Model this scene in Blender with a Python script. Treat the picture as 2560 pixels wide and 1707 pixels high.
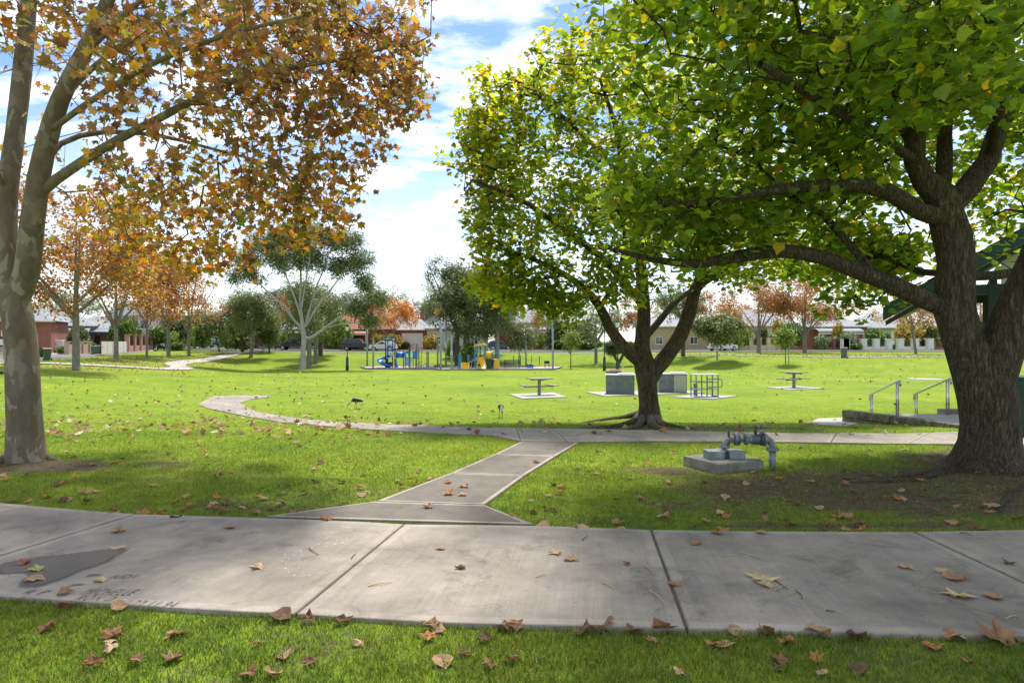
import bpy, bmesh, math, random
import numpy as np
from mathutils import Vector, Matrix

for o in list(bpy.data.objects):
    bpy.data.objects.remove(o, do_unlink=True)
S = bpy.context.scene
COL = S.collection
R = math.radians

# ------------------------------------------------------------------ camera
CAM_H, FPX, CX, CY = 1.6, 1707.0, 1280.0, 853.5
cd = bpy.data.cameras.new('camera'); cd.lens = 24.0; cd.sensor_width = 36.0
cd.clip_start = 0.05; cd.clip_end = 3000
cam = bpy.data.objects.new('camera', cd); COL.objects.link(cam)
cam.location = (0, 0, CAM_H); cam.rotation_euler = (R(90), 0, 0)
S.camera = cam
# ------------------------------------------------------------------ world, sun, exposure
SUN_EL, SUN_AZ = 60.0, 10.0          # degrees; azimuth clockwise from +Y (view direction)
w = bpy.data.worlds.new('World'); S.world = w; w.use_nodes = True
nt = w.node_tree; nt.nodes.clear()
def N(t, k, **kw):
    n = t.nodes.new(k)
    for a, b in kw.items(): setattr(n, a, b)
    return n
out = N(nt, 'ShaderNodeOutputWorld'); bg = N(nt, 'ShaderNodeBackground')
sky = N(nt, 'ShaderNodeTexSky', sky_type='NISHITA', sun_disc=False, sun_elevation=R(SUN_EL), sun_rotation=R(SUN_AZ))
sky.altitude = 20; sky.air_density = 1.0; sky.dust_density = 0.2; sky.ozone_density = 3.0
bg.inputs['Strength'].default_value = 0.12
tc = N(nt, 'ShaderNodeTexCoord'); sep = N(nt, 'ShaderNodeSeparateXYZ')
nt.links.new(tc.outputs['Generated'], sep.inputs[0])
mx = N(nt, 'ShaderNodeMath', operation='MAXIMUM'); mx.inputs[1].default_value = 0.0
nt.links.new(sep.outputs['Z'], mx.inputs[0])
ad = N(nt, 'ShaderNodeMath', operation='ADD'); ad.inputs[1].default_value = 0.22
nt.links.new(mx.outputs[0], ad.inputs[0])
dv = N(nt, 'ShaderNodeVectorMath', operation='DIVIDE'); cb = N(nt, 'ShaderNodeCombineXYZ')
for i in range(3): nt.links.new(ad.outputs[0], cb.inputs[i])
nt.links.new(tc.outputs['Generated'], dv.inputs[0]); nt.links.new(cb.outputs[0], dv.inputs[1])
mpn = N(nt, 'ShaderNodeMapping'); mpn.inputs['Scale'].default_value = (1.5, 2.6, 0.0); mpn.inputs['Location'].default_value = (3.1, 0.4, 0)
nt.links.new(dv.outputs[0], mpn.inputs['Vector'])
nz = N(nt, 'ShaderNodeTexNoise'); nz.inputs['Scale'].default_value = 2.1; nz.inputs['Detail'].default_value = 9; nz.inputs['Roughness'].default_value = 0.58
nt.links.new(mpn.outputs[0], nz.inputs['Vector'])
rp = N(nt, 'ShaderNodeValToRGB'); rp.color_ramp.elements[0].position = 0.43; rp.color_ramp.elements[1].position = 0.72
nt.links.new(nz.outputs['Fac'], rp.inputs[0])
# thin cloud veil that thickens towards the horizon
hz = N(nt, 'ShaderNodeMapRange'); hz.inputs['From Min'].default_value = 0.02; hz.inputs['From Max'].default_value = 0.30
hz.inputs['To Min'].default_value = 0.50; hz.inputs['To Max'].default_value = 0.03
nt.links.new(mx.outputs[0], hz.inputs['Value'])
cm = N(nt, 'ShaderNodeMath', operation='MAXIMUM')
nt.links.new(rp.outputs['Color'], cm.inputs[0]); nt.links.new(hz.outputs[0], cm.inputs[1])
cm2 = N(nt, 'ShaderNodeMath', operation='MULTIPLY'); cm2.inputs[1].default_value = 0.95
nt.links.new(cm.outputs[0], cm2.inputs[0])
skt = N(nt, 'ShaderNodeMix', data_type='RGBA', blend_type='MULTIPLY'); skt.inputs['Factor'].default_value = 1; skt.inputs['B'].default_value = (.60, .68, .755, 1); nt.links.new(sky.outputs[0], skt.inputs['A'])
mix = N(nt, 'ShaderNodeMix', data_type='RGBA'); mix.inputs['B'].default_value = (8.8, 8.5, 8.0, 1)
nt.links.new(cm2.outputs[0], mix.inputs['Factor']); nt.links.new(skt.outputs['Result'], mix.inputs['A'])
nt.links.new(mix.outputs['Result'], bg.inputs['Color']); nt.links.new(bg.outputs[0], out.inputs['Surface'])

sl = bpy.data.lights.new('sun', 'SUN'); sl.energy = 3.0; sl.angle = R(5); sl.color = (1.0, 0.955, 0.88)
sun = bpy.data.objects.new('sun', sl); COL.objects.link(sun); sun.location = (6, 20, 40)
sd = Vector((math.sin(R(SUN_AZ)) * math.cos(R(SUN_EL)), math.cos(R(SUN_AZ)) * math.cos(R(SUN_EL)), math.sin(R(SUN_EL))))
sun.rotation_euler = sd.to_track_quat('Z', 'Y').to_euler()
S.view_settings.view_transform = 'Standard'; S.view_settings.look = 'None'
S.view_settings.exposure = 1.06; S.view_settings.gamma = 1.0; S.view_settings.use_curve_mapping = False
S.render.resolution_x = 1024; S.render.resolution_y = 682
try:
    S.cycles.max_bounces = 8; S.cycles.transmission_bounces = 5; S.cycles.diffuse_bounces = 4
except Exception: pass

# ------------------------------------------------------------------ terrain: a park bowl, in metres
def sstep(a, b, x):
    t = np.clip((x - a) / (b - a), 0, 1); return t * t * (3 - 2 * t)
_ty = np.arange(-60, 420, 0.25)
_tz = np.interp(_ty, [-60, 10.8, 12.6, 15, 17, 22, 30, 45, 69, 420], [0, 0, -.03, -.2, -.46, -.62, -.78, -1.0, -1.3, -1.34])
_k = np.exp(-0.5 * (np.arange(-16, 17) * .25 / 1.0) ** 2); _k /= _k.sum()
_tz = np.convolve(np.pad(_tz, 16, mode='edge'), _k, mode='valid')
def hv(x, y):
    x = np.asarray(x, float); y = np.asarray(y, float)
    b = np.interp(y, _ty, _tz)
    dl = (x + 27) * -.966 + (y - 38) * -.26
    wl = sstep(-11, 6, dl) * sstep(14, 34, y)
    Rr = 90 - 23 * sstep(4, 34, x)
    wb = sstep(Rr - 15, Rr, y)
    wv = 1 - (1 - wl) * (1 - wb)
    rim = 0.0 + 0.2 * sstep(84, 108, y) + 0.15 * sstep(60, 100, y) * sstep(-20, -40, x)
    und = 0.035 * np.sin(x * .31 + y * .17) * np.sin(y * .23 - x * .11) * sstep(14, 26, y)
    return b * (1 - wv) + rim * wv + und
def h(x, y): return float(hv(x, y))
def P(px, py, d): return Vector(((px - CX) / FPX * d, d, CAM_H - (py - CY) / FPX * d))
def G(px, py):
    """ground point seen at a pixel of the 2560x1707 photograph"""
    lo = 1.5; d = 1.5
    while d < 400:
        p = P(px, py, d)
        if p.z < h(p.x, p.y): break
        lo = d; d *= 1.01
    hi = d
    for _ in range(30):
        m = (lo + hi) / 2; p = P(px, py, m)
        if p.z < h(p.x, p.y): hi = m
        else: lo = m
    p = P(px, py, hi); p.z = h(p.x, p.y); return p
def GD(px, d):
    x = (px - CX) / FPX * d; return Vector((x, d, h(x, d)))

# ------------------------------------------------------------------ materials
MATS = {}
def ramp(t, fac, stops):
    n = N(t, 'ShaderNodeValToRGB'); e = n.color_ramp.elements
    while len(e) < len(stops): e.new(0.5)
    for i, (p, c) in enumerate(stops): e[i].position = p; e[i].color = (*c, 1)
    t.links.new(fac, n.inputs[0]); return n.outputs['Color']
def noise_tex(t, vec, scale, detail=4, rough=.55, dist=0):
    n = N(t, 'ShaderNodeTexNoise'); n.inputs['Scale'].default_value = scale; n.inputs['Detail'].default_value = detail
    n.inputs['Roughness'].default_value = rough; n.inputs['Distortion'].default_value = dist
    if vec is not None: t.links.new(vec, n.inputs['Vector'])
    return n.outputs['Fac']
def mapping(t, vec, scale=(1, 1, 1), rot=(0, 0, 0)):
    n = N(t, 'ShaderNodeMapping'); n.inputs['Scale'].default_value = scale; n.inputs['Rotation'].default_value = rot
    t.links.new(vec, n.inputs['Vector']); return n.outputs[0]
def mixc(t, fac, a, b, mode='MIX'):
    n = N(t, 'ShaderNodeMix', data_type='RGBA', blend_type=mode)
    if isinstance(fac, (int, float)): n.inputs['Factor'].default_value = fac
    else: t.links.new(fac, n.inputs['Factor'])
    for k, v in (('A', a), ('B', b)):
        if isinstance(v, tuple): n.inputs[k].default_value = (*v, 1)
        else: t.links.new(v, n.inputs[k])
    return n.outputs['Result']
def bump(t, height, strength, dist=0.02):
    n = N(t, 'ShaderNodeBump'); n.inputs['Strength'].default_value = strength; n.inputs['Distance'].default_value = dist
    t.links.new(height, n.inputs['Height']); return n.outputs[0]
def newmat(name):
    m = bpy.data.materials.new(name); m.use_nodes = True; t = m.node_tree
    b = t.nodes['Principled BSDF']; MATS[name] = m
    return m, t, b
def plain(name, c, rough=.6, metal=0.0, var=.18, scale=6.0, bmp=0.0, spec=.4):
    """painted or cast surface with mottling and slight roughness change"""
    m, t, b = newmat(name); tcn = N(t, 'ShaderNodeTexCoord')
    f = noise_tex(t, tcn.outputs['Object'], scale, 6, .65)
    lo = tuple(max(0, v * (1 - var)) for v in c); hi = tuple(min(1, v * (1 + var)) for v in c)
    t.links.new(ramp(t, f, [(.3, lo), (.7, hi)]), b.inputs['Base Color'])
    mr = N(t, 'ShaderNodeMapRange'); mr.inputs['To Min'].default_value = max(.05, rough - .1); mr.inputs['To Max'].default_value = min(1, rough + .1)
    t.links.new(f, mr.inputs['Value']); t.links.new(mr.outputs[0], b.inputs['Roughness'])
    b.inputs['Metallic'].default_value = metal; b.inputs['Specular IOR Level'].default_value = spec
    if bmp: t.links.new(bump(t, noise_tex(t, tcn.outputs['Object'], scale * 6, 5), bmp, .01), b.inputs['Normal'])
    return m
def glass_mat(name, c=(.03, .04, .045)):
    m, t, b = newmat(name); b.inputs['Base Color'].default_value = (*c, 1); b.inputs['Roughness'].default_value = .06
    b.inputs['Specular IOR Level'].default_value = .8; return m
def bark(name, stops, scale, stretch, bmp, dist=.03, patch=None, crack=0.0):
    m, t, b = newmat(name); tcn = N(t, 'ShaderNodeTexCoord'); v = mapping(t, tcn.outputs['Object'], (1, 1, stretch))
    f = noise_tex(t, v, scale, 8, .68, .6)
    c = ramp(t, f, stops)
    if patch:
        vo = N(t, 'ShaderNodeTexVoronoi'); vo.inputs['Scale'].default_value = patch[0]; vo.inputs['Randomness'].default_value = 1
        wv = N(t, 'ShaderNodeVectorMath', operation='ADD'); nn = N(t, 'ShaderNodeTexNoise'); nn.inputs['Scale'].default_value = 5; nn.inputs['Detail'].default_value = 5
        t.links.new(v, nn.inputs['Vector']); sc = N(t, 'ShaderNodeVectorMath', operation='SCALE'); sc.inputs['Scale'].default_value = .35
        t.links.new(nn.outputs['Color'], sc.inputs[0]); t.links.new(v, wv.inputs[0]); t.links.new(sc.outputs[0], wv.inputs[1])
        t.links.new(wv.outputs[0], vo.inputs['Vector'])
        sp = N(t, 'ShaderNodeSeparateColor'); t.links.new(vo.outputs['Color'], sp.inputs[0])
        pc = ramp(t, sp.outputs[0], patch[1]); c = mixc(t, .72, c, pc)
    if crack:
        fc = noise_tex(t, mapping(t, tcn.outputs['Object'], (1, 1, stretch * 1.4)), scale * .75, 6, .6, 1.4)
        sb_ = N(t, 'ShaderNodeMath', operation='SUBTRACT'); sb_.inputs[1].default_value = .5; t.links.new(fc, sb_.inputs[0]); ab_ = N(t, 'ShaderNodeMath', operation='ABSOLUTE'); t.links.new(sb_.outputs[0], ab_.inputs[0])
        c = mixc(t, crack, c, ramp(t, ab_.outputs[0], [(.004, (.28, .25, .22)), (.05, (1, 1, 1)), (.16, (1.25, 1.22, 1.18))]), 'MULTIPLY')
        hm_ = N(t, 'ShaderNodeMath', operation='MULTIPLY_ADD'); hm_.inputs[1].default_value = 3.0; t.links.new(ab_.outputs[0], hm_.inputs[0]); t.links.new(f, hm_.inputs[2]); f = hm_.outputs[0]
        bl_ = noise_tex(t, tcn.outputs['Object'], 1.8, 5, .6); c = mixc(t, .6, c, ramp(t, bl_, [(.35, (.7, .74, .62)), (.65, (1.25, 1.2, 1.18))]), 'MULTIPLY')
    t.links.new(c, b.inputs['Base Color']); b.inputs['Roughness'].default_value = .88; b.inputs['Specular IOR Level'].default_value = .2
    t.links.new(bump(t, f, bmp, dist), b.inputs['Normal'])
    return m
def leaf_mat(name, trans=.45, tint=(1.25, 1.15, .5), rough=.45):
    m, t, b = newmat(name); at = N(t, 'ShaderNodeAttribute', attribute_name='Col')
    tcn = N(t, 'ShaderNodeTexCoord'); f = noise_tex(t, tcn.outputs['Object'], 30, 3)
    c = mixc(t, .55, at.outputs['Color'], ramp(t, f, [(.3, (.55, .55, .55)), (.7, (1.3, 1.3, 1.3))]), 'MULTIPLY')
    t.links.new(c, b.inputs['Base Color']); b.inputs['Roughness'].default_value = rough; b.inputs['Specular IOR Level'].default_value = .35
    tr = N(t, 'ShaderNodeBsdfTranslucent'); t.links.new(mixc(t, 1.0, c, tint, 'MULTIPLY'), tr.inputs['Color'])
    ms = N(t, 'ShaderNodeMixShader'); ms.inputs[0].default_value = trans
    o = t.nodes['Material Output']; t.links.new(b.outputs[0], ms.inputs[1]); t.links.new(tr.outputs[0], ms.inputs[2]); t.links.new(ms.outputs[0], o.inputs['Surface'])
    return m

# ------------------------------------------------------------------ mesh helpers
def fastmesh(name, V, F, smooth=False, cols=None, mats=()):
    """V (n,3), F list of equal arrays [(m,3) or (m,4), ...]"""
    me = bpy.data.meshes.new(name)
    V = np.asarray(V, np.float32); me.vertices.add(len(V)); me.vertices.foreach_set('co', V.ravel())
    Fs = [np.asarray(f, np.int32) for f in F if len(f)]
    nl = sum(f.size for f in Fs); npoly = sum(len(f) for f in Fs)
    me.loops.add(nl); me.loops.foreach_set('vertex_index', np.concatenate([f.ravel() for f in Fs]))
    st = []; s0 = 0
    for f in Fs:
        st.append(s0 + np.arange(len(f)) * f.shape[1]); s0 += f.size
    me.polygons.add(npoly); me.polygons.foreach_set('loop_start', np.concatenate(st).astype(np.int32))
    me.polygons.foreach_set('use_smooth', np.full(npoly, smooth, bool))
    if cols is not None:
        a = me.attributes.new('Col', 'FLOAT_COLOR', 'POINT')
        c = np.ones((len(V), 4), np.float32); c[:, :3] = cols; a.data.foreach_set('color', c.ravel())
    for m in mats: me.materials.append(m)
    me.update(calc_edges=True); return me
def obj(name, me, parent=None, loc=None, rz=None):
    o = bpy.data.objects.new(name, me); COL.objects.link(o)
    if parent is not None: o.parent = parent
    if loc is not None: o.location = loc
    if rz is not None: o.rotation_euler = (0, 0, rz)
    return o
def tag(o, label=None, cat=None, group=None, kind=None):
    if label: o['label'] = label
    if cat: o['category'] = cat
    if group: o['group'] = group
    if kind: o['kind'] = kind
    return o
def thing(name, label, cat, loc=(0, 0, 0), rz=0.0, group=None):
    o = obj(name, None, None, loc, rz); o.empty_display_size = .2
    return tag(o, label, cat, group)
def copy_tree(o, parent=None):
    c = o.copy(); COL.objects.link(c); c.parent = parent
    for ch in list(o.children): copy_tree(ch, c)
    return c
class MB:
    def __init__(s): s.v = []; s.f = []; s.mi = []; s.m = 0
    def add(s, vs, fs):
        b = len(s.v); s.v += [tuple(v) for v in vs]
        for f in fs: s.f.append(tuple(b + i for i in f)); s.mi.append(s.m)
        return s
    def box(s, x0, y0, z0, x1, y1, z1, rz=0, bev=0.0):
        c = [(x0, y0, z0), (x1, y0, z0), (x1, y1, z0), (x0, y1, z0), (x0, y0, z1), (x1, y0, z1), (x1, y1, z1), (x0, y1, z1)]
        if rz:
            mx_, my_ = (x0 + x1) / 2, (y0 + y1) / 2; ca, sa = math.cos(rz), math.sin(rz)
            c = [(mx_ + (a - mx_) * ca - (b - my_) * sa, my_ + (a - mx_) * sa + (b - my_) * ca, z) for a, b, z in c]
        return s.add(c, [(0, 3, 2, 1), (4, 5, 6, 7), (0, 1, 5, 4), (1, 2, 6, 5), (2, 3, 7, 6), (3, 0, 4, 7)])
    def cbox(s, c, sz, rz=0): return s.box(c[0] - sz[0] / 2, c[1] - sz[1] / 2, c[2] - sz[2] / 2, c[0] + sz[0] / 2, c[1] + sz[1] / 2, c[2] + sz[2] / 2, rz)
    def tube(s, pts, rad, n=8, caps=True):
        pts = [Vector(p) for p in pts]; k = len(pts)
        rad = [rad] * k if isinstance(rad, (int, float)) else rad
        up = None; rings = []
        for i, p in enumerate(pts):
            t = (pts[min(i + 1, k - 1)] - pts[max(i - 1, 0)])
            t = t.normalized() if t.length > 1e-9 else Vector((0, 0, 1))
            if up is None:
                a = Vector((1, 0, 0)) if abs(t.x) < .8 else Vector((0, 1, 0)); u = t.cross(a).normalized()
            else:
                u = up - t * up.dot(t); u = u.normalized() if u.length > 1e-6 else t.orthogonal().normalized()
            up = u; v = t.cross(u)
            rings.append([p + (u * math.cos(2 * math.pi * j / n) + v * math.sin(2 * math.pi * j / n)) * rad[i] for j in range(n)])
        vs = [q for r in rings for q in r]; fs = []
        for i in range(k - 1):
            for j in range(n): fs.append((i * n + j, i * n + (j + 1) % n, (i + 1) * n + (j + 1) % n, (i + 1) * n + j))
        if caps: fs.append(tuple(range(n - 1, -1, -1))); fs.append(tuple((k - 1) * n + j for j in range(n)))
        return s.add(vs, fs)
    def cyl(s, p0, p1, r, n=12, r1=None): return s.tube([p0, p1], [r, r if r1 is None else r1], n)
    def lathe(s, prof, c=(0, 0, 0), n=16):
        """prof [(r,z)...] around z"""
        vs = []; fs = []
        for r_, z in prof:
            for j in range(n): a = 2 * math.pi * j / n; vs.append((c[0] + r_ * math.cos(a), c[1] + r_ * math.sin(a), c[2] + z))
        for i in range(len(prof) - 1):
            for j in range(n): fs.append((i * n + j, i * n + (j + 1) % n, (i + 1) * n + (j + 1) % n, (i + 1) * n + j))
        fs.append(tuple(range(n - 1, -1, -1))); fs.append(tuple((len(prof) - 1) * n + j for j in range(n)))
        return s.add(vs, fs)
    def prism(s, poly, a, b, axis='y'):
        """2D polygon (u,v) extruded along axis from a to b"""
        n = len(poly)
        def pt(u, v, w_): return (u, w_, v) if axis == 'y' else ((w_, u, v) if axis == 'x' else (u, v, w_))
        vs = [pt(u, v, a) for u, v in poly] + [pt(u, v, b) for u, v in poly]
        fs = [tuple(range(n)), tuple(range(2 * n - 1, n - 1, -1))] + [(i, n + i, n + (i + 1) % n, (i + 1) % n) for i in range(n)]
        return s.add(vs, fs)
    def mesh(s, name, mats, smooth=False):
        me = bpy.data.meshes.new(name); me.from_pydata(s.v, [], s.f)
        for m in (mats if isinstance(mats, (list, tuple)) else [mats]): me.materials.append(m)
        me.polygons.foreach_set('use_smooth', [smooth] * len(me.polygons)); me.polygons.foreach_set('material_index', s.mi)
        bm = bmesh.new(); bm.from_mesh(me); bmesh.ops.recalc_face_normals(bm, faces=bm.faces[:]); bm.to_mesh(me); bm.free()
        me.update(); return me
    def build(s, name, mats, parent=None, smooth=False, loc=None, rz=None, bevel=0.0, seg=2):
        o = obj(name, s.mesh(name, mats, smooth), parent, loc, rz)
        if bevel:
            bm = bmesh.new(); bm.from_mesh(o.data)
            es = [e for e in bm.edges if len(e.link_faces) == 2 and e.calc_face_angle(0) > .5]
            bmesh.ops.bevel(bm, geom=es, offset=bevel, segments=seg, affect='EDGES', profile=.6, clamp_overlap=True)
            bm.to_mesh(o.data); bm.free()
            if seg > 1:
                for p_ in o.data.polygons: p_.use_smooth = False
        return o
def catmull(pts, step):
    """pts list of (Vector, radius) -> denser list"""
    res = []; n = len(pts)
    for i in range(n - 1):
        p0 = pts[max(i - 1, 0)]; p1 = pts[i]; p2 = pts[i + 1]; p3 = pts[min(i + 2, n - 1)]
        k = max(1, int((p2[0] - p1[0]).length / step))
        for j in range(k):
            t = j / k; t2 = t * t; t3 = t2 * t
            q = .5 * ((2 * p1[0]) + (p2[0] - p0[0]) * t + (2 * p0[0] - 5 * p1[0] + 4 * p2[0] - p3[0]) * t2 + (3 * p1[0] - p0[0] - 3 * p2[0] + p3[0]) * t3)
            res.append((q, p1[1] + (p2[1] - p1[1]) * t))
    res.append(pts[-1]); return res
def pin(poly, X, Y):
    """vectorised point in polygon"""
    X = np.asarray(X); Y = np.asarray(Y); c = np.zeros(X.shape, bool); n = len(poly); j = n - 1
    for i in range(n):
        xi, yi = poly[i][0], poly[i][1]; xj, yj = poly[j][0], poly[j][1]
        cond = ((yi > Y) != (yj > Y)); den = (yj - yi) if abs(yj - yi) > 1e-12 else 1e-12
        c ^= cond & (X < (xj - xi) * (Y - yi) / den + xi); j = i
    return c
def vnoise(x, y, sc, seed=0):
    """smooth 2D value noise, vectorised"""
    x = np.asarray(x) / sc + 1000.3; y = np.asarray(y) / sc + 1000.7
    xi = np.floor(x).astype(np.int64); yi = np.floor(y).astype(np.int64); fx = x - xi; fy = y - yi
    def hsh(a, b):
        v = (a * 374761393 + b * 668265263 + seed * 982451653) & 0x7fffffff; v = ((v ^ (v >> 13)) * 1274126177) & 0x7fffffff
        return ((v ^ (v >> 16)) & 0xffff) / 65535.0
    fx = fx * fx * (3 - 2 * fx); fy = fy * fy * (3 - 2 * fy)
    return (hsh(xi, yi) * (1 - fx) + hsh(xi + 1, yi) * fx) * (1 - fy) + (hsh(xi, yi + 1) * (1 - fx) + hsh(xi + 1, yi + 1) * fx) * fy
# ------------------------------------------------------------------ surface materials
def make_surface_mats():
    # turf soil sheet: grass colour, bare soil by the 'dirt' attribute
    m, t, b = newmat('turf'); tcn = N(t, 'ShaderNodeTexCoord'); v = tcn.outputs['Object']
    big = noise_tex(t, v, .16, 5, .6); mid = noise_tex(t, v, 1.3, 5, .6); fine = noise_tex(t, mapping(t, v, (1, .45, 1)), 26, 6, .75); vf = noise_tex(t, v, 110, 3, .7)
    c = ramp(t, big, [(.3, (.165, .25, .028)), (.5, (.21, .295, .028)), (.7, (.26, .32, .036))])
    c = mixc(t, .55, c, ramp(t, mid, [(.3, (.62, .72, .6)), (.7, (1.35, 1.25, 1.25))]), 'MULTIPLY')
    c = mixc(t, .75, c, ramp(t, fine, [(.32, (.5, .56, .45)), (.68, (1.4, 1.34, 1.3))]), 'MULTIPLY')
    c = mixc(t, .6, c, ramp(t, vf, [(.3, (.55, .58, .5)), (.7, (1.35, 1.3, 1.3))]), 'MULTIPLY')
    c = mixc(t, ramp(t, noise_tex(t, v, .42, 7, .7, .6), [(.54, (0, 0, 0)), (.74, (.55, .55, .55))]), c, (.30, .285, .085)); c = mixc(t, ramp(t, noise_tex(t, mapping(t, v, (1, .35, 1), (0, 0, .5)), .9, 6, .65), [(.3, (.4, .4, .4)), (.48, (0, 0, 0))]), c, (.10, .185, .03))
    at = N(t, 'ShaderNodeAttribute', attribute_name='dirt')
    soil = ramp(t, noise_tex(t, v, 9, 8, .75), [(.3, (.075, .054, .036)), (.55, (.15, .11, .074)), (.75, (.26, .20, .14))])
    ds = noise_tex(t, v, 14, 6, .75)
    dm = N(t, 'ShaderNodeMath', operation='ADD'); t.links.new(at.outputs['Fac'], dm.inputs[0])
    dsc = N(t, 'ShaderNodeMath', operation='MULTIPLY_ADD'); dsc.inputs[1].default_value = 1.3; dsc.inputs[2].default_value = -.65
    t.links.new(ds, dsc.inputs[0]); t.links.new(dsc.outputs[0], dm.inputs[1])
    c = mixc(t, ramp(t, dm.outputs[0], [(.38, (0, 0, 0)), (.62, (1, 1, 1))]), c, soil)
    t.links.new(c, b.inputs['Base Color']); b.inputs['Roughness'].default_value = .95; b.inputs['Specular IOR Level'].default_value = .08
    ht = N(t, 'ShaderNodeMath', operation='ADD'); t.links.new(fine, ht.inputs[0]); t.links.new(vf, ht.inputs[1])
    t.links.new(bump(t, ht.outputs[0], .5, .03), b.inputs['Normal'])
    # concrete with broom finish (UV: u along the path, v across), and its smooth trowelled margin
    for nm, tint, broom in (('concrete_broom', 1.0, 1), ('concrete_margin', 1.16, 0), ('concrete_dark', .52, 1)):
        m, t, b = newmat(nm); tcn = N(t, 'ShaderNodeTexCoord'); v = tcn.outputs['Object']; uv = tcn.outputs['UV']
        st = noise_tex(t, v, .9, 7, .62, .4); st2 = noise_tex(t, v, 4.5, 8, .7); gr = noise_tex(t, v, 150, 3, .8)
        k = tint
        c = ramp(t, st, [(.28, (.22 * k, .19 * k, .155 * k)), (.5, (.32 * k, .28 * k, .23 * k)), (.72, (.40 * k, .352 * k, .295 * k))])
        c = mixc(t, .6, c, ramp(t, st2, [(.3, (.66, .66, .68)), (.7, (1.26, 1.24, 1.2))]), 'MULTIPLY')
        c = mixc(t, .35, c, ramp(t, gr, [(.3, (.6, .6, .6)), (.7, (1.35, 1.35, 1.35))]), 'MULTIPLY')
        bl = noise_tex(t, mapping(t, uv, (85, 1.2, 1)), 1.0, 4, .6)
        bs = noise_tex(t, mapping(t, uv, (5, .5, 1)), 1.0, 5, .6)
        c = mixc(t, .3 if broom else .1, c, ramp(t, bl, [(.35, (.72, .72, .72)), (.65, (1.22, 1.22, 1.22))]), 'MULTIPLY')
        c = mixc(t, .35, c, ramp(t, bs, [(.3, (.8, .8, .82)), (.7, (1.2, 1.19, 1.17))]), 'MULTIPLY')
        sp = N(t, 'ShaderNodeTexVoronoi'); sp.inputs['Scale'].default_value = 5.5; t.links.new(v, sp.inputs['Vector'])
        c = mixc(t, .55, c, ramp(t, sp.outputs['Distance'], [(.03, (.45, .44, .43)), (.10, (1, 1, 1))]), 'MULTIPLY')
        st3 = noise_tex(t, v, 1.7, 9, .72, 1.2); c = mixc(t, .8, c, ramp(t, st3, [(.30, (.55, .54, .53)), (.44, (1, 1, 1))]), 'MULTIPLY')
        crk = N(t, 'ShaderNodeTexVoronoi', feature='DISTANCE_TO_EDGE'); crk.inputs['Scale'].default_value = .55; cw_ = N(t, 'ShaderNodeVectorMath', operation='ADD'); cn_ = N(t, 'ShaderNodeTexNoise'); cn_.inputs['Scale'].default_value = 2.2; cn_.inputs['Detail'].default_value = 6; t.links.new(v, cn_.inputs['Vector']); t.links.new(v, cw_.inputs[0]); t.links.new(cn_.outputs['Color'], cw_.inputs[1]); t.links.new(cw_.outputs[0], crk.inputs['Vector'])
        c = mixc(t, .35, c, ramp(t, crk.outputs['Distance'], [(.002, (.4, .38, .36)), (.006, (1, 1, 1))]), 'MULTIPLY')
        t.links.new(c, b.inputs['Base Color']); b.inputs['Roughness'].default_value = .82; b.inputs['Specular IOR Level'].default_value = .3
        ht = N(t, 'ShaderNodeMath', operation='MULTIPLY_ADD'); ht.inputs[1].default_value = 1.0 if broom else .15
        t.links.new(bl, ht.inputs[0]); t.links.new(gr, ht.inputs[2])
        t.links.new(bump(t, ht.outputs[0], .35, .006), b.inputs['Normal'])
    plain('concrete_far', (.40, .375, .34), .85, var=.12, scale=1.5)
    plain('asphalt', (.16, .15, .15), .9, var=.2, scale=2.0)
    plain('kerb', (.42, .40, .37), .85, var=.12, scale=3)
    plain('sand', (.42, .36, .29), .95, var=.2, scale=3)
    plain('mulch', (.16, .10, .06), .95, var=.4, scale=8)
    plain('joint_soil', (.10, .085, .06), .95, var=.5, scale=20)
make_surface_mats()
M = MATS

# ------------------------------------------------------------------ path outlines from photo pixels
px_far = [(0, 1263), (170, 1279), (340, 1292), (643, 1301), (900, 1311), (1010, 1318), (1338, 1321), (1628, 1332), (1950, 1336), (2285, 1337), (2560, 1332)]
px_near = [(0, 1503), (260, 1518), (497, 1535), (738, 1546), (1083, 1568), (1400, 1575), (1718, 1583), (2124, 1594), (2560, 1605)]
far_edge = [(-8.6, 7.7), (-6.6, 7.05)] + [tuple(G(*p).xy) for p in px_far] + [(6.3, 5.85), (8.8, 6.2)]
near_edge = [(-9.0, 5.9), (-7.0, 5.05), (-5.2, 4.55), (-3.95, 4.32)] + [tuple(G(*p).xy) for p in px_near[1:]] + [(4.0, 3.68), (6.2, 3.75), (9, 4.0)]
near_path_poly = far_edge + near_edge[::-1]
def polyline_cut(pl, a, b, k):
    """k points of polyline pl between its nearest points to a and b"""
    pl = [np.array(p[:2], float) for p in pl]; seg = [0.0]
    for i in range(1, len(pl)): seg.append(seg[-1] + np.linalg.norm(pl[i] - pl[i - 1]))
    def par(q):
        best = (1e9, 0); q = np.array(q[:2], float)
        for i in range(len(pl) - 1):
            d = pl[i + 1] - pl[i]; t = np.clip(np.dot(q - pl[i], d) / max(np.dot(d, d), 1e-9), 0, 1)
            dist = np.linalg.norm(pl[i] + d * t - q)
            if dist < best[0]: best = (dist, seg[i] + t * np.linalg.norm(d))
        return best[1]
    s0, s1 = par(a), par(b); ss = np.linspace(s0, s1, k)
    X = np.interp(ss, seg, [p[0] for p in pl]); Y = np.interp(ss, seg, [p[1] for p in pl])
    return list(zip(X, Y))
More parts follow.
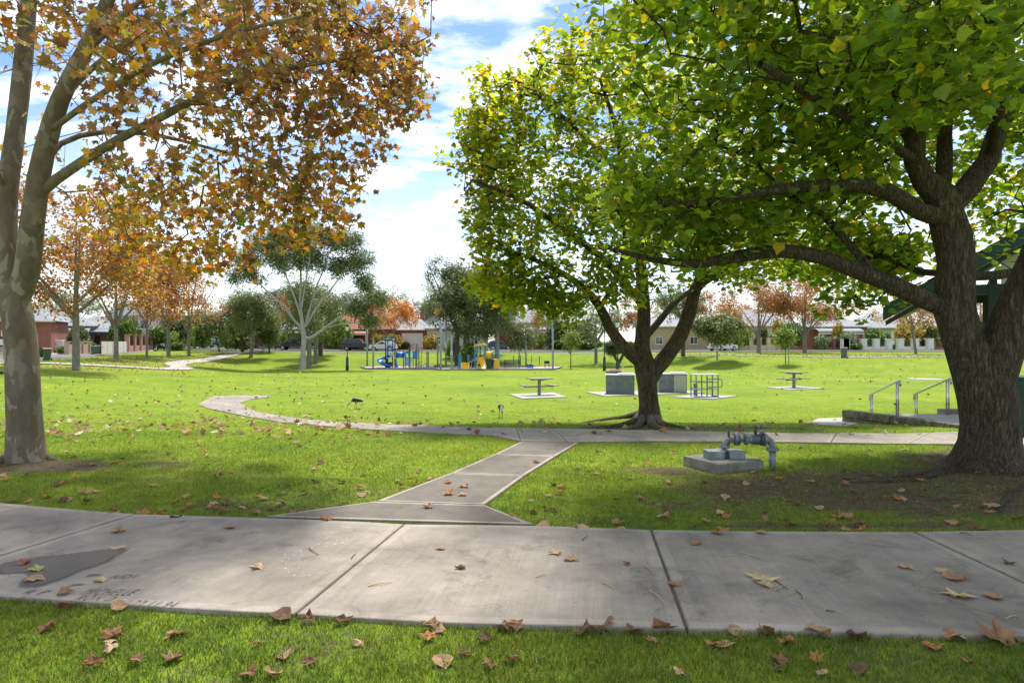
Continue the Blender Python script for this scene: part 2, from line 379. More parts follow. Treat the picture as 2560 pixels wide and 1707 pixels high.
def slab(parent, A, B, lift=.03, margin=.07, mats=('concrete_broom', 'concrete_margin'), gap=.007, zf=None, label=None, thick=.14):
    """one cast slab between edge polylines A and B (equal counts); margin ring gets the trowelled finish"""
    k = len(A); A = np.array(A, float); B = np.array(B, float)
    L = sum(np.linalg.norm((A[i + 1] + B[i + 1] - A[i] - B[i]) / 2) for i in range(k - 1)); W = np.mean(np.linalg.norm(A - B, axis=1))
    s = np.unique(np.concatenate([[gap / L, margin / L, 1 - margin / L, 1 - gap / L], np.linspace(0, 1, k)[1:-1]]))
    s = s[(s >= gap / L - 1e-9) & (s <= 1 - gap / L + 1e-9)]
    c = np.array([0, margin / W, .35, .65, 1 - margin / W, 1]); t0 = np.linspace(0, 1, k)
    V = []; UV = []; nS, nC = len(s), len(c)
    for si in s:
        a = np.array([np.interp(si, t0, A[:, 0]), np.interp(si, t0, A[:, 1])]); bb = np.array([np.interp(si, t0, B[:, 0]), np.interp(si, t0, B[:, 1])])
        for ci in c:
            p = a + (bb - a) * ci; V.append((p[0], p[1], (h(p[0], p[1]) if zf is None else zf) + lift)); UV.append((si * L, ci * W))
    nt_ = len(V); F = []; mi = []
    for i in range(nS - 1):
        for j in range(nC - 1):
            F.append((i * nC + j, (i + 1) * nC + j, (i + 1) * nC + j + 1, i * nC + j + 1))
            sm = (s[i] + s[i + 1]) / 2; mi.append(1 if (j in (0, nC - 2) or sm < margin / L or sm > 1 - margin / L) else 0)
    ring = [j for j in range(nC)] + [i * nC + nC - 1 for i in range(1, nS)] + [(nS - 1) * nC + j for j in range(nC - 2, -1, -1)] + [i * nC for i in range(nS - 2, 0, -1)]
    for r_ in ring: x, y, z = V[r_]; V.append((x, y, z - thick)); UV.append(UV[r_])
    n = len(ring)
    for q in range(n): F.append((ring[q], nt_ + q, nt_ + (q + 1) % n, ring[(q + 1) % n])); mi.append(1)
    me = bpy.data.meshes.new('slab'); me.from_pydata(V, [], F)
    for m_ in mats: me.materials.append(M[m_])
    me.polygons.foreach_set('material_index', mi)
    ul = me.uv_layers.new(name='UVMap')
    for lp in me.loops: ul.data[lp.index].uv = UV[lp.vertex_index]
    bm = bmesh.new(); bm.from_mesh(me); bmesh.ops.recalc_face_normals(bm, faces=bm.faces[:])
    es = [e for e in bm.edges if len(e.link_faces) == 2 and e.calc_face_angle(0) > 1.0]
    bmesh.ops.bevel(bm, geom=es, offset=.012, segments=2, affect='EDGES', profile=.5); bm.to_mesh(me); bm.free()
    o = obj('slab', me, parent)
    if label: o['label'] = label
    return o
def structure(name, label, loc=(0, 0, 0)):
    o = obj(name, None, None, loc); o['kind'] = 'structure'; o['label'] = label; return o

near_path = structure('near_path', 'wide concrete footpath crossing the foreground')
J = [((-6.6, 7.05), (-7.0, 5.05)), (G(340, 1292).xy, (-3.95, 4.32)), (G(1010, 1318).xy, G(738, 1546).xy), (G(1628, 1332).xy, G(1718, 1583).xy), (G(2285, 1337).xy, (3.35, 3.66)), ((6.3, 5.85), (6.2, 3.75)), ((8.8, 6.2), (9, 4.0))]
J = [((-8.6, 7.7), (-9.0, 5.9))] + J
near_slabs = []
for i in range(len(J) - 1):
    A = polyline_cut(near_edge, J[i][1], J[i + 1][1], 8); B = polyline_cut(far_edge, J[i][0], J[i + 1][0], 8)
    near_slabs.append(slab(near_path, A, B, lift=.03, margin=.085, gap=.0075))

link_path = structure('link_path', 'short narrow concrete path joining the two footpaths')
PL = [[(650, 1299), (938, 1259), (1125, 1187), (1236, 1139), (1301, 1108)], [(1342, 1319), (1212, 1268), (1312, 1194), (1389, 1145), (1448, 1110)]]
Lw = [[tuple(G(*p).xy) for p in e] for e in PL]
# flared first slab butts against the near path
sl0 = slab(link_path, [Lw[0][0], Lw[0][1]], [tuple(G(1342, 1319).xy), Lw[1][1]], lift=.028, margin=.06, mats=('concrete_dark', 'concrete_margin'))
for i in range(1, 4):
    slab(link_path, [Lw[0][i], Lw[0][i + 1]], [Lw[1][i], Lw[1][i + 1]], lift=.028, margin=.05, mats=('concrete_dark', 'concrete_margin'), gap=.004)
link_poly = Lw[0] + Lw[1][::-1]

park_path = structure('park_path', 'concrete footpath curving across the park lawn')
fv = 2560 / 2352
pn = [(495, 1012), (520, 1022), (590, 1037), (680, 1053), (800, 1067), (936, 1077), (1088, 1085), (1230, 1091), (1301, 1106)]
pf = [(533, 991), (600, 990), (600, 1010), (640, 1030), (720, 1044), (828, 1056), (980, 1064), (1143, 1070), (1290, 1073)]
pn2 = [(1301, 1106), (1448, 1108), (1640, 1106), (1850, 1107), (2000, 1109), (2195, 1112), (2390, 1114)]
pf2 = [(1290, 1073), (1400, 1075), (1540, 1078), (1822, 1083), (1970, 1086), (2276, 1087), (2401, 1082)]
pA = [tuple(G(*p).xy) for p in pn]; pB = [tuple(G(*p).xy) for p in pf]
pA2 = [tuple(G(*p).xy) for p in pn2] + [(10.5, 10.4), (14, 10.2)]; pB2 = [tuple(G(*p).xy) for p in pf2] + [(10.6, 12.0), (14, 11.8)]
def dens(pl, k=5):
    r_ = []
    for i in range(len(pl) - 1):
        for j in range(k): r_.append(tuple(np.array(pl[i]) * (1 - j / k) + np.array(pl[i + 1]) * j / k))
    return r_ + [tuple(pl[-1])]
for eA, eB, nsl in ((pA, pB, 9), (pA2, pB2, 9)):
    dA, dB = dens(eA), dens(eB); n = len(dA) - 1
    cuts = [round(i * n / nsl) for i in range(nsl + 1)]
    for i in range(nsl):
        slab(park_path, dA[cuts[i]:cuts[i + 1] + 1], dB[cuts[i]:cuts[i + 1] + 1], lift=.03, margin=.06, gap=.004)
hook = [tuple(G(*p).xy) for p in ((533, 991), (600, 1010), (622, 996), (672, 993), (672, 989))]
slab(park_path, [G(600, 1008).xy, G(625, 999).xy, G(674, 994).xy], [G(533, 991).xy, G(600, 989.5).xy, G(674, 989.5).xy], lift=.026, margin=.05, gap=.004)
park_poly1 = pA + pB[::-1]; park_poly2 = pA2 + pB2[::-1]

PATIO = [(8.92, 12.75), (20, 12.55), (20, 19.5), (12.9, 19.5), (10.2, 15.4), (8.2, 15.4)]
LANDING = [(2022, 1062), (2045, 1048), (2112, 1046), (2150, 1060), (2112, 1068)]
for i in range(1, len(J) - 1):      # soil packed in the joints
    a = Vector((*J[i][0], 0)); b_ = Vector((*J[i][1], 0)); d_ = (a - b_).normalized(); n_ = Vector((-d_.y, d_.x, 0)) * .007; mb = MB()
    mb.add([(q.x, q.y, h(q.x, q.y) + .024) for q in (a - n_ - d_ * .02, a + n_ - d_ * .02, b_ + n_ + d_ * .02, b_ - n_ + d_ * .02)] + [(q.x, q.y, h(q.x, q.y) - .05) for q in (a - n_ - d_ * .02, a + n_ - d_ * .02, b_ + n_ + d_ * .02, b_ - n_ + d_ * .02)], [(0, 1, 2, 3), (0, 4, 5, 1), (1, 5, 6, 2), (2, 6, 7, 3), (3, 7, 4, 0)])
    mb.build('joint', M['joint_soil'], near_path)
# ------------------------------------------------------------------ ground sheet
DIRT = [(4.6, 7.4, 3.9, 1.7, .78), (5.4, 8.0, 2.2, .9, .95), (6.8, 8.8, 2.2, 1.6, .8), (2.4, 6.7, 2.0, .8, .5), (-3.4, 8.0, 3.0, 1.0, .33), (-1.6, 7.3, 1.8, .8, .36), (3.3, 13.35, 2.4, .8, 1.0), (2.0, 14.5, 1.6, .9, .55), (4.4, 13.1, 2.2, .5, .9), (-6.3, 8.75, 1.9, .6, .95), (-4.9, 8.9, 1.2, .45, .55),
        (1.95, 8.5, .9, .45, .6), (-2.5, 6.9, 1.4, .35, .4), (-2.0, 6.55, 2.2, .2, .55), (3.4, 5.95, 3.0, .22, .6), (.7, 6.2, 1.0, .25, .5), (5.5, 6.3, 2.4, .6, .5), (-0.9, 7.4, .9, .5, .25), (8.6, 15.2, 1.2, 1.0, .3)]
def dirt(x, y):
    x = np.asarray(x, float); y = np.asarray(y, float); r_ = np.zeros(x.shape)
    for cx_, cy_, rx, ry, a in DIRT:
        d = np.sqrt(((x - cx_) / rx) ** 2 + ((y - cy_) / ry) ** 2); r_ = np.maximum(r_, a * (1 - sstep(.35, 1.25, d)))
    n = vnoise(x, y, .55, 1) * .6 + vnoise(x, y, .2, 2) * .4
    r_ = r_ * (.55 + .9 * n)
    r_ = np.maximum(r_, .46 * sstep(.54, .76, vnoise(x, y, .7, 5) * .6 + vnoise(x, y, .22, 6) * .4) * (y < 12.2))
    return np.clip(r_, 0, 1)
def lines(a, b, s0, grow, lim):
    l = list(np.arange(a, b + 1e-6, s0)); s = s0
    while l[-1] < lim: s *= grow; l.append(l[-1] + s)
    return l
ysn = lines(1.0, 20, .17, 1.045, 1800); ysb = [1.0 - 1.5 * 1.35 ** i for i in range(18)]; ys = np.array(ysb[::-1] + ysn)
xp = lines(0, 12, .17, 1.055, 1800); xs = np.array([-v for v in xp[::-1]][:-1] + xp)
XX, YY = np.meshgrid(xs, ys); ZZ = hv(XX, YY) - .4 * sstep(150, 600, np.hypot(XX, YY)) * 0
micro = (vnoise(XX, YY, .5, 3) - .5) * .02 * (YY < 25)
nx, ny = len(xs), len(ys); idx = np.arange(nx * ny).reshape(ny, nx)
Fq = np.stack([idx[:-1, :-1], idx[:-1, 1:], idx[1:, 1:], idx[1:, :-1]], -1).reshape(-1, 4)
gm = fastmesh('ground', np.stack([XX, YY, ZZ + micro], -1).reshape(-1, 3), [Fq], smooth=True, mats=[M['turf']])
ga = gm.attributes.new('dirt', 'FLOAT', 'POINT'); ga.data.foreach_set('value', dirt(XX, YY).ravel().astype(np.float32))
ground = obj('ground', gm); ground['kind'] = 'structure'; ground['label'] = 'green park lawn dipping to a shallow bowl'

def ribbon(name, label, cl, width, mat, lift=.05, step=2.0, kerbs=False, kind='structure'):
    pts = [(Vector((a, b, 0)), 0) for a, b in cl]; d = [p[0] for p in catmull(pts, step)]
    V = []; F = []; L = []; Rr_ = []
    for i, p in enumerate(d):
        t = (d[min(i + 1, len(d) - 1)] - d[max(i - 1, 0)]).normalized(); n = Vector((-t.y, t.x, 0))
        a = p + n * width / 2; b = p - n * width / 2; L.append(a); Rr_.append(b)
        for q in range(4):
            c = a.lerp(b, q / 3); V.append((c.x, c.y, h(c.x, c.y) + lift))
    for i in range(len(d) - 1):
        for q in range(3): F.append((i * 4 + q, (i + 1) * 4 + q, (i + 1) * 4 + q + 1, i * 4 + q + 1))
    o = obj(name, fastmesh(name, np.array(V), [np.array(F)], mats=[M[mat]])); o['kind'] = kind; o['label'] = label
    if kerbs:
        for e, sg in ((L, 1), (Rr_, -1)):
            mb = MB()
            for i in range(len(e) - 1):
                t = (e[i + 1] - e[i]).normalized(); n = Vector((-t.y, t.x, 0)) * sg * .2
                q = [e[i], e[i + 1], e[i + 1] + n, e[i] + n]
                vs = [(c.x, c.y, h(c.x, c.y) - .05) for c in q] + [(c.x, c.y, h(c.x, c.y) + lift + .11) for c in q]
                mb.add(vs, [(4, 5, 6, 7), (0, 1, 5, 4), (1, 2, 6, 5), (2, 3, 7, 6), (3, 0, 4, 7)])
            mb.build('kerb', M['kerb'], o)
    return o
ribbon('side_street', 'grey street running away along the left of the park', [(-27.5, 0), (-36.5, 30), (-46, 65), (-55, 98), (-68, 145), (-95, 240)], 7.4, 'asphalt', .07, 3, True)
ribbon('back_street', 'grey street along the far side of the park', [(-51, 100), (-20, 99.5), (20, 99.5), (60, 99.5), (140, 101)], 7.0, 'asphalt', .08, 3, True)
ribbon('rim_footpath', 'pale footpath along the top of the far bank', [(-34, 94), (-10, 92.6), (6, 92), (17, 88.5), (23, 80), (28.5, 72), (35, 68), (45, 69.5), (70, 76)], 1.8, 'concrete_far', .06, 1.0)
ribbon('verge_footpath', 'pale footpath winding past the row of plane trees', [(-44, 45.5), (-37, 49.5), (-31.5, 52), (-28.2, 55), (-29, 60), (-32.5, 66), (-35, 78), (-35, 88), (-34, 94)], 1.8, 'concrete_far', .06, 1.0)
# ------------------------------------------------------------------ leaves
def fan(outline, c, curl=(0, 0), seed=0, rough=0.0):
    rg = random.Random(seed); V = [(c[0], c[1], 0)] + [(x, y, 0) for x, y in outline]; o = []
    for x, y, z in V: o.append((x, y, curl[0] * x * x + curl[1] * (y - .45) ** 2 + rg.uniform(-rough, rough)))
    n = len(outline); return np.array(o), np.array([(0, i + 1, (i + 1) % n + 1) for i in range(n)])
def polar_leaf():
    half = [(90, .58), (68, .30), (42, .60), (12, .31), (-22, .52), (-58, .30)]
    o = [(r_ * math.cos(R(a)), .45 + r_ * math.sin(R(a))) for a, r_ in half] + [(0, .06)] + [(-r_ * math.cos(R(a)), .45 + r_ * math.sin(R(a))) for a, r_ in half[:0:-1]]
    return o
PLANE_OUT = polar_leaf()
T_PLANE = [fan(PLANE_OUT, (0, .42), c, i, .05) for i, c in enumerate([(.25, .15), (-.5, -.3), (.6, -.2), (.1, .7)])]
GREEN_OUT = [(0, 0), (.30, .02), (.46, .26), (.40, .50), (.22, .62), (0, 1.0), (-.22, .62), (-.40, .50), (-.46, .26), (-.30, .02)]
T_GREEN = [fan(GREEN_OUT, (0, .4), c, i, .03) for i, c in enumerate([(.35, -.12), (-.3, -.25), (.5, .15)])]
T_DIAMOND = [(np.array([(0, 0, 0), (.42, .5, .08), (0, 1, -.05), (-.42, .5, .08)]), np.array([(0, 1, 2), (0, 2, 3)]))]
T_STRIP = [(np.array([(0, 0, 0), (.12, .4, .02), (0, 1, -.08), (-.12, .4, .02)]), np.array([(0, 1, 2), (0, 2, 3)]))]
def frames(n, nrm, fwd):
    nrm = nrm / np.linalg.norm(nrm, axis=1, keepdims=True)
    fwd = fwd - nrm * np.sum(fwd * nrm, 1, keepdims=True); fwd /= np.linalg.norm(fwd, axis=1, keepdims=True) + 1e-9
    return np.stack([np.cross(fwd, nrm), fwd, nrm], -1)          # columns x, y, z
def leaf_mesh(name, pos, Rm, size, cols, templates, mat):
    Vs = []; Fs = []; Cs = []; b = 0; n = len(pos); k = len(templates)
    for i, (tv, tf) in enumerate(templates):
        s = np.arange(i, n, k)
        if not len(s): continue
        v = np.einsum('nij,kj->nki', Rm[s], tv) * size[s][:, None, None] + pos[s][:, None, :]
        Vs.append(v.reshape(-1, 3)); Fs.append((tf[None] + (np.arange(len(s)) * len(tv))[:, None, None] + b).reshape(-1, 3))
        Cs.append(np.repeat(cols[s], len(tv), 0)); b += len(s) * len(tv)
    return fastmesh(name, np.concatenate(Vs), [np.concatenate(Fs)], cols=np.concatenate(Cs), mats=[mat])

# ------------------------------------------------------------------ trees
from mathutils import noise as mnoise
def grow(mains, targets, rng, zmin=1.2, tip=.006, pw=2.2, step=.35, sag=0.0, jit=.05, main_branch_from=0.25):
    pos = []; par = []; fix = []; ok = []; dirs = []
    def addn(p, pa, f, o, d): pos.append(p); par.append(pa); fix.append(f); ok.append(o); dirs.append(d); return len(pos) - 1
    for mi_, ml in enumerate(mains):
        pts = catmull([(Vector(p[:3]), p[3]) for p in ml], step * .7); st = 0; prev = -1
        if mi_ > 0:
            A = np.array(pos); q = np.array(pts[0][0]); prev = int(np.argmin(((A - q) ** 2).sum(1)))
        for i, (p, r_) in enumerate(pts):
            if mi_ > 0 and i == 0: continue
            d = (pts[min(i + 1, len(pts) - 1)][0] - pts[max(i - 1, 0)][0]).normalized()
            prev = addn(np.array(p), prev, r_, (p.z > zmin and i > len(pts) * (main_branch_from if mi_ else .55)), np.array(d))
    A0 = np.array([p for p, o in zip(pos, ok) if o]); nm = len(pos)
    T = np.asarray(targets); dd = np.min(((T[:, None, :] - A0[None]) ** 2).sum(2), 1) if len(T) else []
    cap = nm + len(T) * 14 + 10; AP = np.full((cap, 3), 1e6); AP[:nm] = np.where(np.array(ok)[:, None], np.array(pos), 1e6)
    sites = []; n = nm
    for ti in np.argsort(dd):
        t = T[ti]; k0 = int(np.argmin(((AP[:n] - t) ** 2).sum(1))); p0 = pos[k0]; L = float(np.linalg.norm(t - p0))
        if L < 1e-3: continue
        k = min(12, max(1, int(L / step))); ctrl = p0 + dirs[k0] * L * .35 + np.array([0, 0, L * .12]); prev = k0; seg = []
        for j in range(1, k + 1):
            u = j / k; q = (1 - u) ** 2 * p0 + 2 * u * (1 - u) * ctrl + u * u * (t - np.array([0, 0, sag * L]))
            if j < k: q = q + rng.normal(0, jit * min(1, L * .5), 3)
            d = q - pos[prev]; d = d / (np.linalg.norm(d) + 1e-9)
            prev = addn(q, prev, 0.0, True, d); AP[n] = q; n += 1; seg.append(prev)
        sites.append(seg)
    return pos, par, fix, dirs, sites, nm
def tree_radii(pos, par, fix, tip, pw):
    n = len(pos); a = np.zeros(n); haschild = np.zeros(n, bool)
    for i in range(n):
        if par[i] >= 0: haschild[par[i]] = True
    for i in range(n - 1, -1, -1):
        if not haschild[i]: a[i] = max(a[i], tip ** pw)
        if par[i] >= 0: a[par[i]] += a[i]
    r_ = a ** (1 / pw)
    for i in range(n):
        if fix[i] > 0: r_[i] = fix[i]
        elif par[i] >= 0: r_[i] = min(r_[i], .78 * r_[par[i]] if fix[par[i]] > 0 else r_[par[i]])
    return r_
def wood(pos, par, rad, fix, lump=.05, freq=3.0, sides=(18, 9, 5, 3), taperlump=True):
    """two meshes' data: stem (traced limbs) and branches"""
    n = len(pos); ch = [[] for _ in range(n)]
    for i in range(n):
        if par[i] >= 0: ch[par[i]].append(i)
    out_ = {True: ([], [], [0]), False: ([], [], [0])}
    starts = [i for i in range(n) if par[i] < 0]; st = [(s, None) for s in starts]
    while st:
        s, base = st.pop(); chain = [] if base is None else [base]; i = s
        main = fix[s] > 0
        while True:
            chain.append(i); c = ch[i]
            if not c: break
            cm_ = [q for q in c if (fix[q] > 0) == main] or []
            if main and not cm_: 
                for q in c: st.append((q, i))
                break
            nx_ = max(cm_ or c, key=lambda q: rad[q])
            for q in c:
                if q != nx_: st.append((q, i))
            i = nx_
        if len(chain) < 2: continue
        r0 = rad[chain[1]] if base is not None else rad[chain[0]]
        ns = sides[0] if r0 > .14 else sides[1] if r0 > .045 else sides[2] if r0 > .015 else sides[3]
        V, F, B = out_[main]; b = len(V); up = None
        for k, i in enumerate(chain):
            p = Vector(pos[i]); a = Vector(pos[chain[max(k - 1, 0)]]); c = Vector(pos[chain[min(k + 1, len(chain) - 1)]])
            t = (c - a).normalized() if (c - a).length > 1e-8 else Vector((0, 0, 1))
            if up is None: u = t.orthogonal().normalized()
            else:
                u = up - t * up.dot(t); u = u.normalized() if u.length > 1e-6 else t.orthogonal().normalized()
            up = u; v = t.cross(u); r_ = min(rad[i], r0) if (k == 0 and base is not None) else rad[i]
            if k == len(chain) - 1 and not main: r_ *= .5
            for j in range(ns):
                an = 2 * math.pi * j / ns; d = u * math.cos(an) + v * math.sin(an); q = p + d * r_
                if r_ > .04: q = q + d * r_ * (lump * mnoise.noise(q * freq) * 1.6 + lump * .6 * mnoise.noise(q * freq * 3.1))
                V.append(q)
        for k in range(len(chain) - 1):
            for j in range(ns): F.append((b + k * ns + j, b + k * ns + (j + 1) % ns, b + (k + 1) * ns + (j + 1) % ns, b + (k + 1) * ns + j))
    return out_
def ell_points(rng, ells, n):
    """n points in a union of ellipsoids (cx,cy,cz,rx,ry,rz,weight); more of them towards the shell"""
    w_ = np.array([e[6] for e in ells], float); w_ /= w_.sum(); pick = rng.choice(len(ells), n, p=w_)
    d = rng.normal(size=(n, 3)); d /= np.linalg.norm(d, axis=1, keepdims=True); r_ = rng.random(n) ** .42
    E = np.array([e[:6] for e in ells]); return E[pick, :3] + d * r_[:, None] * E[pick, 3:6]
def project(p):
    return CX + p[:, 0] / p[:, 1] * FPX, CY - (p[:, 2] - CAM_H) / p[:, 1] * FPX
def pal(rng, n, cols, wts, var=.22):
    c = np.array(cols)[rng.choice(len(cols), n, p=np.array(wts) / sum(wts))]
    return c * (1 + rng.normal(0, var, (n, 1))).clip(.45, 1.7) * (1 + rng.normal(0, .07, (n, 3)))
def build_tree(name, label, cat, base, mains, targets, seed, bark_m, leaf_m, templates, lsize, lpt, colors, wts, parent=None, group=None, zmin=1.2, spread=.16, droop=.35, upness=1.0,
               tip=.006, step=.35, sag=0.0, lump=.05, freq=3.0, sides=(18, 9, 5, 3), single=0, near=None, pw=2.2, keep=None, colfn=None, jit=.05, mbf=.25):
    rng = np.random.default_rng(seed)
    root = thing(name, label, cat, base, 0, group)
    pos, par, fix, dirs, sites, nm = grow(mains, targets, rng, zmin, tip, pw, step, sag, jit, mbf)
    rad = tree_radii(pos, par, fix, tip, pw)
    wd = wood(pos, par, rad, fix, lump, freq, sides)
    for main, nm_ in ((True, 'trunk'), (False, 'branches')):
        V, F, _ = wd[main]
        if V:
            wo_ = obj(nm_, fastmesh(nm_, np.array([tuple(v) for v in V]), [np.array(F)], smooth=True, mats=[bark_m]), root)
            if not main: wo_['kind'] = 'stuff'
    # leaf sites along the last part of every twig
    lp = []; ld = []
    for seg in sites:
        k = rng.poisson(lpt) if lpt > 0 else 0
        if not k: continue
        sg = seg[-3:]
        for _ in range(k):
            i = sg[rng.integers(len(sg))]; pi = par[i]; u = rng.random()
            lp.append(np.array(pos[i]) * u + np.array(pos[pi]) * (1 - u)); ld.append(dirs[i])
    lp = np.array(lp); ld = np.array(ld); n = len(lp)
    lp = lp + rng.normal(0, spread, (n, 3))
    if keep is not None:
        kk = keep(lp + np.array(base)); lp = lp[kk]; ld = ld[kk]; n = len(lp)
    nr = rng.normal(0, .55, (n, 3)) + np.array([0, 0, upness])
    fw = ld * .6 + rng.normal(0, .7, (n, 3)); fw[:, 2] -= droop
    Rm = frames(n, nr, fw); size = lsize[0] + (lsize[1] - lsize[0]) * rng.random(n); cols = pal(rng, n, colors, wts)
    if colfn is not None: cols = colfn(lp + np.array(base), cols, rng)
    cols = cols.clip(.005, .9)
    solo = np.zeros(n, bool)
    if single:
        W = lp + np.array(base); px, py = project(W); dist = np.linalg.norm(W - np.array([0, 0, CAM_H]), axis=1)
        app = np.where((W[:, 1] > .5) & (px > 10) & (px < 2550) & (py > 10) & (py < 1690), size / dist, 0)
        # spread the picks over the picture so that they are the front leaf of their cell
        order = np.argsort(-app); taken = {}
        for i in order:
            if app[i] <= 0 or len(taken) >= single: break
            key = (int(px[i] / 16), int(py[i] / 16))
            if key in taken: continue
            taken[key] = i
        ids = list(taken.values()); solo[ids] = True
        cents = {}
        for q, i in enumerate(ids):
            key = (q % len(templates), q % 12)
            if key not in cents:
                tv, tf = templates[key[0]]; cents[key] = fastmesh('leaf', tv, [tf], cols=np.repeat(cols[i][None], len(tv), 0), mats=[leaf_m])
            o = obj('leaf', cents[key], root)
            m4 = Matrix(np.vstack([np.hstack([Rm[i] * size[i], lp[i][:, None]]), [0, 0, 0, 1]]).tolist()); o.matrix_local = m4
    rest = ~solo
    fo = obj('foliage', leaf_mesh('foliage', lp[rest], Rm[rest], size[rest], cols[rest], templates, leaf_m), root); fo['kind'] = 'stuff'
    return root
bark('bark_plane', [(.3, (.11, .09, .065)), (.5, (.19, .16, .12)), (.7, (.28, .25, .2))], 9, .5, .5, .02,
     patch=(8.5, [(.0, (.12, .10, .07)), (.4, (.18, .15, .11)), (.6, (.16, .11, .075)), (.8, (.23, .20, .15)), (.92, (.34, .31, .24)), (1, (.25, .22, .17))]))
bark('bark_rough', [(.30, (.06, .045, .03)), (.5, (.15, .118, .085)), (.62, (.24, .195, .145)), (.8, (.34, .29, .23))], 34, .13, 1.0, .05, crack=.9)
bark('bark_root', [(.3, (.12, .09, .06)), (.5, (.25, .195, .14)), (.75, (.40, .33, .25))], 22, .5, .8, .03)
bark('bark_grey', [(.3, (.12, .108, .09)), (.5, (.21, .195, .17)), (.75, (.31, .29, .26))], 6, .4, .3, .02)
bark('bark_gum', [(.3, (.26, .24, .22)), (.5, (.38, .36, .34)), (.75, (.48, .46, .44))], 4, .3, .2, .02)
bark('bark_dark', [(.3, (.05, .04, .03)), (.6, (.12, .095, .07)), (.8, (.2, .17, .13))], 8, .3, .6, .03)
leaf_mat('leaf_plane', .55, (1.35, 1.15, .7)); leaf_mat('leaf_green', .68, (1.7, 1.5, .42)); leaf_mat('leaf_gum', .25, (1.1, 1.1, .7)); leaf_mat('leaf_dead', .15, (1.2, 1.0, .7), .7)
PLANE_COL = [(.32, .175, .085), (.24, .125, .07), (.48, .21, .04), (.56, .38, .05), (.24, .245, .06), (.40, .29, .18)]
GREEN_COL = [(.19, .305, .045), (.27, .375, .045), (.135, .23, .045), (.42, .44, .05), (.58, .44, .05), (.155, .255, .085)]
# ------------------------------------------------------------------ the three big trees in front
def loc_main(base, pts, D):
    """traced limb: (px, py, depth offset, radius) -> local coordinates"""
    r_ = []
    for px, py, dd, rr in pts:
        p = P(px, py, D + dd) - base; r_.append((p.x, p.y, p.z, rr))
    return r_
# --- front plane tree, twin stems leaning left
B1 = G(66, 1150); D1 = B1.y
m1 = [loc_main(B1, [(66, 1166, 0, .30), (64, 1140, 0, .245), (62, 1060, 0, .212), (57, 940, 0, .2), (50, 840, .05, .195), (38, 760, .1, .185), (22, 690, .15, .165), (14, 600, .2, .145), (18, 480, .3, .13), (38, 330, .5, .12), (58, 160, .7, .12), (72, 0, .9, .10), (90, -260, 1.2, .06)], D1),
      loc_main(B1, [(38, 760, .1, .16), (68, 680, .05, .155), (78, 590, 0, .15), (88, 500, -.1, .14), (110, 380, -.2, .125), (150, 250, -.3, .11), (205, 140, -.4, .095), (262, 20, -.5, .08), (330, -150, -.6, .05)], D1),
      loc_main(B1, [(78, 545, 0, 0.074), (105, 480, -.1, 0.070), (190, 415, -.3, 0.063), (290, 352, -.5, 0.056), (400, 295, -.7, 0.048), (520, 232, -.8, 0.041), (640, 185, -.8, 0.033), (850, 150, -.7, 0.022), (1000, 110, -.6, 0.011)], D1),
      loc_main(B1, [(92, 440, -.1, 0.044), (150, 360, .2, 0.041), (260, 330, .6, 0.037), (400, 340, 1.0, 0.031), (560, 380, 1.3, 0.022), (760, 430, 1.4, 0.013)], D1),
      loc_main(B1, [(30, 480, .3, 0.052), (-60, 380, -.2, 0.044), (-200, 280, -.8, 0.033), (-420, 200, -1.2, 0.022)], D1),
      loc_main(B1, [(120, 330, -.2, 0.044), (230, 250, -1.0, 0.037), (380, 160, -1.9, 0.030), (560, 90, -2.6, 0.022), (760, 40, -3.0, 0.013)], D1),
      loc_main(B1, [(150, 250, -.3, 0.044), (280, 130, .3, 0.037), (450, 40, .9, 0.030), (650, -80, 1.4, 0.018)], D1),
      loc_main(B1, [(200, 150, -.4, 0.037), (330, 20, -1.2, 0.030), (500, -110, -2.0, 0.022), (700, -220, -2.6, 0.015)], D1)]
rngT = np.random.default_rng(11)
def L1(px, py, d, rx, ry, rz, w_): p = P(px, py, d) - B1; return (p.x, p.y, p.z, rx, ry, rz, w_)
E1 = [L1(560, 250, 8.6, 2.6, 2.4, 1.5, 5), L1(860, 210, 9.0, 1.4, 2.0, 1.35, 3.4), L1(1000, 130, 9.2, .7, 1.2, .9, 1.0), L1(620, 540, 9.8, 1.9, 1.6, .8, 3.2), L1(330, 110, 7.6, 2.2, 2.0, 1.3, 2.6), L1(700, 60, 7.8, 1.7, 1.9, 1.3, 2.6),
      L1(350, 520, 10.6, 1.6, 1.3, .75, 1.6), L1(500, -250, 8.5, 3.6, 3.4, 1.6, 5), L1(-250, 0, 8.8, 2.4, 2.6, 2.2, 3), L1(150, -500, 9, 3, 3, 1.8, 3), L1(790, 480, 9.4, .9, 1.2, .75, 1.4), L1(450, 640, 10.8, 1.1, .9, .45, 1.0),
      (.6, .8, 9.2, 4.4, 4.2, 2.6, 7), (2.6, 1.6, 8.0, 3.2, 3.2, 1.6, 4)]  # unseen upper crown above the frame, added to shade the foreground
T1 = ell_points(rngT, E1, 2500)
def front_ok(W, maxpy, d0):
    px, py = project(W); return ~((W[:, 1] < d0) & (py > maxpy) & (W[:, 1] > .3))
W1 = T1 + np.array(B1); px1, py1 = project(W1)
low1 = np.interp(px1, [0, 120, 300, 480, 620, 760, 880, 960, 1040, 1120], [500, 560, 660, 700, 690, 640, 590, 440, 330, 200])
ok1 = (py1 < low1) & ~((px1 > 1090) & (py1 > -40)) & ~((px1 > 1060) & (py1 > 330)) & (W1[:, 1] > 4.2) & ~((px1 < 230) & (py1 > 180) & (W1[:, 1] < 9.3) & (px1 > 0))
T1 = T1[ok1]
